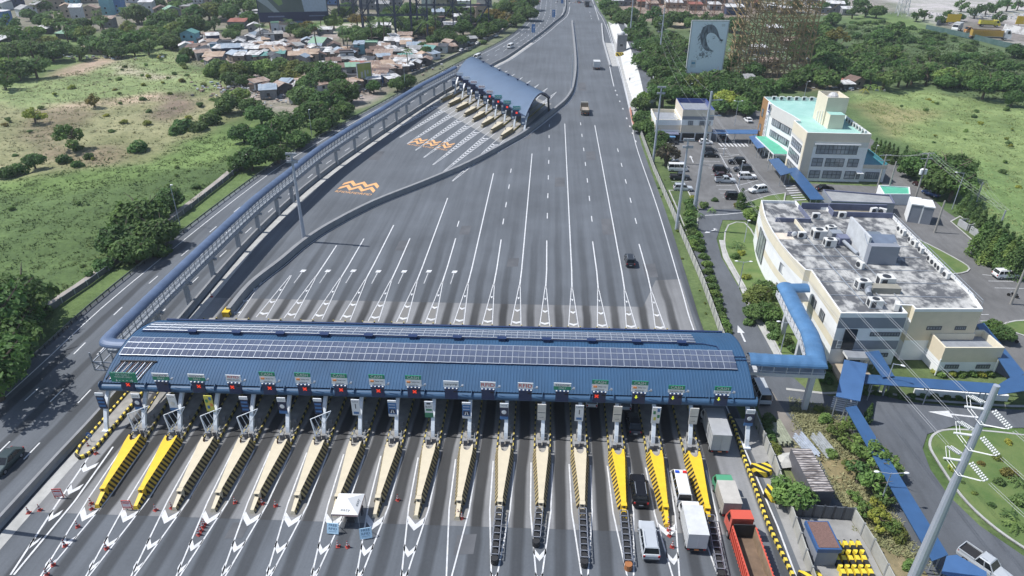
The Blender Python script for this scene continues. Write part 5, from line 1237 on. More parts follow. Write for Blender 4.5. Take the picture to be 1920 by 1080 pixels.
mb = MB(); mb.sweep([(.2, 0), (.2, 1.0), (-.2, 1.0), (-.2, 0)], [(55, 84.2), (68, 83.6)], closed=True); lab(mb.build('garden_wall', BWHITE), 'low white wall beneath the long straight walkway roof', 'wall')
# ---- poles, lamps, wires
POLE = M('pole_steel', (.42, .46, .53), .45, .3, var=.06)
def tall_pole(bx, by, h, label, r0=.42, r1=.2, arms=(), cat='pole', name='power_pole'):
    r = thing(name, label, cat, (bx, by, 0)); mb = MB(); mb.tube((0, 0, 0), (0, 0, h), r0, r1, 12); mb.build('shaft', POLE, r)
    for z, l, s_ in arms:
        mb = MB(); mb.beam((0, 0, z), (l, 0, z + .1), .18, .18); mb.build('cross_arm', POLE, r)
    return r
fb = G(1700, 1112)
FP = Vector((fb.x, fb.y, 0)); FH = 0
for z in np.arange(20, 35, .1):
    if PX((FP.x, FP.y, z))[1] < 724: FH = float(z); break
fp_ = tall_pole(FP.x, FP.y, FH, 'tall tapered grey steel power pole with white insulators, bottom right', .58, .26)
INS = M('porcelain', (.72, .73, .72), .3, var=.04)
TP2 = Vector((35.2, 153.5, 0)); TP3 = Vector((42.6, 395, 0)); NP = Vector((58, 10, 0))
levels = (FH - 2.6, FH - 5.6, FH - 8.6)
wires = []
for z in levels:
    mb = MB(); mb.tube((0, 0, z), (-1.7, .3, z), .13, .1, 8); mb.build('cross_arm', INS, fp_)
    for (t, zz) in ((TP2, 25.5 - (levels[0] - z) * .9), (NP, z)):
        d = (Vector((t.x, t.y, 0)) - FP); d.z = 0; d.normalize(); s_ = Vector((d.y, -d.x, 0))
        for o in (-.18, .18):
            mb = MB()
            for i in range(9):
                p0 = d * (.6 + i * .2) + s_ * o + Vector((0, 0, z + .25 - i * .07)); mb.tube(p0, p0 + d * .1, .13, .10, 8)
            mb.build('insulator', INS, fp_)
        a = FP + d * 2.6 + Vector((0, 0, z - .35)); b = Vector((t.x - (1.2 if t is TP2 else 0), t.y, zz))
        for o in (-.15, .15): wires.append((a + s_ * o, b + s_ * o, 2.2))
    mb = MB()
    for o in (-.15, .15):
        mb.path([Vector((o - .3, 2.3, z - .3)), Vector((o - .5, 1.2, z - 1.0)), Vector((o - .3, -.6, z - 1.2)), Vector((o + .6, -2.2, z - .3))], .03, 4)
    mb.build('jumper_wire', INS, fp_)
tall_pole(35.2, 153.5, 27.5, 'tall grey steel power pole with three arms standing in the garden bed', .5, .24, [(25.6, 2.6, 0), (22.2, 2.8, 0), (18.4, 3.2, 0)])
tall_pole(29.1, 141.5, 20.2, 'floodlight pole by concrete fence with dark lamp cluster at top', .36, .18, name='floodlight_pole', cat='floodlight pole')
tall_pole(29.6, 187, 20.5, 'floodlight pole beside guard building with lamps at the top', .36, .18, name='floodlight_pole', cat='floodlight pole')
tall_pole(-50.6, 129.5, 19, 'floodlight pole standing on the curved concrete wall', .42, .2, name='floodlight_pole', cat='floodlight pole')
tall_pole(42.6, 395, 22, 'tall grey power pole by the top of the ramp road', .4, .22, [(18, -1.8, 0)])
tall_pole(51.1, 339, 22, 'tall grey power pole between ramp and billboard with short side arms', .42, .22, [(18.5, -2, 0), (15, -2, 0), (11.5, -2, 0)])
tall_pole(-61.4, 51.8, 15, 'grey steel pole on median wall at left edge, cut by the frame', .3, .18)
tall_pole(8.4, 268, 14, 'slim dark pole beside the far canopy corner', .2, .12)
for x, y, h in ((29.1, 141.5, 20.2), (29.6, 187, 20.5), (-50.6, 129.5, 19)):
    o = [q for q in COL.objects if q.name.startswith('floodlight_pole') and abs(q.location.x - x) < .1][0]
    for i in range(2):
        mb = MB(); mb.tube((-1, 0, h - i * 1.6), (1, 0, h - i * 1.6), .06)
        mb.build('lamp_bar', DARK, o)
        for j in (-.8, -.2, .4, .9):
            mb = MB(); mb.cbox((j, -.25, h - i * 1.6 + .2), (.5, .35, .45)); mb.build('floodlight', M('lamp_head', (.35, .37, .4), .4), o)
def wire_obj(lst, name, label, rr=.02):
    for k, (a, b, sag) in enumerate(lst):
        pts = []; mb = MB()
        for i in range(17):
            t_ = i / 16; p_ = a.lerp(b, t_); p_.z -= sag * 4 * t_ * (1 - t_); pts.append(p_)
        mb.path(pts, rr, 4); lab(mb.build(name, M('wire_grey', (.30, .31, .33), .5)), label.format(('first', 'second', 'third', 'fourth', 'fifth', 'sixth', 'seventh', 'eighth', 'ninth', 'tenth', 'eleventh', 'twelfth')[k]), 'power line', label.replace(', {} wire', ''))
wire_obj(wires, 'power_line', 'power line strung to the near steel pole across the flat roof, {} wire')
wl = []
for z in (25.6, 22.2, 18.4):
    wl.append((Vector((37.8, 153.5, z)), Vector((51.1 - 2, 339, z - 6)), 5.))
wire_obj(wl, 'power_line', 'power line from garden pole to the pole by the billboard, {} wire')
def utility(px, h, label, bar=True, col=None, tr=False):
    g_ = G(*px); r = thing('utility_pole', label, 'utility pole', (g_.x, g_.y, 0)); mb = MB(); mb.tube((0, 0, 0), (0, 0, h), .24, .16, 8); mb.build('shaft', col or M('concrete_pole', (.30, .29, .27), .8), r)
    if bar:
        for z in (h - .3, h - 1.6): mb = MB(); mb.beam((-1.5, 0, z), (1.5, .6, z), .14, .14); mb.build('cross_arm', STEEL, r)
    if tr:
        for x, y in ((-.55, 0), (.6, .2), (0, .6)): mb = MB(); mb.tube((x, y, h - 5.4), (x, y, h - 4.2), .36, None, 10); mb.build('transformer', BWHITE, r)
    return Vector((g_.x, g_.y, h))
u1 = utility((1642, 362), 10, 'utility pole left of the green-roofed hut'); u1b = utility((1662, 368), 9.0, 'thick utility pole in front of green-roofed hut', False)
u2 = utility((1715, 375), 12, 'utility pole carrying three white transformers', tr=True); u3 = utility((1752, 436), 7.5, 'stout utility pole on the kerbed lawn by back road', False)
u4 = utility((1830, 378), 5, 'slim pale pole among the conifers, far one', False, STEEL); u5 = utility((1866, 447), 6.5, 'slim pale pole among the conifers, near one', False, STEEL); u6 = utility((1895, 570), 9, 'dark pole on the kerbed strip by the parked motorcycle', False)
lines = []
for a, b in ((u1, u2), (u2, u4), (u4, u5), (u2, u5)):
    for o in (-.9, 0, .9): lines.append((a + Vector((o, 0, 0)), b + Vector((o, 0, 0)), .6))
wire_obj(lines, 'power_line', 'thin power line between utility poles behind flat-roofed building, {} wire', .018)
def lamp(px, h, label, arm=1.6, two=False, rz=0, col=None):
    g_ = G(*px); r = thing('street_lamp', label, 'street lamp', (g_.x, g_.y, 0), rz); mb = MB(); mb.tube((0, 0, 0), (0, 0, h), .1, .06, 8); mb.build('shaft', col or POLE, r)
    for s_ in ((1, -1) if two else (1,)):
        mb = MB(); mb.tube((0, 0, h - .1), (s_ * arm, 0, h + .15), .045); mb.build('arm', col or POLE, r)
        mb = MB(); mb.sphere((s_ * arm, 0, h + .12), .35, 0, 8, 6, (1, .5, .35)); mb.build('lamp_head', BWHITE, r)
lamp((1463, 662), 5.8, 'double-armed street lamp in the planted strip by service road', 1.4, True); lamp((1655, 742), 5.8, 'street lamp standing before the entrance canopy', 1.2, rz=-.6); lamp((1785, 385 + 7), 9, 'street lamp by the dark tree on back road', 1.8, rz=PI); lamp((1395, 455), 5, 'slim street lamp on the curved pavement', .2)
lamp((1356, 292), 6, 'lamp post in the middle of car park, left', .2); lamp((1384, 352), 7, 'lamp post among parked cars, right', .2); lamp((1377, 236), 8, 'street lamp before the yellow-green tree', 1.2, two=True); lamp((1290, 188), 6, 'street lamp behind the cream guard building', .7, rz=0)
lamp((338, 424), 9.5, 'grey lamp post by the roadside trees on left', .3); lamp((585, 255), 8, 'lamp post by the dense trees on left', .3); lamp((1385, 540), 5.5, 'double-armed lamp on the lawn by curved facade', 1.3, True); lamp((1650, 945), 5, 'double-armed street lamp rising among the green shrubs', 1.7, True); lamp((1505, 195), 8, 'tall lamp with blue sign behind the mint-roofed office', .8)
lamp((760, 170), 9, 'lamp post by footpath fence near the settlement', .4); lamp((1000, 78), 7, 'blue banner lamp post on far median, near one', .2); lamp((1037, 45), 7, 'blue banner lamp post on far median, far one', .2)
lamp((1195, 130), 9, 'dark lamp post rising from the concrete slope', .3, col=DARK); lamp((1183, 112), 7, 'dark lamp post by the grey ramp building', .3, col=DARK); lamp((1636, 306), 5, 'slim lamp at the annex with green roof', .2)
# ---- storage yard, bottom right
r = thing('guard_hut', 'small blue-trimmed hut with brown roof by the panel fence', 'hut', (30.4, 52.6, 0), .04)
mb = MB(); mb.box(0, 0, 0, 2.3, 3.6, 2.2); mb.build('wall', BGREY, r); mb = MB(); mb.box(-.15, -.15, 2.2, 2.45, 3.75, 2.75); mb.build('fascia', M('hut_blue', (.04, .10, .24), .5), r); mb = MB(); mb.box(.05, .05, 2.75, 2.25, 3.6, 2.8); mb.build('roof', M('hut_brown_roof', (.17, .10, .085), .9, var=.3, sc=6), r)
r = thing('shipping_container', 'old container with streaked rusty roof behind the round tree', 'container', (32.6, 61.2, 0), .05)
mb = MB(); mb.box(0, 0, 0, 2.5, 7.4, 2.4); mb.build('box', M('container_side', (.11, .11, .125), .6), r); mb = MB()
for i in range(18): mb.box(.02, i * .41 + .03, 2.405, 2.48, i * .41 + .3, 2.47)
mb.build('roof_ribs', M('container_roof', (.12, .10, .09), .8, col2=(.50, .46, .44), sc=1.4, stretch=(.5, 2.5, 1), thr=(.4, .6)), r)
r = thing('tarpaulin', 'grey white tarpaulin heap beside the rusty container', 'tarpaulin', (31.4, 67.2, 0)); mb = MB(); mb.add([(-.6, 0, .2), (1.4, 0, .6), (1.6, 2.4, .9), (-.4, 2.6, .3), (.3, 1.2, 1.1)], [(0, 1, 4), (1, 2, 4), (2, 3, 4), (3, 0, 4)]); mb.build('sheet', M('tarp', (.42, .42, .40), .8, var=.25), r)
for i, (px, rz_, l, c_) in enumerate((((1512, 838), .25, 'bluish corrugated sheets lying on the dry ground', (.34, .38, .44)), ((1545, 838), .22, 'long dull corrugated sheets lying on the weedy ground', (.30, .32, .33)), ((1462, 818), .1, 'green slatted pallet stack on service road edge', (.28, .30, .22)))):
    g_ = G(*px); r = thing('metal_sheets' if i < 2 else 'pallet_stack', l, 'metal sheets' if i < 2 else 'pallets', (g_.x, g_.y, 0), rz_); mb = MB()
    for j in range(6): mb.box(-.9 + j * .3, -2.2 + .4 * (j % 2), .1 + .03 * j, -.62 + j * .3, 2.0 + .3 * (j % 3), .16 + .03 * j + (.5 if i == 2 else 0))
    mb.build('sheets', M('sheet_%s' % ('a', 'b', 'c')[i], c_, .6, var=.25, sc=2), r)
CB = stripes('cushion_bands', (.74, .55, .04), (.02, .02, .02), .85, (.7, .7, .5))
def cushion(x, y, z, rz_, label, s_=1.0, group=None):
    r = thing('crash_cushion', label, 'crash cushion', (x, y, z), rz_, group); mb = MB()
    mb.prism([(-1.1 * s_, -.8), (0, -1.25), (1.1 * s_, -.8), (1.1 * s_, .7), (.5 * s_, .5), (-.5 * s_, .5), (-1.1 * s_, .7)], 0, .9 * s_); mb.build('body', CB, r)
cushion(28.4, 66.8, 0, .2, 'striped yellow and black crash cushion near the rightmost column'); cushion(28.9, 62.6, 0, -.5, 'striped crash cushion leaning by the panel fence'); cushion(29.4, 50.6, 0, .1, 'striped crash cushion in front of the brown-roofed hut')
CHEV = stripes('barrier_block_bands', (.78, .60, .05), (.025, .025, .02), 1.2, (0, 1, 0), .5)
proto = None; blocks = []
for i in range(5):
    for j in range(3):
        if proto is None:
            proto = thing('barrier_block', 'x', 'barrier block', group='striped barrier blocks stored in the yard'); mb = MB(); mb.prism([(-.22, -.75), (0, -1.05), (.22, -.75), (.22, .55), (0, .85), (-.22, .55)], 0, .8); mb.build('body', CHEV, proto); o = proto
        else: o = dup(proto)
        o.location = (33.0 + i * .74, 54.6 - j * 1.75 + i * .05, 0.0 + .25 * (j == 0)); blocks.append((j, i, o))
for j, i, o in blocks: o['label'] = 'striped barrier block in the yard, {} row, {} column from left'.format(('far', 'middle', 'near')[j], ('first', 'second', 'third', 'fourth', 'fifth')[i])
# ================================================================== VEHICLES AND STREET THINGS
TYRE = M('tyre', (.018, .018, .018), .8); RIM = M('wheel_rim', (.45, .46, .48), .35, .6); HEADL = M('headlamp', (.75, .77, .78), .15); TAILL = M('tail_lamp', (.45, .02, .02), .25); PLATE = M('plate', (.6, .6, .58), .5)
AGL = M('car_glass', (.012, .016, .02), .06, var=.02)
def paint(nm, col, met=.25): return M('car_' + nm, col, .28, met, var=.04)
def wheel(r, x, y, rad_=.34, wd=.22):
    s_ = 1 if x > 0 else -1
    mb = MB(); mb.tube((0, 0, 0), (s_ * wd, 0, 0), rad_, None, 14); w_ = mb.build('wheel', TYRE, r, (x - s_ * wd, y, rad_))
    mb = MB(); mb.tube((s_ * wd, 0, 0), (s_ * (wd + .015), 0, 0), rad_ * .62, None, 12); mb.build('rim', RIM, w_)
STY = {  # length, width, hull stations (y, half width, low z, high z), glasshouse (base front, base rear, roof front, roof rear, height)
    'sedan': (4.5, 1.76, [(2.25, .62, .42, .62), (2.1, .80, .25, .74), (1.0, .88, .2, .90), (-1.5, .88, .2, .95), (-2.1, .82, .26, .97), (-2.25, .66, .42, .84)], (.95, -1.75, .15, -1.1, 1.46)),
    'suv': (4.7, 1.86, [(2.35, .70, .5, .82), (2.2, .86, .32, .98), (1.0, .93, .28, 1.06), (-2.1, .93, .28, 1.1), (-2.3, .88, .36, 1.06), (-2.36, .76, .5, .9)], (1.1, -2.2, .35, -1.95, 1.78)),
    'hatch': (4.0, 1.7, [(2.0, .6, .42, .66), (1.85, .78, .25, .8), (.9, .85, .2, .94), (-1.7, .85, .2, .98), (-1.95, .78, .3, .92), (-2.0, .68, .45, .82)], (1.0, -1.85, .25, -1.5, 1.52)),
    'pickup': (5.2, 1.85, [(2.6, .70, .55, .86), (2.4, .86, .36, 1.0), (1.2, .92, .3, 1.08), (-2.4, .92, .34, 1.1), (-2.6, .86, .45, 1.08)], (1.2, -.75, .55, -.5, 1.78)),
    'van': (5.2, 1.9, [(2.6, .72, .4, .9), (2.45, .88, .26, 1.1), (1.9, .95, .22, 1.2), (-2.45, .95, .22, 1.2), (-2.6, .88, .34, 1.1)], (2.35, -2.55, 1.55, -2.45, 2.15))}
def car(style, col, px, rz, label, group=None, extra=None, z=0, xy=None, s=1.0, name=None):
    L, W, st, (bf, br_, rf, rr, H) = STY[style]
    g_ = G(*px) if xy is None else Vector((*xy, 0))
    nm = name or {'sedan': 'sedan_car', 'suv': 'suv_car', 'hatch': 'hatchback_car', 'pickup': 'pickup_truck', 'van': 'van'}[style]
    r = thing(nm, label, {'pickup': 'pickup', 'van': 'van'}.get(style, 'car'), (g_.x, g_.y, z), rz, group); r.scale = (s, s, s)
    mb = MB(); rings = []
    for y, w_, zb, zt in st:
        m_ = (zb + zt) / 2
        rings.append([(-w_ * .93, y, zb), (-w_, y, m_), (-w_ * .93, y, zt - .04), (-w_ * .8, y, zt), (w_ * .8, y, zt), (w_ * .93, y, zt - .04), (w_, y, m_), (w_ * .93, y, zb)])
    k = 8
    mb.add([v for q in rings for v in q], [(i * k + j, i * k + (j + 1) % k, (i + 1) * k + (j + 1) % k, (i + 1) * k + j) for i in range(len(rings) - 1) for j in range(k)])
    mb.add(rings[0], [tuple(range(8))]); mb.add(rings[-1], [tuple(range(8))[::-1]])
    if style == 'pickup':
        mb.box(-.9, -2.55, 1.1, -.82, -.8, 1.28); mb.box(.82, -2.55, 1.1, .9, -.8, 1.28); mb.box(-.82, -2.58, 1.1, .82, -2.5, 1.28)
    body = mb.build('body', col, r)
    bw, tw = W * .455, W * .37
    zb = 1.0 if style in ('suv', 'pickup') else (.9 if style != 'van' else 1.15)
    def ring(t, ex=0): return [(s_ * (bw + (tw - bw) * t + ex), (f0 + (f1 - f0) * t) + (ex if f0 > 0 else -ex), zb + (H - zb) * t) for s_, f0, f1 in ((-1, bf, rf), (1, bf, rf), (1, br_, rr), (-1, br_, rr))]
    mb = MB(); a, b = ring(0), ring(.93); mb.add(a + b, [(0, 1, 5, 4), (1, 2, 6, 5), (2, 3, 7, 6), (3, 0, 4, 7)]); mb.build('windows', AGL, r)
    mb = MB(); a, b = ring(.9, .025), ring(1.0); b = [(x * .93, y * .985, z_ + .02) for x, y, z_ in b]; mb.add(a + b, [(0, 1, 5, 4), (1, 2, 6, 5), (2, 3, 7, 6), (3, 0, 4, 7), (4, 5, 6, 7), (3, 2, 1, 0)])
    A_, B_ = ring(0, .012), ring(.95, .012)
    for i in range(4): mb.beam(A_[i], B_[i], .09, .07)
    for s_ in (-1, 1):
        for t_ in ((.48,) if style in ('sedan', 'hatch', 'pickup') else (.36, .68)):
            y0 = bf + (br_ - bf) * t_; y1 = rf + (rr - rf) * t_; mb.beam((s_ * (bw + .012), y0, zb), (s_ * (tw + .03), y1, H * .97), .09, .05)
    mb.build('roof', col, r)
    if style == 'pickup':
        mb = MB(); mb.sheet([(-.8, -2.48), (.8, -2.48), (.8, -.8), (-.8, -.8)], 1.115); mb.build('cargo_bed', BLACK, r)
    wy = (L / 2 * .62, -L / 2 * .6)
    for y in wy:
        for s_ in (-1, 1): wheel(r, s_ * W / 2 * .985, y, .36 if style in ('suv', 'pickup', 'van') else .32)
    fy, fw, fz0, fz = st[1][0], st[1][1], st[1][2], st[1][3]
    by, bw2, bz = st[-2][0], st[-2][1], st[-2][3]
    for s_ in (-1, 1):
        mb = MB(); mb.cbox((s_ * fw * .74, fy + .05, fz - .17), (.34, .12, .16)); mb.build('headlight', HEADL, r)
        mb = MB(); mb.cbox((s_ * bw2 * .84, by - .03, bz - .16), (.2, .1, .26)); mb.build('taillight', TAILL, r)
        mb = MB(); mb.cbox((s_ * (W / 2 + .07), bf - .25, zb + .08), (.16, .1, .12)); mb.build('mirror', col, r)
    mb = MB(); mb.cbox((0, -L / 2 - .005, .62), (.5, .03, .14)); mb.build('number_plate', PLATE, r)
    mb = MB(); mb.cbox((0, -L / 2 + .02, .42), (W * .8, .12, .2)); mb.cbox((0, L / 2 - .02, .42), (W * .78, .12, .2)); mb.build('bumper', DARK, r)
    if style in ('suv', 'pickup') and extra != 'plain':
        for s_ in (-1, 1): mb = MB(); mb.beam((s_ * tw * .85, rf - .3, H + .05), (s_ * tw * .85, rr + .2, H + .05), .05, .05); mb.build('roof_rail', STEEL, r)
    if extra == 'police':
        mb = MB(); mb.box(-.7, .9, H, -.2, 1.25, H + .16); mb.build('blue_light', M('beacon_blue', (.02, .08, .5), .2), r); mb = MB(); mb.box(.2, .9, H, .7, 1.25, H + .16); mb.build('red_light', M('beacon_red', (.6, .03, .02), .2), r); mb = MB(); mb.box(-.2, .92, H, .2, 1.23, H + .12); mb.build('light_bar', WHITE, r)
        text('POLICE', .22, INK, r, (0, -2.63, .82), (PI / 2, 0, 0), width=.8)
    return r
W_, BK_, SV, GY, DG = paint('white', (.72, .73, .73), .0), paint('black', (.014, .014, .017)), paint('silver', (.50, .53, .56), .15), paint('grey', (.16, .175, .19), .4), paint('dark_grey', (.05, .055, .065), .4)
BLU, MAR, TEAL = paint('blue', (.07, .12, .27), .4), paint('maroon', (.06, .025, .025), .3), paint('dark_teal', (.06, .085, .09), .4)
car('sedan', TEAL, (14, 872), PI, 'dark teal sedan cut by left edge on the through lanes', s=1.08)
car('suv', BK_, (1197, 926), 0.0, 'black SUV waiting between two yellow toll islands', s=1.05)
car('suv', SV, (1215, 1020), 0.0, 'silver SUV queuing behind the black SUV', s=1.08)
car('van', W_, (1275, 922), 0.0, 'white police van with red and blue beacons on roof', extra='police')
car('van', SV, (1424, 742), 0.02, 'silver van with ribbed roof leaving under the linking footbridge')
car('hatch', W_, (1108, 752), 0, 'white car with red tail lights half under the canopy'); car('hatch', SV, (1170, 757), 0, 'pale car just visible under the canopy by the CASH sign'); car('sedan', DG, (1176, 764), 0, 'dark car in the canopy shade beside the pale car', xy=(13.1, 74.4)) 
car('suv', DG, (1180, 493), 0, 'dark grey SUV alone on the wide road beyond the canopy')
car('van', W_, (895, 110), PI - .3, 'white van on through lanes beside the far canopy'); car('van', W_, (957, 90), PI - .3, 'white van farther up the through lanes by the verge')
PK = [('hatch', W_, (1323, 270), -1.57, 'white hatchback parked before the guard building'), ('sedan', DG, (1330, 284), -1.57, 'dark sedan parked behind black sedan at car park top'), ('sedan', BK_, (1333, 294), -1.57, 'black sedan at the head of the middle parking row'),
      ('suv', BK_, (1381, 307), 1.6, 'black SUV at the head of the right parking row'), ('suv', DG, (1392, 321), 1.6, 'dark grey SUV between black and white SUVs, right row'), ('suv', W_, (1400, 335), -1.5, 'white SUV with tinted glass in the right parking row'), ('suv', W_, (1420, 360), 1.95, 'white SUV parked askew at lower end of right row'),
      ('suv', BK_, (1352, 322), -1.6, 'black SUV in the middle of the parking row'), ('sedan', MAR, (1355, 333), -1.6, 'maroon car beside the silver pickup'), ('pickup', SV, (1359, 342), -1.57, 'silver pickup in the middle parking row'), ('suv', BK_, (1377, 373), -1.57, 'black SUV half hidden behind the pointed conifer'),
      ('pickup', DG, (1253, 270), -1.57, 'dark grey pickup by the pale blue awning'), ('hatch', W_, (1251, 278), -1.57, 'white car beneath the purple-leaved tree'), ('sedan', SV, (1268, 309), -1.57, 'silver car behind the white van in left row'), ('van', W_, (1270, 320), -1.57, 'white van in the left parking row'), ('pickup', DG, (1274, 336), -1.57, 'dark pickup between white van and silver SUV'), ('suv', SV, (1280, 357), -1.57, 'silver SUV at the near end of left row'),
      ('sedan', DG, (1355, 262), .1, 'dark car under the short blue walkway'), ('sedan', W_, (1402, 228), .1, 'white sedan parked alone beneath the conifers'), ('sedan', BLU, (1745, 366), .55, 'blue sedan parked by the dark spreading tree'), ('sedan', MAR, (1727, 350), .55, 'dark car behind the blue sedan under tree'), ('sedan', BK_, (1546, 357), -1.4, 'black car behind the long blue walkway'), ('suv', W_, (1884, 520), -1.45, 'white SUV parked at right edge of picture'), ('pickup', SV, (1842, 1066), 3.75, 'silver pickup with black cargo bed at the bottom right')]
for st_, c_, px, rz, l in PK: car(st_, c_, px, rz, l, 'cars parked in the office yard' if px[0] < 1500 else None)
for i, (px, st_, c_) in enumerate((((866, 96), 'sedan', SV), ((877, 95), 'sedan', GY), ((885, 89), 'van', DG), ((896, 84), 'sedan', W_), ((911, 77), 'suv', DG), ((929, 69), 'sedan', W_))):
    car(st_, c_, px, -.35, 'parked vehicle along the settlement street by the verge, {}'.format('leftmost' if i == 0 else ORD[i] + ' from left'), 'vehicles parked along the settlement street')
# ---- lorries
def truck(px, rz, label, cab, box, boxm, name='box_truck', kind='box', H=2.9, L=4.4, W=2.2, s=1.0, xy=None):
    g_ = G(*px) if xy is None else Vector((*xy, 0))
    r = thing(name, label, 'truck', (g_.x, g_.y, 0), rz); r.scale = (s,) * 3
    y0 = -L / 2 - .6; yb = y0 + L
    mb = MB(); w_ = W * .46
    ck = 1.45 if kind == 'dump' and L > 6 else 1.12
    sec = [(yb + .15 + (.4 if ck > 1.3 else 0), .55, 2.15 * ck), (yb + 1.15 + (.6 if ck > 1.3 else 0), .55, 2.2 * ck), (yb + 1.75 + (.6 if ck > 1.3 else 0), .55, 1.35 * ck), (yb + 1.95 + (.6 if ck > 1.3 else 0), .5, 1.05 * ck)]
    mb.add([(s_ * w_ * (.94 if i == 1 else 1), y, z_) for i, (y, a, z2) in enumerate(sec) for s_, z_ in ((-1, a), (-1, z2), (1, z2), (1, a))], [(i * 4 + j, i * 4 + (j + 1) % 4, i * 4 + 4 + (j + 1) % 4, i * 4 + 4 + j) for i in range(3) for j in range(4)] + [(0, 1, 2, 3), (15, 14, 13, 12)])
    mb.build('cab', cab, r)
    mb = MB(); yo = .2 + (.6 if ck > 1.3 else 0); mb.add([(-w_ * .86, yb + 1.02 + yo, 2.12 * ck), (w_ * .86, yb + 1.02 + yo, 2.12 * ck), (w_ * .92, yb + 1.53 + yo, 1.46 * ck), (-w_ * .92, yb + 1.53 + yo, 1.46 * ck)], [(0, 3, 2, 1)])
    mb.v = [(x, y + .03, z_ + .03) for x, y, z_ in mb.v]
    for s_ in (-1, 1): mb.add([(s_ * (w_ + .01), yb + .35 + yo, 1.35 * ck), (s_ * (w_ + .01), yb + 1.3 + yo, 1.35 * ck), (s_ * (w_ * .96 + .01), yb + .95 + yo, 2.0 * ck), (s_ * (w_ * .97 + .01), yb + .35 + yo, 2.0 * ck)], [(0, 1, 2, 3)])
    mb.build('windows', AGL, r)
    mb = MB(); mb.box(-.45, y0 + .1, .5, .45, yb + 1.2, .75); mb.build('chassis', DARK, r)
    if kind == 'box':
        mb = MB(); mb.box(-W / 2, y0, .85, W / 2, yb, H); mb.build('cargo_box', box, r)
        mb = MB(); mb.box(-W / 2 - .03, y0 - .03, H, W / 2 + .03, yb + .02, H + .06); mb.build('box_roof', boxm, r)
        mb = MB()
        for x in (-W / 2 + .05, 0, W / 2 - .05): mb.beam((x, y0 - .02, .9), (x, y0 - .02, H - .05), .06, .03)
        for i in range(8): mb.beam((-W / 2 - .015, y0 + .3 + i * (L - .6) / 7, .9), (-W / 2 - .015, y0 + .3 + i * (L - .6) / 7, H - .05), .05, .02); mb.beam((W / 2 + .015, y0 + .3 + i * (L - .6) / 7, .9), (W / 2 + .015, y0 + .3 + i * (L - .6) / 7, H - .05), .05, .02)
        mb.build('box_ribs', boxm, r)
    elif kind == 'dump':
        t = .12
        mb = MB(); mb.box(-W / 2, y0, .95, W / 2, yb, 1.1, 1); mb.box(-W / 2, y0, 1.1, -W / 2 + t, yb, H); mb.box(W / 2 - t, y0, 1.1, W / 2, yb, H); mb.box(-W / 2 + t, yb - t, 1.1, W / 2 - t, yb, H + .25, 1); mb.box(-W / 2 + t + .001, y0 + t, 1.13, -W / 2 + t + .03, yb - t, H - .05, 2); mb.box(W / 2 - t - .03, y0 + t, 1.13, W / 2 - t - .001, yb - t, H - .05, 2); mb.box(-W / 2 + t, y0, 1.1, W / 2 - t, y0 + t, H)
        for i in range(int(L / .45)):
            mb.box(-W / 2 - .08, y0 + .1 + i * .45, 1.1, -W / 2 - .001, y0 + .28 + i * .45, H); mb.box(W / 2 + .001, y0 + .1 + i * .45, 1.1, W / 2 + .08, y0 + .28 + i * .45, H)
        mb.build('dump_body', [box, boxm, M('body_planks', (.24, .17, .11), .85, var=.3, sc=1.)], r)
        mb = MB(); mb.sheet([(-W / 2 + t, y0 + t), (W / 2 - t, y0 + t), (W / 2 - t, yb - t), (-W / 2 + t, yb - t)], 1.12); mb.build('body_floor', M('rusty_floor', (.16, .11, .075), .8, var=.3), r)
    else:
        mb = MB(); mb.box(-W / 2, y0, .95, W / 2, yb, 1.1); mb.box(-W / 2, y0, 1.1, -W / 2 + .08, yb, 1.7); mb.box(W / 2 - .08, y0, 1.1, W / 2, yb, 1.7); mb.box(-W / 2 + .08, yb - .1, 1.1, W / 2 - .08, yb, 2.2); mb.box(-W / 2 + .08, y0, 1.1, W / 2 - .08, y0 + .08, 1.6); mb.build('flat_bed', box, r)
        mb = MB(); mb.prism([(-W / 2 + .1, y0 + .1), (W / 2 - .1, y0 + .1), (W / 2 - .1, yb - .12), (-W / 2 + .1, yb - .12)], 1.102, 1.25); mb.build('cargo', boxm, r)
    for y in (yb + .9, y0 + .9) + ((y0 + 1.9,) if L > 6 else ()):
        for s_ in (-1, 1): wheel(r, s_ * W / 2 * .97, y, .42, .3)
    for s_ in (-1, 1):
        mb = MB(); mb.cbox((s_ * W * .4, y0 - .03, .72), (.25, .05, .14)); mb.build('taillight', TAILL, r)
        mb = MB(); mb.cbox((s_ * w_ * .8, yb + 1.77 + yo, .8), (.3, .06, .2)); mb.build('headlight', HEADL, r)
    mb = MB(); mb.cbox((0, y0 - .02, .55), (W * .9, .1, .16)); mb.build('bumper', DARK, r)
    mb = MB(); mb.cbox((0, y0 - .08, .72), (.5, .02, .15)); mb.build('number_plate', ORANGE, r)
    return r
BXG = M('box_silver', (.47, .48, .48), .5, .1, var=.08); BXT = M('box_beige', (.40, .38, .34), .6, var=.1); BXW = M('box_white', (.56, .57, .57), .5, var=.06)
truck((1296, 1002), -.0, 'white box truck with silver roof behind the police van', W_, BXW, M('box_roof_white', (.62, .63, .63), .5, .1), H=3.0, L=4.2)
truck((1359, 945), .02, 'green-cab truck with beige cargo box in the rightmost lane', paint('green', (.10, .36, .20), .1), BXT, M('box_roof_beige', (.46, .44, .40), .6), H=2.6, L=3.6, W=2.1)
truck((1338, 822), 0, 'grey box truck driving in under the right end of canopy', W_, BXG, M('box_roof_grey', (.40, .41, .42), .5, .1), H=3.4, L=5.4, W=2.4)
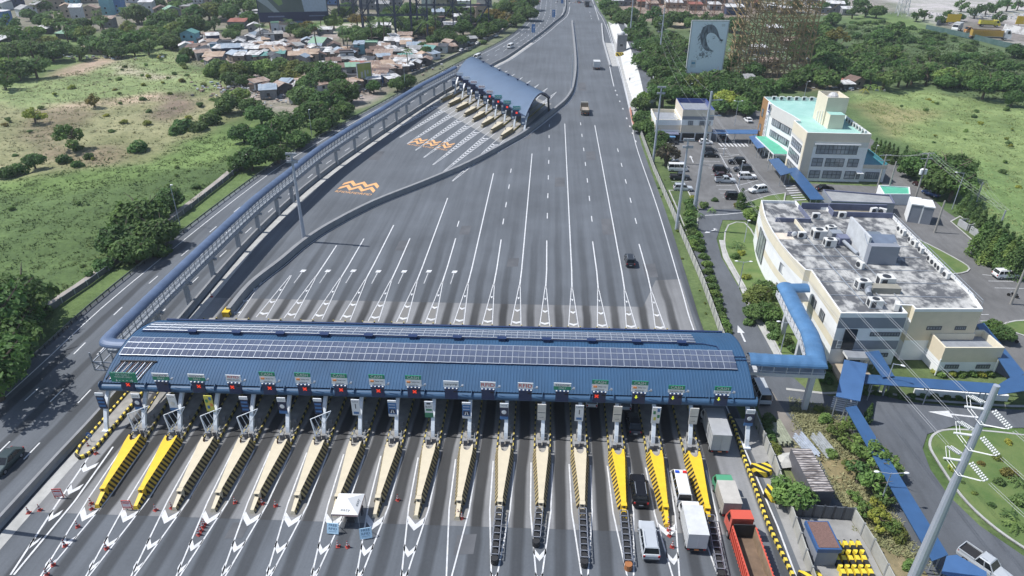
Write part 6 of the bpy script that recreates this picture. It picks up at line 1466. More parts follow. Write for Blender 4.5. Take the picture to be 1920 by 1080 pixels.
truck((1400, 1058), .03, 'long orange-red dump truck with empty rusty body at bottom', paint('orange_red', (.62, .11, .07), .05), paint('orange_red', ()) if False else MATS['car_orange_red'], BLACK, 'dump_truck', 'dump', H=2.7, L=8.6, W=2.5, xy=(23.2, 51.2), s=1.05)
truck((1096, 212), .02, 'old flatbed truck carrying planks on the wide road', paint('khaki', (.25, .24, .20), .1), M('bed_wood', (.20, .17, .13), .8, var=.3), M('planks', (.35, .31, .26), .8, var=.3, sc=2), 'flatbed_truck', 'flat', L=4.8, s=1.25)
truck((1118, 129), 0.0, 'small white box van on the upper wide road', W_, BXW, BXW, H=2.7, L=3.2, s=1.3)
truck((1100, 12), .05, 'dark lorry at the very top of the road', DG, M('dark_tarp', (.05, .055, .065), .7), M('dark_tarp2', (.06, .065, .075), .7), 'cargo_truck', H=3.1, L=6.6, s=1.2); truck((1085, 4), .0, 'grey lorry left of the dark one at the top', GY, BXG, BXG, 'cargo_truck', H=2.8, L=4, s=1.1)
truck((1793, 58), PI - .7, 'white lorry parked in the dusty yard, top right', W_, BXG, BXG, 'cargo_truck', H=2.8, L=4.5, s=1.6); truck((1851, 50), -1.75, 'yellow lorry parked at the back of the dusty yard', paint('yellow', (.62, .56, .08), .1), MATS['car_yellow'], MATS['car_yellow'], 'dump_truck', 'dump', H=2.3, L=5, s=1.6)
truck((1850, 74), -1.72, 'long yellow-bodied dump truck by the green net fence', W_, paint('ochre', (.48, .30, .06), .1), M('silver_rim', (.4, .4, .4), .5), 'dump_truck', 'dump', H=2.9, L=9, s=1.7)
truck((1822, 63), PI / 2, 'small rusty orange truck between the lorries', paint('rust_orange', (.42, .20, .06), .1), RUST, RUST, 'flatbed_truck', 'flat', L=3, s=1.5)
# ---- crash attenuators: ladder frames full of black drums
def attenuator(x, y0, y1, label, bend=0, front=None):
    r = thing('drum_barrier', label, 'crash barrier', (x, y0, Zc), 0, 'black drum crash barriers before the islands'); L = y0 - y1; n = max(3, round(L / .92))
    mb = MB()
    for s_ in (-1, 1):
        mb.beam((s_ * .43, 0, .95), (s_ * .43 + bend, -L, .95), .09, .09); mb.beam((s_ * .43, 0, .4), (s_ * .43 + bend, -L, .4), .07, .07)
    for i in range(n + 1):
        t_ = i / n; x_ = bend * t_
        mb.beam((x_ - .45, -L * t_, .96), (x_ + .45, -L * t_, .96), .09, .07)
        for s_ in (-1, 1): mb.beam((x_ + s_ * .43, -L * t_, 0), (x_ + s_ * .43, -L * t_, .95), .07, .07)
    mb.build('frame', M('frame_grey', (.24, .255, .29), .5, .2), r)
    for i in range(n):
        t_ = (i + .5) / n; mb = MB(); mb.tube((bend * t_, -L * t_, .02), (bend * t_, -L * t_, .84), .36, .33, 12); mb.build('drum', BLACK, r)
    mb = MB(); mb.tube((bend, -L - .35, 0), (bend, -L - .35, .8), .42, None, 12); mb.build('front_drum', front or BLACK, r)
attenuator(-4.25, 58.0, 51.2, 'ladder frame of black drums, leftmost of the five barriers'); attenuator(.45, 58.2, 53.8, 'short bent ladder frame of black drums, second from left', -.25); attenuator(5.5, 58.4, 51.4, 'ladder frame of black drums below the last cream island'); attenuator(10.3, 58.3, 51.3, 'ladder frame of black drums with rusty orange front drum', -.1, M('rust_orange_drum', (.35, .14, .05), .7)); attenuator(20.3, 58.2, 50.8, 'ladder frame of black drums beside the dump truck', -.3)
# ---- cones
CO = M('cone_orange', (.36, .05, .04), .5, var=.1); CWH = M('cone_white', (.7, .7, .7), .5)
c0 = thing('traffic_cone', 'x', 'traffic cone', group='traffic cones on the toll lanes')
mb = MB(); mb.tube((0, 0, .05), (0, 0, .36), .17, .125, 10); mb.tube((0, 0, .52), (0, 0, .66), .10, .078, 10); mb.tube((0, 0, .8), (0, 0, .95), .056, .03, 10); mb.build('cone', CO, c0)
mb = MB(); mb.tube((0, 0, .36), (0, 0, .52), .125, .10, 10, 0, False); mb.tube((0, 0, .66), (0, 0, .8), .078, .056, 10, 0, False); mb.build('reflective_band', CWH, c0)
mb = MB(); mb.cbox((0, 0, .03), (.45, .45, .06)); mb.build('cone_base', CO, c0)
cones = []
for i, (x, y) in enumerate(((166, 838), (54, 962), (75, 957), (171, 945), (172, 955), (146, 988), (122, 1024), (200, 1029), (100, 1060), (88, 1078), (292, 957), (322, 953), (441, 943), (384, 984), (381, 989), (377, 996), (373, 1003), (517, 949), (492, 945), (634, 1025), (652, 1026), (746, 938), (859, 966), (866, 972), (1252, 978), (1252, 986), (1254, 995), (1255, 1005), (1260, 1026), (397, 557), (180, 848 + 3))):
    g_ = G(x, y); o = c0 if i == 0 else dup(c0); o.location = (g_.x, g_.y, Zc); o.rotation_euler = (0, 0, rnd.uniform(0, 1.5)); o.scale = (1.05,) * 3; cones.append(o)
label_row(cones, 'red and white traffic cone on the asphalt, {}')
# ---- closed boards, RFID boards, tent, round sign
for px, rz, l in (((112, 934), .1, 'red and white closed board beside the median wall'), ((241, 956), .05, 'red and white closed board before the second yellow island')):
    g_ = G(*px); r = thing('closed_board', l, 'road sign', (g_.x, g_.y, Zc), rz); mb = MB()
    for x in (-.5, .5): mb.beam((x, 0, 0), (x, 0, 1.5), .08, .06); mb.beam((x, .35, 0), (x, 0, .8), .05, .05)
    mb.beam((-.55, 0, 1.45), (.55, 0, 1.45), .06, .12); mb.beam((-.55, 0, .35), (.55, 0, .35), .06, .12); mb.build('frame', RED, r)
    mb = MB(); mb.box(-.46, -.03, .45, .46, .02, 1.36); mb.build('board', SWHITE, r)
    mb = MB(); mb.box(-.4, -.045, 1.05, .4, -.031, 1.25); mb.box(-.4, -.045, .55, .4, -.031, .62); mb.build('red_band', INKR, r); text('CLOSED', .24, INKR, r, (0, -.04, .84), (PI / 2, 0, 0), width=.78)
RB = M('rfid_board_blue', (.42, .62, .78), .5, var=.06)
for px, rz, l in (((625, 1001), .05, 'light blue FREE RFID board, upright one left of pair'), ((687, 1010), -.28, 'light blue FREE RFID board, tilted one right of pair')):
    g_ = G(*px); r = thing('promo_board', l, 'sign board', (g_.x, g_.y, Zc), -rz)
    mb = MB(); mb.add([(-.68, -.15, .15), (.68, -.15, .15), (.68, .3, 1.35), (-.68, .3, 1.35), (-.68, -.1, .15), (.68, -.1, .15), (.68, .35, 1.35), (-.68, .35, 1.35)], [(0, 1, 2, 3), (7, 6, 5, 4), (0, 4, 5, 1), (1, 5, 6, 2), (2, 6, 7, 3), (3, 7, 4, 0)]); mb.build('board', RB, r)
    mb = MB()
    for x in (-.6, .6): mb.beam((x, .3, 1.3), (x, .9, 0), .05, .05); mb.beam((x, -.13, 0), (x, -.13, .2), .05, .05)
    mb.build('stand', STEEL, r)
    nrm = Vector((0, -1.2, .45)).normalized(); an = math.atan2(1.2, .45)
    DB = M('board_ink', (.03, .09, .19), .5)
    for s_, sz, zz, wd in (('FREE', .42, 1.12, .95), ('RFID', .42, .72, .95), ('INSTALLATION', .16, .42, .85)):
        y_ = -.15 + (zz - .15) * .375; text(s_, sz, DB, r, (0, y_ - .012, zz + .005), (an, 0, 0), width=wd)
r = thing('canopy_tent', 'white pyramid tent lettered easy standing on the lane markings', 'tent', (0, 0, Zc))
c4 = [G(621, 964, 2.1), G(671, 966, 2.1), G(684, 926, 2.1), G(636, 925, 2.1)]; apx = sum(c4, Vector()) / 4 + Vector((0, 0, .9))
mb = MB(); mb.add(c4 + [apx], [(0, 1, 4), (1, 2, 4), (2, 3, 4), (3, 0, 4)]); mb.build('tent_roof', M('tent_white', (.78, .78, .77), .6, var=.03), r)
mb = MB(); lo = [c - Vector((0, 0, .28)) for c in c4]; mb.add(c4 + lo, [(i, 4 + i, 4 + (i + 1) % 4, (i + 1) % 4) for i in range(4)]); mb.build('valance', M('tent_pink', (.62, .42, .38), .6), r)
for c in c4: mb = MB(); mb.tube((c.x, c.y, 0), (c.x, c.y, c.z - .02), .035, None, 6); mb.build('tent_leg', STEEL, r)
for (a, b) in ((0, 1), (1, 2)):
    m_ = (c4[a] + c4[b]) / 2 * .72 + apx * .28; d = (c4[b] - c4[a]).normalized(); n_ = d.cross((apx - (c4[a] + c4[b]) / 2)).normalized()
    q_ = Matrix((d, n_.cross(d), n_)).transposed().to_euler(); text('easy', .5, M('tent_ink', (.12, .14, .16), .6), r, tuple(m_ + n_ * .02), q_, width=1.1)
tb = thing('folding_table', 'small dark table in the shade of the white tent', 'table', (apx.x + .3, apx.y - .6, Zc)); mb = MB(); mb.cbox((0, 0, .72), (1.2, .6, .05)); mb.build('tabletop', DARK, tb)
for x in (-.5, .5):
    for y in (-.22, .22): mb = MB(); mb.tube((x, y, 0), (x, y, .7), .025); mb.build('leg', STEEL, tb)
g_ = G(172, 830); r = thing('keep_right_sign', 'round blue arrow sign on tip of the kerbed island', 'road sign', (g_.x, g_.y, 0)); mb = MB(); mb.tube((0, 0, 0), (0, 0, 1.5), .04); mb.build('post', STEEL, r)
mb = MB(); mb.tube((0, -.03, 1.3), (0, .02, 1.3), .42, None, 20); mb.build('disc', M('sign_blue', (.03, .12, .34), .5), r)
mb = MB(); mb.beam((-.25, -.045, 1.2), (0, -.045, 1.45), .02, .1); mb.beam((.25, -.047, 1.2), (0, -.047, 1.45), .02, .1); mb.build('arrow', LETW, r)
# ---- motorcycles
for px, rz, l in (((1898, 557), .9, 'motorcycle parked by dark pole at the right edge'), ((1897, 640), .7, 'motorcycle beside the round shrub and diagonal walkway')):
    g_ = G(*px); r = thing('motorcycle', l, 'motorcycle', (g_.x, g_.y, 0), rz)
    for y in (-.65, .65): mb = MB(); mb.tube((-.06, y, .3), (.06, y, .3), .3, None, 14); mb.build('wheel', TYRE, r)
    mb = MB(); mb.cbox((0, .1, .72), (.3, .5, .25)); mb.cbox((0, -.4, .78), (.28, .6, .12)); mb.cbox((0, 0, .45), (.25, .5, .3)); mb.build('body', BK_, r)
    mb = MB(); mb.tube((0, .65, .3), (0, .45, 1.0), .04); mb.tube((-.35, .42, 1.02), (.35, .42, 1.02), .025); mb.build('handlebar', STEEL, r)
# ---- people
def person(loc, rz, label, shirt, legs, pose=0):
    me = bpy.data.meshes.new('person')
    J = [(0, 0, .95), (0, .0, 1.18), (0, .01, 1.40), (0, .02, 1.50), (0, .04, 1.60), (0, .05, 1.72),
         (-.10, 0, .88), (-.12, .04 + pose * .2, .48), (-.12, pose * .1, .08), (-.12, .12 + pose * .1, .04), (.10, 0, .88), (.12, .04 - pose * .12, .48), (.12, -pose * .2, .08), (.12, .12 - pose * .2, .04),
         (-.19, .01, 1.40), (-.25, -.03, 1.12), (-.24, .14, .92), (-.24, .2, .86), (.19, .01, 1.40), (.25, -.03, 1.12), (.24, .16, .95), (.24, .22, .9)]
    E = [(0, 1), (1, 2), (2, 3), (3, 4), (4, 5), (0, 6), (6, 7), (7, 8), (8, 9), (0, 10), (10, 11), (11, 12), (12, 13), (2, 14), (14, 15), (15, 16), (16, 17), (2, 18), (18, 19), (19, 20), (20, 21)]
    R_ = [.15, .145, .15, .06, .10, .085, .09, .065, .045, .04, .09, .065, .045, .04, .065, .045, .035, .03, .065, .045, .035, .03]
    me.from_pydata(J, E, []); o = bpy.data.objects.new('person', me); COL.objects.link(o); o.location = loc; o.rotation_euler = (0, 0, rz)
    o.modifiers.new('skin', 'SKIN'); 
    for i, v in enumerate(me.skin_vertices[0].data): v.radius = (R_[i], R_[i]); v.use_root = (i == 0)
    o.modifiers.new('sub', 'SUBSURF').levels = 1
    dg = bpy.context.evaluated_depsgraph_get(); m2 = bpy.data.meshes.new_from_object(o.evaluated_get(dg)); o.modifiers.clear(); o.data = m2
    for m in (M('skin', (.30, .17, .11), .6), shirt, legs): m2.materials.append(m)
    for p_ in m2.polygons:
        c = p_.center; p_.material_index = 1 if (.98 < c.z < 1.47 and not (abs(c.x) > .2 and c.z < 1.15)) else (2 if c.z <= .98 and abs(c.x) < .21 else 0)
    mb = MB(); mb.sphere((0, .03, 1.74), .105, 0, 10, 6, (1, 1, .75)); mb.build('hair', M('hair', (.012, .01, .01), .6), o)
    return lab(o, label, 'person')
person((G(680, 966).x, G(680, 966).y, Zc), 1.2, 'person in dark shirt standing at the edge of the white tent', M('shirt_dark', (.04, .04, .05), .8), M('trousers', (.03, .035, .05), .8))
person((G(1180, 158).x, G(1180, 158).y, 1.0), .3, 'person in dark clothes walking on the pale concrete slope', M('shirt_navy', (.03, .04, .07), .8), M('trousers', (.03, .035, .05), .8), 1)
# ================================================================== TREES AND PLANTS
def leafmat(name, a, b, trans=.38):
    m = M(name, a, .75, col2=b, sc=.9, var=.2, objcol=True, thr=(.35, .65)); t = m.node_tree; p = t.nodes['Principled BSDF']
    out = [n for n in t.nodes if n.type == 'OUTPUT_MATERIAL'][0]; tr = t.nodes.new('ShaderNodeBsdfTranslucent'); mx = t.nodes.new('ShaderNodeMixShader'); mx.inputs[0].default_value = trans
    t.links.new(p.inputs['Base Color'].links[0].from_socket, tr.inputs[0]); t.links.new(p.outputs[0], mx.inputs[1]); t.links.new(tr.outputs[0], mx.inputs[2]); t.links.new(mx.outputs[0], out.inputs[0]); return m
LEAF = leafmat('leaf_green', (.08, .16, .044), (.17, .265, .08))
BARK = M('bark', (.12, .095, .07), .9, var=.25)
def crown_mesh(seed, nl=16, per=130, rz=.72, leaf=.085, flat=0., cone=False, spread=.62, lr=(.26, .46), up=.5):
    q = np.random.RandomState(seed); C_ = []; 
    for i in range(nl):
        if cone:
            h = q.uniform(0, 1); a = q.uniform(0, 2 * PI); r_ = (1 - h) * .55 * q.uniform(.4, 1); C_.append((r_ * math.cos(a), r_ * math.sin(a), h * 2 * rz - rz, .12 + .38 * (1 - h)))
        else:
            d = q.normal(size=3); d /= np.linalg.norm(d); r_ = spread * q.uniform(.35, 1.08) ** .7; rr = q.uniform(*lr)
            C_.append((d[0] * r_, d[1] * r_, (abs(d[2]) * (1 - flat) if q.rand() < .75 else d[2] * .6) * r_ * rz, rr))
    C_ = np.array(C_); P, N = [], []
    for c in C_:
        n = int(per * (c[3] / .36) ** 1.5) + 12; d = q.normal(size=(n, 3)); d /= np.linalg.norm(d, axis=1)[:, None]
        rad_ = c[3] * q.uniform(.72, 1.12, n)[:, None]; pos = c[:3] + d * rad_ * np.array([1, 1, .8 if not cone else 1.2])
        ins = np.zeros(n, bool)
        for e in C_:
            if e is not c: ins |= np.linalg.norm(pos - e[:3], axis=1) < e[3] * .62
        P.append(pos[~ins]); N.append(d[~ins])
    P = np.concatenate(P); N = np.concatenate(N); n = len(P)
    N = N + q.normal(0, .55, (n, 3)) + np.array([0, 0, up]); N /= np.linalg.norm(N, axis=1)[:, None]
    A = np.cross(N, q.normal(size=(n, 3))); A /= np.linalg.norm(A, axis=1)[:, None]; B_ = np.cross(N, A)
    s = (leaf * q.uniform(.6, 1.5, n))[:, None]
    V = np.stack([P - A * s, P - B_ * s * .62 + N * s * .2, P + A * s * 1.1, P + B_ * s * .62 + N * s * .15], 1).reshape(-1, 3)
    me = bpy.data.meshes.new('crown'); me.from_pydata(V.tolist(), [], np.arange(4 * n).reshape(-1, 4).tolist()); me.materials.append(LEAF); return me
def palm_mesh(seed, nf=15, L=1.0):
    q = np.random.RandomState(seed); v, f = [], []
    for i in range(nf):
        a = 2 * PI * i / nf + q.uniform(-.2, .2); e = q.uniform(.1, 1.0); pts = []
        for k in range(7):
            t = k / 6; r_ = L * (t * math.cos(e * (1 - t * .6))); z = L * (math.sin(e) * t * .9 - t * t * (.55 + .35 * (1 - e))); pts.append(Vector((r_ * math.cos(a), r_ * math.sin(a), z)))
        sd = Vector((-math.sin(a), math.cos(a), 0))
        for k in range(6):
            for s_ in (-1, 1):
                w0 = .17 * L * math.sin(PI * min(1, .15 + k / 6.5)); b = len(v); p0, p1 = pts[k], pts[k + 1]
                v += [p0[:], (p0.lerp(p1, .55))[:], (p0.lerp(p1, .9) + sd * s_ * w0 + Vector((0, 0, -w0 * .7)))[:]]; f.append((b, b + 1, b + 2))
                v += [p0.lerp(p1, .5)[:], p1[:], (p1 + sd * s_ * w0 + Vector((0, 0, -w0 * .7)))[:]]; f.append((b + 3, b + 4, b + 5))
    me = bpy.data.meshes.new('crown'); me.from_pydata(v, [], f); me.materials.append(LEAF); return me
def trunk_mesh(kind, seed):
    q = random.Random(seed); mb = MB()
    if kind == 'palm':
        pts = [(0, 0, 0), (.08, .02, .9), (.12, .05, 1.8), (.1, .04, 2.7)]
        for i in range(3): mb.tube(pts[i], pts[i + 1], .1 - .02 * i, .08 - .02 * i, 7)
    else:
        h = {'wide': .75, 'cone': .3, 'shrub': .15}.get(kind, .65); mb.tube((0, 0, -.05), (.03, .02, h), .085, .06, 7)
        for i in range(5):
            a = i * 1.26 + q.uniform(-.3, .3); e = Vector((.45 * math.cos(a), .45 * math.sin(a), h + q.uniform(.25, .5))); mb.tube((.03, .02, h - .08 * (i % 3)), e, .045, .02, 5)
            mb.tube(e, e + Vector((.25 * math.cos(a + .6), .25 * math.sin(a + .6), .2)), .02, .008, 4)
    return mb.mesh('trunk', BARK)
CR = {'round': [crown_mesh(s, 18, 150) for s in (1, 2, 3)], 'wide': [crown_mesh(s, 24, 120, rz=.55, leaf=.065, flat=.35, spread=.78, lr=(.18, .34)) for s in (4, 5)], 'loose': [crown_mesh(s, 14, 90, rz=.8, leaf=.08, spread=.75, lr=(.16, .34)) for s in (6, 7)],
      'cone': [crown_mesh(s, 34, 75, rz=1.5, leaf=.085, cone=True) for s in (8, 9)], 'shrub': [crown_mesh(s, 12, 85, rz=.6, leaf=.12, spread=.6) for s in (10, 11, 12)], 'palm': [palm_mesh(s) for s in (13, 14)], 'banana': [palm_mesh(15, 9, 1.0)]}
TK = {k: [trunk_mesh(k, s) for s in (1, 2)] for k in ('round', 'wide', 'loose', 'cone', 'shrub')}; TK['palm'] = [trunk_mesh('palm', 1)] * 2
HT = {'round': (.62, 1.0), 'wide': (.8, 1.0), 'loose': (.65, 1.05), 'cone': (1.55, 1.0), 'shrub': (.25, 1.0), 'palm': (2.7, 1.0), 'banana': (.55, 1.0)}
NT = [0]
COLS = {'g': (1, 1, 1), 'd': (.80, .88, .78), 'l': (1.5, 1.4, 1.2), 'y': (2.6, 1.7, 1.0), 'b': (1.9, .95, .8), 'o': (1.5, 1.1, .9), 'p': (1.1, .6, 1.3), 'c': (.8, .95, .85)}
def tree(px, py, R, kind='round', col='g', name='broadleaf_tree', cat='tree', label=None, group=None, center=True, zs=1.0, xy=None):
    """a tree whose crown shows at the pixel px, py; R is the crown's radius in metres"""
    h, k = HT[kind]; zc = R * h * zs if center else 0
    g_ = G(px, py, zc) if xy is None else Vector((*xy, 0)); i = NT[0]; NT[0] += 1
    if name == 'broadleaf_tree': name = {'wide': 'spreading_tree', 'loose': 'open_crowned_tree'}.get(kind, name)
    r = thing(name, label or 'x', cat, (g_.x, g_.y, 0), rnd.uniform(0, 6.28), group); r.scale = (R, R, R * zs * rnd.uniform(.92, 1.08))
    ms = CR[kind]; o = bpy.data.objects.new('crown', ms[i % len(ms)]); COL.objects.link(o); o.parent = r; o.location = (0, 0, h)
    c = COLS[col]; j = rnd.uniform(.82, 1.2); o.color = (c[0] * j * rnd.uniform(.9, 1.1), c[1] * j, c[2] * j, 1)
    if kind in TK:
        t_ = bpy.data.objects.new('trunk', TK[kind][i % 2]); COL.objects.link(t_); t_.parent = r
    return r
def row(lst, fmt, group=None, name='broadleaf_tree', cat='tree', **kw):
    os_ = [tree(*a, name=name, cat=cat, group=group, **kw) for a in lst]
    if len(os_) > 1: label_row(os_, fmt)
    else: os_[0]['label'] = fmt
    return os_
row([(18, 560, 7, 'wide', 'd'), (34, 602, 4.4, 'wide', 'd'), (2, 645, 6, 'wide', 'd'), (-25, 600, 8, 'wide', 'd'), (48, 550, 4, 'wide', 'c'), (82, 585, 2.2, 'shrub', 'd'), (2, 690, 4.2, 'wide', 'd'), (-25, 690, 7, 'wide', 'd')], 'dark spreading tree at the lower left edge, {}', 'dark trees at the lower left edge')
row([(262, 402, 6.2, 'round', 'd'), (225, 445, 4.8, 'round', 'd'), (318, 375, 4, 'round', 'd'), (292, 435, 5, 'round', 'd'), (252, 470, 4.4, 'round', 'd'), (208, 470, 3, 'loose', 'c'), (196, 498, 2.6, 'shrub', 'c'), (300, 470, 3, 'shrub', 'd')], 'dark bushy tree by the left roadside lamp, {}', 'dark roadside trees on the left')
row([(470, 298, 5, 'round', 'd'), (500, 258, 6, 'round', 'c'), (540, 232, 6.3, 'wide', 'd'), (585, 212, 6, 'round', 'c'), (612, 190, 6, 'round', 'd'), (642, 168, 6, 'wide', 'd'), (566, 180, 6, 'round', 'g'), (520, 290, 4, 'round', 'd'), (560, 262, 4, 'round', 'd'), (600, 236, 4, 'round', 'd'), (440, 305, 3, 'round', 'c'), (645, 205, 4, 'round', 'd'), (488, 215, 5, 'round', 'c'), (455, 250, 4.5, 'round', 'c'), (655, 140 + 40, 4, 'round', 'd'), (700, 163, 3.5, 'round', 'c'), (620, 220, 4.5, 'round', 'd')], 'dense tree beside the through lanes, {}', 'dense trees between field and through lanes')
row([(428, 195, 5, 'round', 'g'), (395, 225, 4, 'shrub', 'g'), (345, 238, 4, 'shrub', 'c'), (450, 178, 4, 'round', 'l'), (328, 248, 3, 'shrub', 'c'), (370, 240, 3.6, 'shrub', 'g'), (405, 212, 3, 'shrub', 'c'), (430, 180, 3, 'loose', 'l'), (470, 200, 4, 'round', 'g')], 'green bush on the bank above the left field, {}', 'bushes on the bank', 'bush', 'bush')
row([(133, 258, 5.6, 'loose', 'd'), (62, 302, 3.2, 'round', 'c'), (35, 318, 2.8, 'shrub', 'c'), (12, 325, 3, 'shrub', 'd'), (262, 278, 3.4, 'shrub', 'c'), (120, 300, 2.4, 'shrub', 'c'), (62, 215, 4, 'loose', 'y'), (175, 190, 3, 'loose', 'b'), (145, 310, 2, 'shrub', 'd'), (455, 238, 2, 'shrub', 'd')], 'lone tree or bush on the open left field, {}', 'scattered trees on the left field')
TL = [(20, 100, 6.5), (58, 92, 6.5), (95, 97, 6), (42, 75, 7), (10, 128, 6), (62, 122, 6), (90, 80, 5), (5, 150, 5), (118, 90, 4), (145, 96, 4.5), (138, 60, 6), (108, 42, 7), (80, 40, 6), (165, 62, 6), (180, 85, 5), (205, 80, 6), (232, 75, 6.5), (258, 70, 7), (285, 62, 6), (305, 72, 6), (330, 55, 6), (352, 42, 8), (372, 50, 6), (400, 45, 5), (300, 40, 7), (318, 30, 7), (255, 25, 8), (240, 55, 5), (220, 98, 4), (275, 85, 5), (250, 92, 4), (20, 45, 6), (70, 58, 4), (150, 100, 3), (390, 20, 8), (415, 12, 9), (430, 25, 7), (440, 52, 5), (365, 25, 7), (340, 8, 8), (5, 62, 6)]
row([(x, y, R * 1.1, ('round', 'wide', 'round', 'loose')[i % 4], 'ggdclgo'[i % 7]) for i, (x, y, R) in enumerate(TL)], 'leafy tree behind the far left field, {}', 'trees behind the far left field')
row([(78, 12, 6, 'round', 'd'), (55, 28, 5, 'round', 'd'), (300, 10, 6, 'round', 'd'), (480, 12, 8, 'round', 'd'), (470, 35, 6, 'round', 'd'), (455, 5, 9, 'round', 'd')], 'dark tree among the houses at top left, {}', 'dark trees among the top left houses')
row([(410, 128, 5.5, 'round', 'g'), (440, 130, 6, 'wide', 'o'), (470, 128, 6, 'round', 'g'), (500, 130, 6, 'round', 'l'), (525, 128, 6, 'round', 'g'), (550, 130, 6, 'round', 'o'), (580, 130, 6.5, 'wide', 'g'), (610, 132, 6.5, 'wide', 'd'), (628, 145, 5, 'round', 'd'), (595, 150, 5, 'round', 'd'), (430, 148, 4, 'round', 'g'), (460, 150, 4, 'round', 'd'), (395, 138, 4, 'shrub', 'l'), (350, 100, 4, 'round', 'g'), (342, 112, 3.5, 'shrub', 'c'), (575, 158, 4.5, 'round', 'd'), (635, 160, 4, 'round', 'd'), (515, 145, 4.5, 'round', 'g'), (545, 147, 4.5, 'round', 'o')], 'green tree in front of the tin-roofed settlement, {}', 'trees in front of the settlement')
row([(435, 65, 5, 'round', 'g'), (555, 55, 6, 'round', 'g'), (575, 52, 6, 'round', 'b'), (565, 62, 5, 'round', 'g'), (625, 42, 6, 'round', 'l'), (638, 25, 6, 'round', 'd'), (655, 18, 7, 'round', 'd'), (690, 62, 5.5, 'round', 'g'), (715, 60, 6, 'round', 'd'), (670, 72, 5, 'round', 'd'), (735, 25, 7, 'round', 'd'), (752, 45, 6, 'round', 'd'), (768, 20, 7, 'round', 'd'), (775, 50, 6, 'round', 'c'), (790, 55, 5, 'round', 'g'), (812, 50, 5, 'round', 'd'), (830, 62, 5, 'round', 'd'), (845, 20, 6, 'round', 'd'), (868, 52, 6.5, 'round', 'd'), (885, 42, 6, 'round', 'd'), (865, 18, 6, 'round', 'd'), (910, 40, 7, 'round', 'd'), (925, 28, 7, 'round', 'b'), (912, 55, 6, 'round', 'd'), (935, 48, 6, 'round', 'd'), (945, 15, 7, 'round', 'd'), (900, 60, 5, 'round', 'd'), (800, 98, 4, 'round', 'd'), (795, 88, 3.5, 'round', 'd'), (760, 152, 4.5, 'round', 'd'), (745, 160, 3.5, 'round', 'd'), (840, 75, 3, 'shrub', 'l'), (905, 80, 2.5, 'shrub', 'g'), (895, 20, 6, 'round', 'd'), (975, 15, 8, 'round', 'd'), (990, 25, 7, 'round', 'd'), (968, 38, 6, 'round', 'd'), (955, 5, 8, 'round', 'd'), (990, 5, 8, 'round', 'd')], 'tree amid the settlement houses, {}', 'trees amid the settlement')
row([(95, 22, 3.6), (115, 45, 3.6), (122, 15, 3.4), (180, 20, 3.4), (230, 18, 3.8), (250, 12, 3.6), (188, 38, 3), (10, 62, 3.2), (590, 58, 4), (640, 55, 4), (645, 70, 3.4), (715, 40, 4), (800, 40, 4), (810, 32, 4), (838, 42, 3.4), (695, 45, 3.4), (764, 96, 3), (485, 48, 3), (28, 55, 3)] and [(x, y, R, 'palm', 'd') for x, y, R in ((92, 22, 3.6), (118, 45, 3.6), (180, 20, 3.6), (232, 18, 3.8), (252, 12, 3.6), (188, 40, 3), (10, 62, 3.2), (590, 50, 4.4), (642, 48, 4.4), (648, 66, 3.4), (717, 36, 4.2), (800, 40, 4), (814, 30, 4), (696, 45, 3.4), (764, 96, 3), (485, 46, 3), (540, 35, 3.4))], 'coconut palm among the houses, {}', 'coconut palms among the houses', 'palm_tree', 'palm')
row([(1150, 22, 7, 'round', 'd'), (1165, 35, 7, 'round', 'd'), (1185, 35, 8, 'round', 'd'), (1200, 50, 7, 'loose', 'd'), (1225, 30, 7, 'loose', 'c'), (1180, 62, 5, 'round', 'd'), (1210, 70, 6, 'loose', 'd'), (1260, 35, 7, 'round', 'd'), (1285, 35, 7, 'round', 'd'), (1240, 45, 6, 'round', 'd'), (1300, 45, 6, 'round', 'd'), (1322, 38, 6, 'loose', 'd'), (1350, 40, 7, 'loose', 'd'), (1375, 45, 7, 'round', 'd'), (1140, 12, 7, 'round', 'd')], 'dark tree beyond the ramp road, {}', 'dark trees beyond the ramp')
row([(1255, 75, 7, 'round', 'g'), (1232, 90, 6, 'round', 'd'), (1275, 88, 6, 'round', 'g'), (1248, 102, 6.5, 'round', 'd'), (1225, 125, 6, 'round', 'd'), (1245, 122, 6.5, 'round', 'd'), (1212, 105, 4.5, 'round', 'd'), (1235, 140, 5, 'round', 'd'), (1265, 135, 5, 'loose', 'c'), (1250, 160, 5.5, 'round', 'c'), (1275, 158, 6, 'wide', 'c'), (1300, 160, 6, 'wide', 'o'), (1325, 158, 6, 'wide', 'd'), (1350, 165, 6, 'wide', 'd'), (1375, 150, 6, 'round', 'd'), (1395, 165, 6, 'round', 'd'), (1370, 120, 6, 'loose', 'c'), (1280, 170, 5, 'round', 'c'), (1420, 160, 5, 'round', 'd'), (1262, 175, 5, 'round', 'd'), (1240, 170, 4, 'round', 'c'), (1385, 85, 6, 'loose', 'd'), (1340, 145, 5, 'wide', 'd'), (1310, 175, 5, 'round', 'd'), (1415, 130, 5, 'round', 'd')], 'green tree around the portrait billboard, {}', 'trees around the billboard')
row([(1365, 188, 5, 'round', 'y'), (1385, 195, 4.5, 'round', 'l'), (1350, 200, 4, 'round', 'g'), (1400, 205, 4, 'round', 'd')], 'yellow-green tree behind the guard building, {}', 'trees behind the guard building')
row([(1212, 188, 4, 'round', 'l'), (1200, 195, 3.4, 'round', 'g'), (1210, 225, 4.2, 'round', 'c'), (1222, 240, 4, 'round', 'd'), (1232, 258, 3.6, 'round', 'd'), (1200, 238, 3, 'round', 'd'), (1240, 275, 3, 'round', 'd')], 'rounded tree left of the guard building, {}', 'trees left of the guard building')
row([(1250, 292, 4.2, 'loose', 'p')], 'purple-leaved tree over parked cars by the fence')
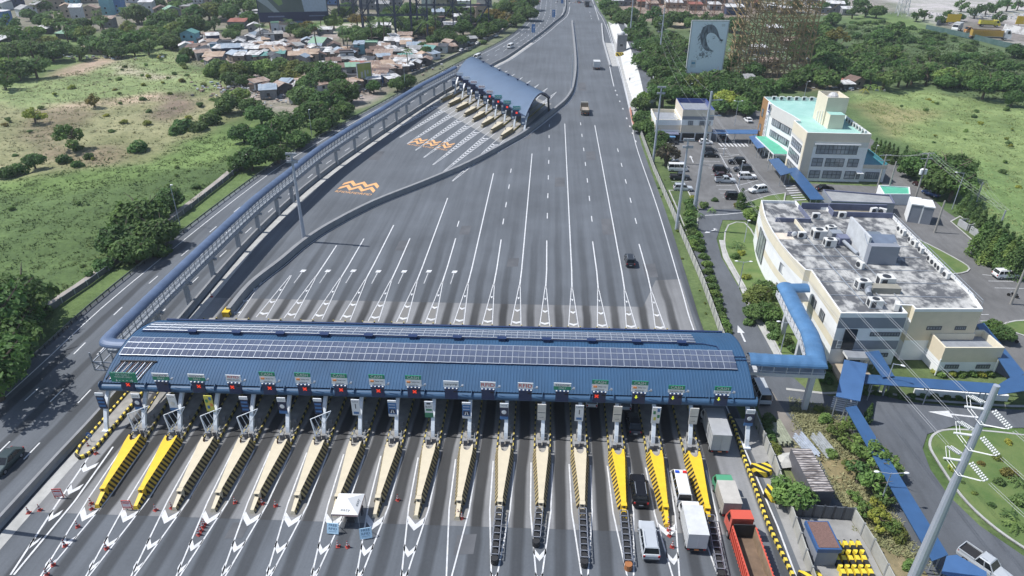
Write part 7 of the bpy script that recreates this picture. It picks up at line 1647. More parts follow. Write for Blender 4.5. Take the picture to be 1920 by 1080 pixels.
row([(1398 + 9 * i, 192 - 1.5 * i + (i % 2) * 3, 1.9, 'cone', 'd') for i in range(6)] + [(1415 + 8 * i, 178, 2, 'cone', 'd') for i in range(3)], 'slim dark conifer left of the mint-roofed office, {}', 'conifers left of the office', 'conifer_tree', 'conifer')
row([(1640 + 8 * i, 276 + 3 * i, 1.7, 'cone', 'g') for i in range(6)] + [(1697, 290, 2, 'cone', 'd')], 'slim conifer beside the green-roofed annex, {}', 'conifers beside the annex', 'conifer_tree', 'conifer')
row([(1738, 310, 6, 'wide', 'd'), (1775, 320, 7, 'wide', 'd'), (1715, 305, 4, 'round', 'd'), (1790, 345, 5.5, 'wide', 'd'), (1760, 345, 5, 'round', 'd'), (1705, 320, 3, 'round', 'd'), (1795, 310, 5, 'wide', 'd')], 'dark spreading tree over the blue sedan, {}', 'dark spreading trees by the back road')
row([(1812 + 10 * i, 378 + 12.5 * i, 2.0, 'cone', 'g') for i in range(7)] + [(1838 + 9 * i, 448 + 5.0 * i, 2.5, 'cone', 'g' if i % 3 else 'l') for i in range(9)] + [(1858 + 11 * i, 425 + 12 * i, 2.2, 'cone', 'd') for i in range(6)], 'bright conifer hedging the back road, {}', 'conifers hedging the back road', 'conifer_tree', 'conifer')
row([(1391, 370, 2.0, 'cone', 'd')], 'pointed dark conifer at the foot of the parking row', None, 'conifer_tree', 'conifer', zs=.8); row([(1742 - 10, 888, .01, 'cone', 'd')][:0] or [(1630, 775, 1.0, 'cone', 'd')], 'small dark conifer beside the steep blue walkway', None, 'conifer_tree', 'conifer')
row([(1413, 402, 2.6, 'round', 'l')], 'round clipped green tree at the curved facade'); row([(1420, 560, 3, 'round', 'o'), (1435, 545, 2.6, 'round', 'g'), (1440, 585, 2.6, 'round', 'd'), (1412, 585, 2.2, 'round', 'g')], 'reddish green tree below the curved facade, {}', 'trees below the curved facade')
row([(1490, 925, 2.7, 'round', 'l')], 'round bright green tree beside the rusty container'); row([(1868, 615, 2.2, 'round', 'l'), (1880, 625, 2.2, 'round', 'g')], 'bright round shrub by the diagonal walkway, {}', 'round shrubs by the diagonal walkway', 'shrub', 'shrub')
row([(1625, 848, 2.6, 'loose', 'l'), (1652, 868, 3.0, 'loose', 'l'), (1612, 888, 2.3, 'loose', 'g'), (1642, 908, 2.4, 'loose', 'l'), (1600, 830, 1.9, 'loose', 'l'), (1675, 888, 2.2, 'loose', 'l'), (1660, 932, 1.7, 'loose', 'g')], 'feathery green tree beside the steep blue walkway, {}', 'feathery trees by the walkway')
row([(1568, 806, 1.7, 'loose', 'o'), (1545, 785, 1.2, 'shrub', 'l'), (1590, 796, 1.7, 'loose', 'l'), (1620, 955, 1.5, 'loose', 'l'), (1652, 975, 1.8, 'loose', 'y'), (1682, 1002, 1.4, 'shrub', 'o'), (1672, 984, 1.5, 'loose', 'l'), (1560, 850, 1.0, 'shrub', 'l'), (1590, 872, 1.0, 'loose', 'o'), (1600, 930, 1.1, 'loose', 'l'), (1705, 1060, 1.0, 'shrub', 'l'), (1640, 945, 1.3, 'loose', 'y'), (1535, 768, .9, 'shrub', 'o')], 'dry olive shrub on the slope by the steep walkway, {}', 'dry shrubs by the steep walkway', 'shrub', 'shrub')
row([(1440, 790, 1.4, 'shrub', 'g'), (1435, 800, 1.4, 'shrub', 'd'), (1445, 820, 1.5, 'shrub', 'd'), (1452, 845, 1.4, 'shrub', 'o'), (1460, 905, 1.2, 'shrub', 'c')], 'shrub behind the panel fence near the right column, {}', 'shrubs behind the fence', 'shrub', 'shrub')
hed = [(1292 + 1.0 * i, 380 + 11.5 * i, 1.7, 'shrub', 'gglgd'[i % 5]) for i in range(8)] + [(1308 + 4.2 * i, 440 + 14 * i, 1.35, 'shrub', 'lgdg'[i % 4]) for i in range(14)]
row(hed, 'low hedge shrub along the panel fence, {}', 'hedge shrubs along the fence', 'hedge_shrub', 'shrub')
row([(1300, 372, 1.2, 'shrub', 'y'), (1320, 385, 1.5, 'shrub', 'g'), (1335, 392, 1.4, 'banana', 'l'), (1310, 400, 1.6, 'banana', 'g'), (1340, 375, 1.0, 'shrub', 'd'), (1300, 395, 1.4, 'shrub', 'c')], 'garden plant around the tall power pole, {}', 'garden plants around the pole', 'garden_plant', 'plant')
row([(1382, 455, 2.2, 'banana', 'g'), (1390, 475, 1.1, 'shrub', 'y'), (1398, 520, 1.2, 'shrub', 'y'), (1380, 482, 1.2, 'shrub', 'd'), (1405, 605, 1.2, 'shrub', 'g'), (1450, 615, 1.8, 'shrub', 'g'), (1470, 640, 1.6, 'shrub', 'g'), (1430, 595, 1.4, 'shrub', 'd'), (1475, 600, 1.5, 'shrub', 'd'), (1545, 690, 1.6, 'shrub', 'd'), (1560, 665, 1.2, 'round', 'g'), (1548, 710, 1.4, 'shrub', 'd'), (1455, 630, 1.5, 'shrub', 'g'), (1490, 655, 1.4, 'shrub', 'g'), (1440, 600, 1.4, 'shrub', 'g'), (1407, 382, 1, 'shrub', 'd'), (1380, 385, .9, 'shrub', 'b')], 'planted bush on the lawn by the curved building, {}', 'bushes on the lawn by the building', 'bush', 'bush')
row([(1757 + 9 * i, 697 + (i % 2) * 4, .95, 'shrub', 'l' if i % 3 else 'y') for i in range(12)], 'clipped hedge bush before the cream annex, {}', 'clipped hedge before the annex', 'hedge_bush', 'hedge')
row([(1600 + 22 * i, 736 + i * 1.2, .7, 'shrub', 'g') for i in range(11)], 'low green bush beneath the straight walkway, {}', 'bushes beneath the straight walkway', 'low_bush', 'bush')
row([(1905, 980, 1.6, 'banana', 'l'), (1895, 960, 1.3, 'banana', 'g'), (1910, 900, 1.4, 'banana', 'g'), (1870, 860, .8, 'shrub', 'o'), (1840, 870, .6, 'shrub', 'b'), (1785, 880, .8, 'shrub', 'y'), (1775, 862, .5, 'shrub', 'g'), (1822, 822, .7, 'shrub', 'y'), (1890, 830, .7, 'shrub', 'y'), (1875, 905, .9, 'shrub', 'g'), (1860, 948, .6, 'shrub', 'g'), (1828, 926, .5, 'shrub', 'o'), (1805, 905, .4, 'shrub', 'g'), (1893, 890, 1.2, 'shrub', 'b'), (1915, 940, 1.3, 'shrub', 'g')], 'ornamental plant on the round lawn, {}', 'ornamental plants on the round lawn', 'ornamental_plant', 'plant')
row([(1515, 60, 8, 'round', 'd'), (1540, 55, 7, 'round', 'd'), (1530, 85, 7, 'round', 'd'), (1570, 68, 7, 'loose', 'b'), (1560, 95, 7, 'round', 'd'), (1555, 118, 7.5, 'round', 'g'), (1590, 110, 7, 'round', 'g'), (1610, 100, 6.5, 'round', 'd'), (1630, 115, 6, 'round', 'd'), (1585, 130, 6, 'round', 'd'), (1620, 135, 6, 'round', 'd'), (1530, 130, 6, 'round', 'd'), (1545, 148, 6, 'round', 'd'), (1510, 140, 6, 'round', 'd'), (1655, 70, 6, 'round', 'd'), (1680, 58, 6, 'round', 'd'), (1645, 85, 5, 'shrub', 'd'), (1680, 105, 6, 'loose', 'l'), (1660, 145, 6, 'wide', 'g'), (1690, 140, 6, 'wide', 'g'), (1715, 135, 6, 'wide', 'g'), (1740, 130, 6, 'round', 'g'), (1775, 145, 6, 'round', 'l'), (1850, 160, 6.5, 'wide', 'd'), (1885, 150, 6, 'round', 'd'), (1910, 160, 6, 'round', 'd'), (1900, 185, 4, 'round', 'd'), (1870, 120, 5, 'shrub', 'd'), (1905, 95, 5, 'round', 'd'), (1820, 130, 5, 'shrub', 'g'), (1750, 105, 4, 'shrub', 'd'), (1800, 110, 4, 'shrub', 'c'), (1700, 75, 5, 'shrub', 'd'), (1500, 100, 6, 'round', 'd'), (1490, 150, 5, 'round', 'd'), (1470, 158, 4, 'round', 'd')], 'tree in the scrub beyond the right field, {}', 'trees in the scrub beyond the right field')
row([(1560, 35, 6, 'round', 'd'), (1600, 22, 6, 'loose', 'd'), (1625, 20, 6, 'loose', 'd'), (1645, 22, 6, 'round', 'd'), (1720, 30, 5, 'loose', 'd'), (1735, 28, 5, 'loose', 'd'), (1765, 38, 4, 'round', 'd'), (1800, 32, 4, 'round', 'g'), (1830, 22, 6, 'loose', 'd'), (1850, 18, 6, 'loose', 'c'), (1870, 12, 6, 'loose', 'c'), (1890, 10, 6, 'loose', 'c'), (1805, 10, 6, 'loose', 'c'), (1910, 10, 5, 'loose', 'c'), (1875, 35, 5, 'loose', 'd'), (1580, 8, 6, 'round', 'd'), (1615, 5, 6, 'round', 'd'), (1490, 12, 6, 'round', 'd'), (1540, 12, 6, 'round', 'd'), (1780, 28, 5, 'loose', 'd')], 'tree near the pale quarry ground at top right, {}', 'trees near the quarry ground')
row([(1632, 160, 3, 'banana', 'l'), (1645, 163, 2.6, 'banana', 'l'), (1655, 150, 3, 'banana', 'l'), (1622, 168, 2.2, 'banana', 'y')], 'banana plant beside the small brown hut, {}', 'banana plants beside the hut', 'banana_plant', 'banana plant')
row([(855, 80, 2.4, 'banana', 'l'), (862, 76, 2.2, 'banana', 'l'), (845, 83, 2.2, 'banana', 'y'), (835, 82, 2, 'banana', 'l'), (848, 76, 2, 'banana', 'g')], 'banana plant by the settlement street, {}', 'banana plants by the settlement street', 'banana_plant', 'banana plant')
q_ = random.Random(21)
def fill(poly, n, R, cols, label, group, kinds=('round', 'round', 'loose', 'wide')):
    W_ = poly; xs = [p[0] for p in W_]; ys = [p[1] for p in W_]; k = 0; os_ = []; done = []
    while k < n:
        x, y = q_.uniform(min(xs), max(xs)), q_.uniform(min(ys), max(ys))
        if inside(W_, np.array([x]), np.array([y]))[0] and all((x - a) ** 2 + ((y - b) * 2) ** 2 > 90 for a, b in done):
            os_.append(tree(x, y, q_.uniform(*R), q_.choice(kinds), q_.choice(cols), group=group)); done.append((x, y)); k += 1
    label_row(os_, label)
fill([(1175, 20), (1290, 60), (1290, 130), (1400, 130), (1440, 165), (1400, 185), (1240, 180), (1210, 120), (1160, 40)], 34, (4.5, 6.5), 'dcdgd', 'tree of the dark grove below the billboard, {}', 'dark grove below the billboard')
fill([(1490, 50), (1650, 85), (1760, 105), (1920, 120), (1920, 190), (1800, 160), (1640, 150), (1500, 150)], 46, (3.5, 6.0), 'dcgdd', 'tree of the scrub wood beyond the right field, {}', 'scrub wood beyond the right field')
fill([(640, 30), (960, 5), (960, 50), (900, 75), (780, 80), (640, 70)], 26, (4, 6), 'dcdbg', 'tree in the built-up area beyond the settlement, {}', 'trees beyond the settlement')
fill([(0, 60), (120, 40), (330, 30), (400, 50), (330, 80), (100, 110), (0, 150)], 26, (4, 6.5), 'gcdlg', 'tree in the green belt behind the far left field, {}', 'green belt behind the far left field')
# wild shrubs that nothing tells apart
def scatter(poly, n, seed, rr, cols, label, group, kinds=('shrub',)):
    q = random.Random(seed); W_ = GP(poly); xs = [p[0] for p in W_]; ys = [p[1] for p in W_]; k = 0; out = []
    while k < n:
        x, y = q.uniform(min(xs), max(xs)), q.uniform(min(ys), max(ys))
        if inside(W_, np.array([x]), np.array([y]))[0]:
            out.append(tree(0, 0, q.uniform(*rr), q.choice(kinds), q.choice(cols), 'wild_shrub', 'shrub', label, group, xy=(x, y), zs=q.uniform(.6, 1))); k += 1
    return out
scatter([(0, 300), (0, 180), (340, 95), (460, 150), (330, 240), (150, 310)], 55, 1, (.7, 1.8), 'lgoyb', 'low wild shrub on the brownish far left field', 'wild shrubs on the far left field')
scatter([(0, 500), (0, 380), (300, 320), (400, 300), (210, 470), (80, 560)], 12, 2, (.4, .9), 'gl', 'low weed clump in the dark near left field', 'weed clumps in the near left field')
scatter([(1620, 190), (1750, 180), (1920, 210), (1920, 460), (1800, 340)], 26, 3, (.5, 1.3), 'lyg', 'low weed clump in the bright right field', 'weed clumps in the right field')
scatter([(1560, 45), (1650, 38), (1800, 70), (1920, 110), (1920, 150), (1760, 125), (1640, 120)], 110, 4, (1.4, 3.6), 'dcgd', 'wild shrub in the dark scrub beyond the right field', 'wild shrubs in the right scrub')
scatter([(1225, 330), (1250, 330), (1335, 600), (1320, 610)], 14, 5, (.25, .5), 'go', 'small weed tuft in the strip before the panel fence', 'weed tufts before the fence')
scatter([(150, 520), (430, 300), (560, 210), (640, 170), (660, 190), (440, 330), (200, 540)], 24, 6, (.6, 1.5), 'dgo', 'wild shrub on the verge by the footpath', 'wild shrubs by the footpath')
# tall grass: one mass each
def grass(poly, n, seed, h, mat, name, label):
    q = np.random.RandomState(seed); W_ = GP(poly); xs = [p[0] for p in W_]; ys = [p[1] for p in W_]; X = q.uniform(min(xs), max(xs), n * 3); Y = q.uniform(min(ys), max(ys), n * 3); k = inside(W_, X, Y) & (wob(X, Y, 9, seed) + q.normal(0, .5, n * 3) > -.35); X, Y = X[k][:n], Y[k][:n]; n = len(X)
    ix = np.clip(np.searchsorted(gx, X) - 1, 0, len(gx) - 2); iy = np.clip(np.searchsorted(gy, Y) - 1, 0, len(gy) - 2); Z = np.minimum(np.minimum(ZZ[iy, ix], ZZ[iy + 1, ix + 1]), np.minimum(ZZ[iy + 1, ix], ZZ[iy, ix + 1]))
    V = []; 
    for j in range(3):
        a = q.uniform(0, 2 * PI, n); w_ = q.uniform(.15, .45, n) * h; hh = q.uniform(.5, 1.2, n) * h; lx, ly = q.normal(0, .9, n) * h, q.normal(0, .9, n) * h
        V.append(np.stack([np.stack([X - np.cos(a) * w_, Y - np.sin(a) * w_, Z], -1), np.stack([X + np.cos(a) * w_, Y + np.sin(a) * w_, Z], -1), np.stack([X + lx, Y + ly, Z + hh], -1)], 1))
    V = np.concatenate(V).reshape(-1, 3); me = bpy.data.meshes.new(name); me.from_pydata(V.tolist(), [], np.arange(len(V)).reshape(-1, 3).tolist()); me.materials.append(mat)
    o = bpy.data.objects.new(name, me); COL.objects.link(o); lab(o, label, 'grass', None, 'stuff')
GR1 = M('field_grass', (.10, .165, .045), .9, col2=(.15, .20, .065), sc=.07); GR2 = M('bright_grass', (.21, .285, .095), .9, col2=(.28, .32, .14), sc=.05); GR3 = M('dry_grass', (.25, .27, .125), .9, col2=(.33, .31, .17), sc=.07); GR4 = M('scrub_grass', (.08, .13, .05), .9, col2=(.12, .16, .065), sc=.06)
grass([(-40, 660), (-40, 345), (250, 300), (400, 245), (530, 262), (430, 330), (205, 500), (60, 580)], 8000, 1, .42, GR1, 'field_grass', 'tall shade-darkened green grass of the near left field')  # grass darkened to match the shade painted into the ground below
grass([(0, 320), (0, 165), (330, 90), (440, 155), (480, 200), (290, 296), (150, 318)], 8000, 2, .5, GR3, 'dry_field_grass', 'pale dry grass of the far left field')
grass([(1590, 178), (1750, 170), (1960, 210), (1960, 590), (1800, 350), (1680, 255)], 12000, 3, .42, GR2, 'bright_field_grass', 'bright green grass of the right field')
grass([(1560, 45), (1650, 38), (1800, 70), (1930, 110), (1930, 200), (1760, 165), (1640, 120)], 7000, 4, .9, GR4, 'scrub_grass', 'dark tall scrub grass beyond the right field')
grass([(1480, 745), (1560, 765), (1600, 800), (1700, 1000), (1780, 1090), (1600, 1000), (1600, 960), (1490, 880)], 3500, 5, .35, GR3, 'dry_verge_grass', 'dry weeds on the slope by the steep walkway')
# ================================================================== SETTLEMENT, BILLBOARDS, FAR THINGS
RC = {'w': ('white', M('roof_white', (.34, .33, .32), .7, col2=(.66, .66, .66), sc=.35, thr=(.35, .55))), 'r': ('rusty', M('roof_rust', (.22, .12, .08), .8, col2=(.42, .36, .31), sc=.5, stretch=(2, .5, 1))), 'o': ('orange-rust', M('roof_orange', (.30, .18, .11), .8, col2=(.52, .42, .33), sc=.5, stretch=(.5, 2, 1))), 't': ('teal', M('roof_teal', (.11, .27, .24), .6, var=.12)),
      'g': ('grey', M('roof_grey', (.24, .25, .26), .8, col2=(.38, .38, .37), sc=.5)), 'b': ('pale blue', M('roof_blue', (.26, .34, .43), .6, col2=(.38, .42, .46), sc=.4)), 'n': ('brown', M('roof_brown', (.15, .10, .08), .8, var=.25, sc=.7)), 'k': ('dark', M('roof_dark', (.06, .065, .075), .8, var=.3)), 'e': ('green', M('roof_green', (.20, .34, .24), .7, var=.12)), 'q': ('red', M('roof_red', (.28, .10, .07), .7, var=.2))}
WC = {'w': M('house_white', (.52, .53, .54), .8, var=.1), 'g': M('house_grey', (.21, .215, .225), .85, var=.2), 'n': M('house_navy', (.035, .05, .11), .7), 'c': M('house_cyan', (.20, .42, .48), .7), 'b': M('house_blue', (.09, .20, .42), .7), 'p': M('house_plank', (.20, .165, .135), .9, var=.3), 't': M('house_tan', (.38, .31, .24), .8, var=.1), 'k': M('house_dark', (.07, .07, .075), .9)}
RIBM = {}
def house(px, w_, d, h, rc, wc, shape, rz):
    g_ = G(*px); r = thing('house', 'x', 'house', (g_.x, g_.y, 0), rz)
    w_ *= .66; d *= .8; h *= .92; rz += rnd.uniform(-.35, .35); hw, hd = w_ / 2, d / 2; mb = MB(); mb.box(-hw, -hd, 0, hw, hd, h)
    rm = RC[rc][1]; o = .4
    if shape == 'g':
        k = h + w_ * .2; mb.add([(-hw, -hd, h), (hw, -hd, h), (0, -hd, k)], [(0, 1, 2)]); mb.add([(-hw, hd, h), (hw, hd, h), (0, hd, k)], [(0, 2, 1)])
    mb.build('wall', WC[wc], r); mb = MB()
    if shape == 'g':
        for s_ in (-1, 1):
            a = [(s_ * (hw + o), -hd - o, h - .15), (s_ * (hw + o), hd + o, h - .15), (0, hd + o, k + .05), (0, -hd - o, k + .05)]
            mb.add(a + [(x, y, z - .1) for x, y, z in a], [(0, 1, 2, 3) if s_ > 0 else (3, 2, 1, 0), (7, 6, 5, 4) if s_ > 0 else (4, 5, 6, 7), (0, 3, 7, 4), (1, 5, 6, 2), (0, 4, 5, 1)])
    elif shape == 's':
        a = [(-hw - o, -hd - o, h + .02), (hw + o, -hd - o, h + .02), (hw + o, hd + o, h + d * .16), (-hw - o, hd + o, h + d * .16)]
        mb.add(a + [(x, y, z - .12) for x, y, z in a], [(0, 1, 2, 3), (7, 6, 5, 4), (0, 4, 5, 1), (1, 5, 6, 2), (2, 6, 7, 3), (3, 7, 4, 0)])
        for i in range(int(w_ / .9)):      # patched sheets lie unevenly
            x = -hw + .1 + i * .9; y0 = rnd.uniform(-hd - .3, 0); 
            if rnd.random() < .5: mb.add([(x, y0, h + .1 + (y0 + hd + o) * .14), (x + .8, y0, h + .1 + (y0 + hd + o) * .14), (x + .8, hd + .3, h + .09 + (d + o) * .16), (x, hd + .3, h + .09 + (d + o) * .16)], [(0, 1, 2, 3)])
    else:
        mb.box(-hw - .15, -hd - .15, h + .002, hw + .15, hd + .15, h + .15); mb.box(-hw - .15, -hd - .15, h + .152, hw + .15, -hd + .05, h + .5); mb.box(-hw - .15, hd - .05, h + .152, hw + .15, hd + .15, h + .5)
    mb.build('roof', rm, r)
    n = max(1, int(w_ / 3))
    for fl in range(1 if h < 4.6 else 2):
        for i in range(n):
            x = -hw + w_ * (i + .5) / n; mb = MB(); mb.box(x - .5, -hd - .05, 1.1 + fl * 2.7, x + .5, -hd + .02, 2.2 + fl * 2.7); mb.build('window', GLASS, r)
    mb = MB(); mb.box(-hw - .05, -.5, 0, -hw + .02, .4, 1.95); mb.build('door', WC['k'], r)
    return r
S1 = [(360, 84, 11, 8, 6.5, 't', 'c', 'g', .1), (401, 80, 9, 6, 4.2, 'w', 'n', 's', .5), (396, 90, 10, 6, 3.4, 'r', 'w', 's', .1), (352, 94, 8, 6, 3, 'q', 'p', 's', .3), (375, 99, 10, 6, 3.4, 'r', 'w', 's', .1), (384, 106, 9, 5, 3.2, 'k', 'p', 's', .5), (404, 118, 12, 8, 3.6, 'o', 'g', 's', .2), (408, 97, 8, 5, 4, 'b', 'c', 'f', .3), (436, 105, 12, 7, 4.5, 'b', 'n', 's', .4), (424, 95, 9, 6, 4.6, 'k', 'w', 'f', .3), (447, 90, 9, 7, 3.6, 'w', 'k', 'g', .1), (468, 82, 9, 7, 3.6, 'w', 'g', 'g', .2), (480, 92, 9, 6, 3, 'w', 'g', 's', .3), (490, 98, 9, 6, 2.8, 'w', 'w', 's', .4), (475, 101, 10, 6, 3, 'w', 'g', 's', .1), (516, 98, 11, 8, 3.6, 'w', 'w', 's', .5), (507, 82, 7, 5, 5, 'g', 'w', 'f', .4), (519, 70, 6, 5, 8, 'e', 'w', 'f', .3), (495, 74, 8, 5, 3.5, 'w', 'g', 'f', .2), (450, 110, 10, 6, 2.8, 'b', 'p', 's', .4), (490, 114, 10, 6, 2.8, 't', 'p', 's', .5), (523, 110, 9, 6, 2.8, 't', 'g', 's', .2), (536, 90, 8, 6, 3, 'n', 'p', 's', .2), (548, 98, 9, 6, 3, 'n', 'p', 'g', .3), (555, 88, 8, 5, 2.8, 'r', 'g', 's', .1), (535, 104, 9, 5, 2.8, 'n', 'p', 's', .2), (560, 114, 12, 7, 3.2, 'o', 'p', 's', .3), (582, 112, 12, 8, 3.4, 'o', 't', 's', .2), (606, 108, 12, 8, 3.4, 'w', 't', 's', .25), (577, 86, 9, 6, 3.2, 'b', 'g', 'g', .3), (603, 92, 15, 9, 4, 'e', 'g', 'g', 1.3), (592, 98, 9, 5, 3.4, 'b', 'b', 's', .2), (628, 100, 9, 7, 4.4, 'n', 'g', 'g', .3), (636, 110, 10, 6, 3, 'g', 'p', 's', .3), (658, 106, 9, 6, 3, 'n', 'p', 'g', .2), (675, 100, 7, 6, 5, 'b', 'c', 's', .15), (694, 96, 11, 7, 4.6, 'e', 't', 'f', .1), (652, 118, 9, 6, 5, 'k', 'w', 'f', .3), (720, 98, 9, 6, 3.4, 'r', 'g', 's', .2), (736, 86, 11, 7, 3.2, 'w', 'g', 's', .15), (758, 88, 11, 7, 3.2, 'w', 'w', 's', .1), (745, 105, 9, 6, 2.8, 'g', 'p', 's', .2), (775, 97, 9, 6, 3, 'g', 'p', 's', .2), (720, 112, 12, 8, 3.4, 'r', 'p', 's', .1), (700, 108, 9, 6, 3, 'n', 'p', 's', .3), (735, 122, 10, 6, 3, 'n', 'k', 's', .3), (762, 118, 10, 6, 3.2, 't', 'p', 's', .2), (782, 118, 9, 6, 3, 'n', 'p', 's', .2), (808, 104, 12, 7, 3.4, 't', 'g', 'g', 1.2), (790, 102, 9, 6, 3, 'g', 'g', 's', .2), (840, 96, 12, 6, 2.8, 'r', 'p', 's', .4), (627, 130, 9, 6, 4.2, 'n', 'k', 's', .3), (640, 146, 8, 6, 5, 'n', 'w', 's', .3), (664, 152, 8, 6, 6.6, 'e', 'g', 's', .3), (672, 132, 9, 6, 3, 'q', 'p', 's', .3), (700, 132, 10, 6, 3, 'r', 'p', 's', .2), (712, 148, 11, 7, 3.2, 'n', 'k', 's', .2), (740, 138, 9, 6, 2.8, 'r', 'p', 's', .2), (690, 156, 8, 5, 2.6, 'b', 'c', 's', .3), (704, 158, 6, 4, 2.6, 't', 'k', 's', .3), (724, 154, 5, 4, 3, 'b', 'b', 'f', .3), (755, 133, 8, 5, 2.6, 'w', 'p', 's', .3), (772, 128, 7, 5, 2.8, 'b', 'b', 's', .3), (660, 168, 9, 5, 2.4, 'w', 'k', 's', .4), (795, 116, 7, 5, 2.6, 'w', 'k', 's', .3), (512, 178, 7, 5, 2.6, 'g', 'w', 'f', .2), (566, 188, 8, 5, 3, 'g', 'w', 'f', .3), (560, 168, 8, 5, 2.8, 'w', 'k', 's', .2), (490, 166, 7, 5, 2.6, 'b', 'b', 's', .3), (585, 172, 8, 5, 2.6, 'w', 'g', 's', .4), (540, 172, 7, 4, 2.4, 'w', 'g', 's', .1), (600, 164, 7, 4, 2.4, 'w', 'g', 's', .1)]
q_ = random.Random(77)
for a in list(S1):
    for _ in range(1 + (a[1] > 80)):
        S1.append((a[0] + q_.uniform(-14, 14), a[1] + q_.uniform(-7, 7), q_.uniform(6, 10), q_.uniform(5, 7), q_.uniform(2.6, 3.8), q_.choice('wwwrrongbk'), q_.choice('wpgpkt'), q_.choice('sssg'), q_.uniform(-.2, .9)))
S2 = [(6, 18, 14, 10, 5, 'w', 'w', 's', -.2), (28, 14, 16, 10, 5, 'w', 'n', 'g', 1.0), (52, 30, 14, 9, 5, 'g', 'w', 'g', 1.1), (78, 24, 12, 8, 6, 'g', 't', 'g', 1.1), (108, 18, 16, 10, 7, 't' if False else 'n', 't', 's', .6), (130, 6, 22, 12, 7, 'w', 'c', 's', .2), (8, 50, 12, 9, 9, 'w', 'b', 'f', -.1), (150, 44, 9, 9, 10, 'w', 'w', 's', .4), (130, 34, 9, 8, 8, 'o', 't', 'g', .5), (175, 32, 13, 8, 6, 'r', 't', 'g', .2), (205, 28, 9, 8, 14, 'b', 'c', 'f', .1), (226, 24, 9, 8, 13, 'b', 'b', 'f', .1), (205, 50, 11, 7, 5, 'r', 'g', 's', .1), (280, 26, 12, 9, 8, 'w', 'w', 's', .2), (294, 12, 12, 8, 8, 'o', 't', 'g', .2), (305, 30, 13, 9, 5, 'n', 'p', 'g', .5), (325, 34, 13, 8, 6, 'e', 'g', 'g', .7), (330, 14, 16, 14, 7, 'o', 't', 's', .6), (352, 28, 10, 7, 6, 'g', 't', 's', .2), (2, 92, 13, 9, 5, 'w', 'k', 's', -.2), (95, 108, 14, 5, 3, 'g', 'k', 's', -.2), (180, 100, 16, 6, 3.2, 'r', 'p', 's', -.15), (215, 96, 12, 5, 3, 'w', 'k', 's', -.1), (448, 52, 14, 8, 4, 'q', 'g', 's', .1), (468, 44, 15, 8, 6, 'g', 'g', 'f', .2), (478, 58, 10, 7, 3.5, 'w', 'g', 'g', .3), (500, 40, 10, 8, 6, 'g', 'g', 'f', .2), (518, 45, 8, 7, 10, 'g', 't', 'f', .2), (540, 56, 13, 8, 4, 'o', 'w', 'g', 1.2), (562, 48, 11, 8, 4, 'o', 'b', 'g', 1.0), (505, 18, 12, 8, 6, 'w', 'g', 's', .2), (490, 30, 12, 8, 4, 'w', 'g', 's', .1), (5, 5, 16, 10, 5, 'w', 'g', 's', .1), (165, 4, 16, 9, 7, 'g', 't', 'g', .3), (250, 4, 13, 9, 7, 'w', 'w', 's', .1), (370, 6, 14, 9, 6, 'e', 'w', 's', .2), (400, 5, 13, 8, 5, 'w', 't', 's', .1), (85, 62, 12, 6, 3, 'w', 'k', 's', -.2), (125, 72, 12, 6, 3, 'e', 'k', 's', -.2), (22, 72, 11, 7, 4, 'w', 'w', 's', -.1)]
S3 = [(655, 12, 16, 10, 8, 'b', 'g', 'f', .2), (690, 16, 16, 9, 9, 't', 'g', 'f', .1), (718, 20, 13, 9, 5, 'g', 'g', 's', .1), (742, 10, 14, 9, 7, 'k', 'g', 'f', .1), (772, 26, 14, 9, 4, 'g', 'g', 's', .15), (800, 18, 9, 8, 12, 'w', 'w', 'f', .1), (814, 17, 6, 6, 11, 'w', 'w', 'f', .1), (828, 20, 10, 8, 8, 'w', 't', 'f', .1), (845, 6, 20, 8, 6, 'o', 'p', 's', .1), (870, 14, 13, 8, 5, 'w', 'w', 's', .1), (908, 12, 13, 9, 7, 'e', 'g', 'g', 1.1), (900, 32, 12, 9, 7, 'n', 't', 'g', .4), (822, 36, 11, 8, 5, 'b', 'g', 's', .2), (838, 30, 11, 7, 4, 'w', 'g', 's', .2), (825, 48, 10, 7, 5, 'n', 'g', 'f', .2), (845, 56, 11, 7, 3.5, 'w', 'g', 's', .3), (880, 30, 12, 8, 6, 'g', 'g', 's', .2), (862, 40, 12, 7, 3.4, 'w', 'g', 's', .2), (892, 56, 11, 7, 4, 'r', 'p', 's', .2), (760, 76, 11, 7, 3.4, 'r', 'g', 's', .1), (625, 8, 12, 8, 6, 'w', 'b', 'f', .2), (700, 60, 12, 6, 2.5, 'w', 'g', 's', .2), (720, 54, 12, 6, 2.5, 'w', 'g', 's', .2), (610, 62, 12, 6, 2.5, 'w', 'g', 's', .1), (868, 88, 8, 5, 2.6, 'b', 'g', 's', .4), (885, 80, 7, 5, 2.6, 'g', 'k', 's', .4), (930, 60, 8, 5, 2.6, 'w', 'g', 's', .4)]
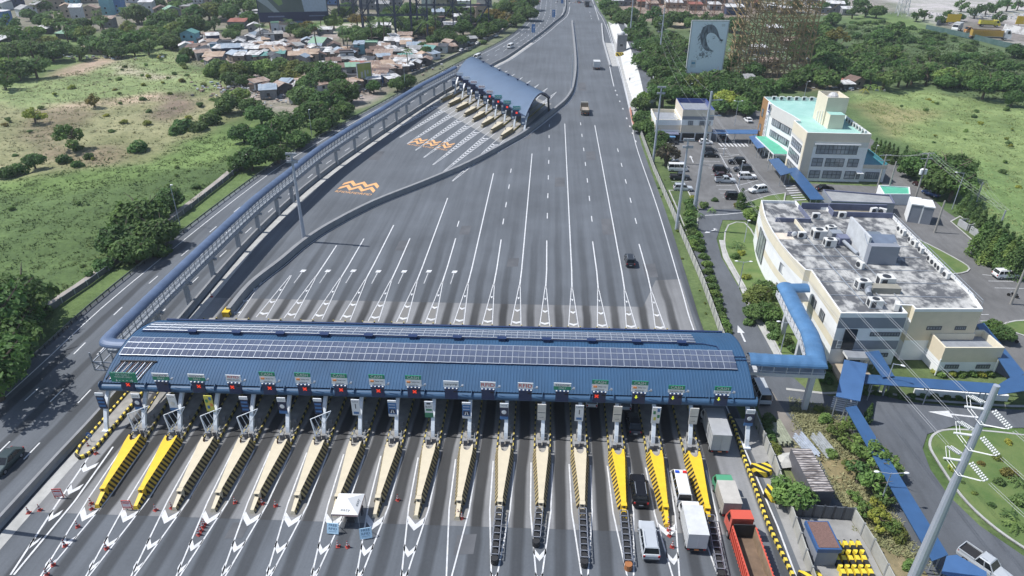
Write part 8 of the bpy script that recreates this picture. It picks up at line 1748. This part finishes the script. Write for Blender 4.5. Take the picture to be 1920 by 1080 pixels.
S4 = [(1155, 10, 14, 9, 4, 'w', 'g', 's', .1), (1180, 9, 15, 9, 5, 'b', 'g', 's', .1), (1205, 12, 13, 8, 4, 'q', 'p', 's', .1), (1222, 16, 12, 8, 4, 'r', 'g', 's', .1), (1240, 8, 13, 8, 5, 'w', 'p', 's', .1), (1262, 14, 18, 8, 4, 'w', 't', 's', .05), (1285, 10, 14, 8, 4, 'r', 'p', 's', .1), (1302, 18, 14, 8, 4, 'q', 'p', 's', .1), (1320, 8, 12, 8, 5, 'r', 'g', 's', .1), (1342, 5, 24, 9, 6, 'o', 'p', 's', .05), (1338, 18, 12, 8, 4, 'w', 'g', 's', .1), (1375, 26, 18, 9, 5, 'w', 'n', 's', .1), (1395, 12, 12, 8, 5, 'w', 'g', 's', .1), (1415, 14, 9, 7, 4, 'q', 'p', 's', .1), (1212, 3, 12, 8, 4, 'w', 'g', 's', .1), (1195, 2, 12, 8, 4, 'r', 'g', 's', .1), (1270, 2, 12, 8, 4, 'r', 'g', 's', .1), (1300, 3, 12, 8, 4, 'w', 'g', 's', .1), (1385, 4, 12, 8, 4, 'g', 'g', 's', .1), (1445, 20, 12, 8, 4, 'w', 'g', 's', .1), (1470, 25, 12, 8, 4, 'w', 'p', 's', .1), (1540, 24, 14, 8, 4, 'w', 'g', 's', -.1), (1562, 22, 18, 9, 6, 'w', 'g', 's', -.2), (1588, 27, 12, 8, 4, 'w', 'g', 's', -.1), (1520, 8, 12, 8, 4, 'w', 'g', 's', -.1), (1275, 105, 9, 6, 3.4, 'g', 'g', 's', .1), (1262, 128, 8, 5, 3, 'w', 'k', 's', .2), (1280, 138, 8, 5, 3, 'w', 'g', 's', .1), (1310, 148, 12, 6, 3, 'r', 'p', 's', .1), (1335, 152, 12, 6, 3, 'w', 'p', 's', .1), (1395, 158, 12, 6, 3, 'g', 'p', 's', .2), (1450, 60, 12, 7, 3, 'w', 'p', 's', .1), (1480, 85, 12, 7, 3, 'r', 'p', 's', .1), (1420, 100, 12, 7, 3, 'w', 'g', 's', .1), (1440, 125, 12, 7, 3, 'r', 'p', 's', .1), (1600, 162, 9, 6, 3.2, 'n', 'p', 'g', .5), (1585, 166, 7, 5, 2.4, 'w', 'k', 's', .2)]
for lst, zone in ((S1, 'the dense tin-roofed settlement'), (S2, 'the houses at top left'), (S3, 'the houses at top middle'), (S4, 'the huts on the right side')):
    by = {}
    for a in lst: by.setdefault(a[5], []).append(house(a[:2], *a[2:]))
    for k, os_ in by.items():
        nm = RC[k][0]
        if len(os_) == 1: os_[0]['label'] = 'only ' + nm + '-roofed house in ' + zone
        else:
            label_row(os_, nm + '-roofed house in ' + zone + ', {}')
        for o in os_: o['group'] = nm + '-roofed houses in ' + zone
# litter and scrap heaps
def rubble(px, n, spread, seed, label, cols):
    g_ = G(*px); q = random.Random(seed); mb = MB(); 
    for i in range(n):
        x, y = q.gauss(0, spread[0]), q.gauss(0, spread[1]); s_ = q.uniform(.3, 1.3); mb.cbox((x, y, q.uniform(.1, .8)), (s_, s_ * q.uniform(.5, 1.2), q.uniform(.1, .7)), q.randrange(len(cols)), q.uniform(0, 3))
    o = mb.build('scrap_heap', cols, None, (g_.x, g_.y, 0)); lab(o, label, 'scrap', None, 'stuff')
RUB = [RC['w'][1], RC['g'][1], RC['r'][1], RC['b'][1], WC['k']]
rubble((470, 165), 160, (9, 5), 1, 'strewn scrap and tarpaulins behind the dense trees', RUB); rubble((545, 182), 160, (10, 5), 2, 'scrap heap beside the white flat-roofed sheds', RUB); rubble((740, 128), 140, (14, 5), 3, 'clutter between the shacks near the street', RUB); rubble((650, 172), 60, (5, 3), 4, 'junk beside the footpath fence', RUB); rubble((730, 50), 150, (22, 8), 5, 'pale rubble in the cleared lot', [RC['w'][1], RC['o'][1], RC['g'][1]])
rubble((1840, 30), 260, (26, 6), 6, 'pale scrap piles in the dusty yard', [RC['w'][1], RC['g'][1], RC['b'][1]]); rubble((1590, 165), 60, (7, 3), 7, 'washing and clutter by the small brown hut', RUB); rubble((1320, 145), 90, (12, 4), 8, 'brown clutter under the portrait billboard', [RC['r'][1], RC['n'][1], RC['w'][1]]); rubble((150, 108), 70, (16, 2), 9, 'clutter along the low sheds at field edge', RUB); rubble((1440, 105), 150, (16, 14), 10, 'pale clutter below the lattice frame', [RC['w'][1], RC['o'][1], RC['g'][1]]); rubble((1250, 8), 200, (40, 6), 11, 'reddish clutter between the far right huts', [RC['r'][1], RC['q'][1], RC['w'][1], WC['k']])
# ---- billboards
def board_at(px0, px1, base_y, top_y, zbot, name, label, face, frame=STEEL, legs=True):
    """an upright board: px0/px1 are the lower corners on the picture, zbot their height above the ground"""
    a, b = G(px0, base_y[0], zbot), G(px1, base_y[1], zbot); z = zbot
    for h in np.arange(2, 60, .25):
        if PX((a.x, a.y, zbot + h))[1] <= top_y: break
    d = b - a; W_ = d.length; rz = math.atan2(d.y, d.x)
    r = thing(name, label, 'billboard', (a.x, a.y, 0), rz)
    mb = MB(); mb.box(0, 0, zbot, W_, .5, zbot + h); mb.build('panel', face, r)
    t_ = .035 * W_ if W_ < 10 else .35
    mb = MB()
    for x0, z0, x1, z1 in ((-t_, zbot - t_, W_ + t_, zbot), (-t_, zbot + h, W_ + t_, zbot + h + t_), (-t_, zbot, -.001, zbot + h), (W_ + .001, zbot, W_ + t_, zbot + h)): mb.box(x0, -.12, z0, x1, .62, z1)
    mb.build('frame', frame, r)
    if legs:
        mb = MB()
        for i in range(4):
            x = W_ * (i + .5) / 4; mb.beam((x, .9, 0), (x, .9, zbot + h), .35, .35); mb.beam((x, 4.5, 0), (x, .9, zbot + h * .7), .25, .25); mb.beam((x, 4.5, 0), (x, 4.5, zbot + h * .4), .25, .25); mb.beam((x, 4.5, zbot + h * .4), (x, .9, zbot + h * .4), .2, .2)
        mb.build('support_frame', RUST, r)
    return r, W_, h
PB = M('poster_pale_blue', (.70, .77, .84), .6, var=.05, sc=.1)
r, W_, h = board_at(1287, 1352, (136, 136), 41, 6.0, 'billboard', 'tall pale portrait billboard of a woman with flowing dark hair', PB, M('billboard_frame', (.45, .47, .49), .5))
HAIR = M('poster_hair', (.07, .085, .105), .7, col2=(.26, .30, .35), sc=.7, stretch=(1.5, 1, .5), thr=(.4, .62)); FACE = M('poster_face', (.66,.72,.78), .6, var=.03)
def P2(u, v): return (W_ * u, -.03, 6 + h * v)
def poly(pts, m, nm, off=0):
    mb = MB(); mb.add([(x, y - off, z) for x, y, z in [P2(*p_) for p_ in pts]], [tuple(range(len(pts)))]); mb.build(nm, m, r)
out = [(.66, .42), (.45, .45), (.33, .55), (.27, .68), (.27, .80), (.34, .90), (.48, .94), (.62, .91), (.72, .83), (.79, .72), (.86, .66), (.93, .65)]
inn = [(.70, .425), (.59, .47), (.49, .56), (.44, .66), (.44, .73), (.50, .775), (.58, .78), (.66, .76), (.73, .715), (.79, .665), (.86, .62), (.92, .64)]
mb = MB(); n = len(out); A_ = [P2(*q) for q in smooth_path(out, 4)]; B_ = [P2(*q) for q in smooth_path(inn, 4)]; n = len(A_); mb.add(A_ + B_, [(i, n + i, n + i + 1, i + 1) for i in range(n - 1)]); mb.build('hair_picture', HAIR, r)
mb = MB(); q = random.Random(5)
for i in range(60):
    t_ = q.random(); k_ = int(t_ * (n - 2)); a = Vector(A_[k_]); d = Vector(A_[k_]) - Vector(B_[k_]); e = a + d * q.uniform(.02, .35) + Vector((q.uniform(-.6, .2), 0, q.uniform(-2.0, .2))); mb.beam(a - Vector((0, .02, 0)), e - Vector((0, .02, 0)), .02, .10)
for i in range(90):
    u, v = q.gauss(.40, .09), q.gauss(.36, .045); mb.beam(Vector(P2(u, v)) - Vector((0, .03, 0)), Vector(P2(u + q.uniform(-.04, .04), v + q.uniform(-.03, .02))) - Vector((0, .03, 0)), .02, q.uniform(.08, .22))
mb.build('hair_strands', HAIR, r)
mb = MB()
for (a, b, w__) in (((.62, .665), (.68, .685), .22), ((.60, .70), (.69, .715), .09), ((.49, .60), (.53, .615), .16), ((.48, .635), (.53, .645), .08)): mb.beam(Vector(P2(*a)) - Vector((0, .04, 0)), Vector(P2(*b)) - Vector((0, .04, 0)), .02, w__)
mb.build('face_picture', HAIR, r)
poly([(.09, .10), (.24, .10), (.24, .25), (.09, .25)], M('poster_light', (.55, .60, .64), .6), 'poster_panel', .01); poly([(.11, .17), (.21, .17), (.21, .21), (.11, .21)], M('poster_blue', (.10, .30, .45), .6), 'poster_panel', .02)
poly([(.92, .95), (.82, .95), (.82, .90), (.92, .90)][::-1], M('poster_light', (.55, .60, .64), .6), 'poster_panel', .01)
text('beauty', 1.0, MATS['poster_light'], r, (W_ * .72, -.06, 6 + h * .06), (PI / 2, 0, 0), width=4) if False else None
r, W_, h = board_at(488, 616, (40, 37), -40, 5, 'billboard', 'huge landscape billboard with green hills and navy bottom strip, top edge', M('poster_hills', (.07, .10, .075), .7, col2=(.16, .20, .19), sc=.05), NAVY)
mb = MB(); mb.box(0, -.15, 5, W_, -.02, 9.5); mb.build('bottom_strip', M('strip_navy', (.012, .022, .075), .5), r)
HB2 = h
def q2(pts, m, nm, off): mb = MB(); mb.add([(W_ * u, -off, 5 + h * v) for u, v in pts], [tuple(range(len(pts)))]); mb.build(nm, m, r)
q2([(.66, .2), (.99, .2), (.99, .99), (.60, .99), (.63, .6)], M('poster_sky', (.38, .46, .54), .6), 'picture', .03)
q2([(.05, .8), (.22, .5), (.30, .36), (.36, .40), (.34, .6), (.28, .99), (.02, .99)], M('poster_lime', (.22, .34, .12), .6), 'picture', .04); q2([(.0, .5), (.12, .35), (.22, .2), (.30, .2), (.20, .4), (.1, .6), (0, .75)], M('poster_mist', (.34, .40, .40), .6), 'picture', .035)
text('countryside', 1.6, LETW, r, (W_ * .25, -.2, 7.4), (PI / 2, 0, 0), width=W_ * .24) if False else None
mb = MB(); mb.beam((W_ * .12, -.18, 7.3), (W_ * .36, -.18, 7.3), .03, .7); mb.beam((W_ * .72, -.18, 7.3), (W_ * .96, -.18, 7.3), .03, .5); mb.build('caption_bar', M('strip_caption', (.16, .20, .30), .6), r)
r, W_, h = board_at(672, 697, (150, 147), 121, 2.5, 'billboard', 'yellow-green billboard standing over the shacks by the footpath', M('poster_yellow_green', (.30, .34, .05), .6, col2=(.42, .42, .16), sc=.25), STEEL, False)
mb = MB()
for u, v, w__, z_ in ((.3, .3, .8, 2.2), (.55, .35, .7, 2.6), (.75, .45, .5, 1.4)): mb.box(W_ * u - w__ / 2, -.06, 2.5 + h * v - z_ / 2, W_ * u + w__ / 2, -.01, 2.5 + h * v + z_ / 2)
mb.build('picture', M('poster_figures', (.45, .46, .40), .6), r)
mb = MB()
for x in (.2, W_ - .2): mb.beam((x, .7, 0), (x, .7, 2.5 + h), .25, .25)
mb.build('support_post', RUST, r)
# ---- steel frames
def lattice(name, label, px, W_, D_, H_, nx, nz, mat, th, rz, seed, jit=0., zb=0):
    g_ = G(*px); r = thing(name, label, 'steel frame', (g_.x, g_.y, 0), rz); q = random.Random(seed); mb = MB(); mp = MB()
    X = [-W_ / 2 + W_ * i / nx for i in range(nx + 1)]; Z_ = [zb + (H_ - zb) * j / nz for j in range(nz + 1)]
    def J(): return q.uniform(-jit, jit)
    for y in (0, D_):
        for x in X: mp.beam((x, y, 0), (x + J(), y, H_), th, th)
        for z in Z_: mb.beam((X[0], y, z + J()), (X[-1], y, z + J()), th * .8, th * .8)
        for i in range(nx):
            for j in range(nz):
                if (i + j) % 2: mb.beam((X[i], y, Z_[j]), (X[i + 1] + J(), y, Z_[j + 1] + J()), th * .6, th * .6)
                else: mb.beam((X[i + 1], y, Z_[j]), (X[i] + J(), y, Z_[j + 1] + J()), th * .6, th * .6)
    for x in X:
        for j in range(nz): mb.beam((x, 0, Z_[j]), (x + J(), D_, Z_[j + 1]), th * .6, th * .6); mb.beam((x, 0, Z_[j]), (x, D_, Z_[j]), th * .6, th * .6)
    mp.build('posts', mat, r)['kind'] = 'stuff'; mb.build('lattice', mat, r)
BAM = M('brown_lattice', (.30, .22, .115), .8, var=.3, sc=.3)
lattice('lattice_frame', 'tall brown lattice frame of crossing poles right of the portrait billboard', (1440, 145), 31, 10, 36, 13, 14, BAM, .30, -.1, 3, 1.8)
o_ = [o for o in COL.objects if o.name == 'lattice_frame'][0]; mb = MB(); q = random.Random(9)
for i in range(260):
    a = Vector((q.uniform(-16, 16), q.uniform(-1, 11), q.uniform(0, 36))); s_ = q.choice((-1, 1)); l = q.uniform(3, 11); mb.beam(a, a + Vector((s_ * l * q.uniform(.5, 1), q.uniform(-2, 2), l * q.uniform(.2, .9))), .16, .16)
mb.build('loose_rods', BAM, o_)['kind'] = 'stuff'
NVF = M('navy_frame', (.03, .042, .085), .6)
lattice('billboard_scaffold', 'dark steel posts and beams behind the settlement, near one', (742, 72), 34, 5, 34, 4, 3, NVF, .55, .1, 4); lattice('billboard_scaffold', 'dark steel posts and beams behind the settlement, far one', (850, 58), 40, 5, 40, 4, 3, NVF, .55, .1, 5); lattice('billboard_scaffold', 'dark steel frame right of the landscape billboard', (650, 40), 26, 5, 26, 3, 3, NVF, .5, .1, 6)
lattice('rusty_scaffold', 'thin rusty scaffold among the far right huts', (1270, 28), 60, 4, 18, 10, 3, RUST, .28, .05, 8)
g_ = G(1690, 26); r = thing('pylon', 'white lattice pylon legs at the top right edge', 'pylon', (g_.x, g_.y, 0)); mb = MB()
for x, y in ((-3, -3), (3, -3), (3, 3), (-3, 3)):
    mb.beam((x, y, 0), (x * .45, y * .45, 26), .3, .3)
for j in range(8):
    z0, z1 = j * 3.2, j * 3.2 + 3.2; k0, k1 = 3 * (1 - .55 * z0 / 26), 3 * (1 - .55 * z1 / 26)
    for a, b in (((-1, -1), (1, -1)), ((1, -1), (1, 1)), ((1, 1), (-1, 1)), ((-1, 1), (-1, -1))): mb.beam((a[0] * k0, a[1] * k0, z0), (b[0] * k1, b[1] * k1, z1), .15, .15); mb.beam((b[0] * k0, b[1] * k0, z0), (a[0] * k1, a[1] * k1, z1), .15, .15)
mb.build('lattice', M('pylon_white', (.5, .52, .54), .5), r)
def wallpx(pts, h, mat, name, label, cat='fence'):
    mb = MB(); mb.sweep([(.1, 0), (.1, h), (-.1, h), (-.1, 0)], [tuple(G(*q).xy) for q in pts], closed=True); lab(mb.build(name, mat), label, cat)
wallpx([(1735, 55), (1770, 62), (1830, 75), (1880, 88), (1930, 98), (2000, 112)], 2.6, M('green_net', (.045, .105, .095), .8, col2=(.10, .16, .16), sc=.3), 'net_fence', 'dark green net fence before the dusty lorry yard'); wallpx([(1755, 48), (1775, 44), (1795, 38)], 3, WC['g'], 'site_wall', 'grey sheet wall beside the yellow board', 'wall'); wallpx([(1880, 58), (1930, 68), (2000, 80)], 4, RC['w'][1], 'site_wall', 'pale wall at right edge of the lorry yard', 'wall')
wallpx([(1440, 160), (1400, 175)], 2, WC['g'], 'site_wall', 'grey wall by the trees above the brown office corner', 'wall'); wallpx([(330, 118), (345, 92), (338, 80)], 1.5, WC['p'], 'plank_fence', 'plank fence at the settlement left corner')
for px, l, s_ in (((1785, 48), 'yellow board leaning by the lorry yard', 1.), ((1918, 52), 'yellow lettered board at the right edge', 1.3)):
    g_ = G(*px); r = thing('yellow_board', l, 'sign board', (g_.x, g_.y, 0)); mb = MB(); mb.box(-4 * s_, 0, 2, 4 * s_, .2, 6.5); mb.build('board', YELLOW, r); mb = MB(); mb.beam((-3, .3, 0), (-3, .3, 5), .2, .2); mb.beam((3, .3, 0), (3, .3, 5), .2, .2); mb.build('post', RUST, r)
    if s_ > 1: text('S', 4, WHITE, r, (0, -.02, 4.2), (PI / 2, 0, 0))
g_ = G(1577, 160); r = thing('parasol', 'red parasol by the small brown hut', 'parasol', (g_.x, g_.y, 0)); mb = MB(); mb.tube((0, 0, 0), (0, 0, 2.4), .05); mb.build('pole', STEEL, r); mb = MB(); mb.tube((0, 0, 2.0), (0, 0, 2.9), 2.2, .05, 10, cap=False); mb.build('shade', RC['q'][1], r)
# ramp building on the concrete slope
g_ = G(1165, 100); r = thing('ramp_kiosk', 'tall grey box-shaped kiosk on the pale slope with yellow striped foot', 'kiosk', (g_.x, g_.y, 0)); mb = MB(); mb.box(-2.2, 0, 0, 2.2, 4, 8); mb.build('wall', WC['g'], r); mb = MB(); mb.box(-2.4, -.1, 8, 2.4, 4.2, 8.4); mb.build('roof', RC['g'][1], r)
mb = MB(); mb.box(-.9, -.06, 3.2, .4, -.001, 4.2); mb.build('window', GLASS, r); mb = MB(); mb.sphere((0, 1, 8.9), 1.1); mb.build('water_tank', WC['w'], r)
cushion(G(1161, 104).x, G(1161, 104).y - 1, .05, .2, 'striped crash cushion at the foot of the grey kiosk', 1.6)
# small far signs along the through lanes
for px, l in (((999, 72), 'blue hanging banner on far median, near one'), ((1037, 42), 'blue hanging banner on far median, middle one'), ((1053, 15), 'blue hanging banner on far median, far one')):
    g_ = G(*px); r = thing('street_banner', l, 'banner sign', (g_.x + .2, g_.y - .3, 3)); mb = MB(); mb.box(-.9, -.05, 0, .9, .05, 4.2); mb.build('cloth', BB, r)
# ================================================================== AIR
mb = MB(); mb.box(-1500, -300, -3.5, 1500, 1500, 66)
hz = bpy.data.materials.new('haze_air'); hz.use_nodes = True; t = hz.node_tree; t.nodes.remove(t.nodes['Principled BSDF'])
pv = t.nodes.new('ShaderNodeVolumePrincipled'); pv.inputs['Color'].default_value = (.78, .86, .95, 1); pv.inputs['Density'].default_value = .00017; pv.inputs['Anisotropy'].default_value = .2
t.links.new(pv.outputs[0], t.nodes['Material Output'].inputs['Volume'])
lab(mb.build('haze', hz), 'thin pale air over the whole scene', 'haze', None, 'stuff')
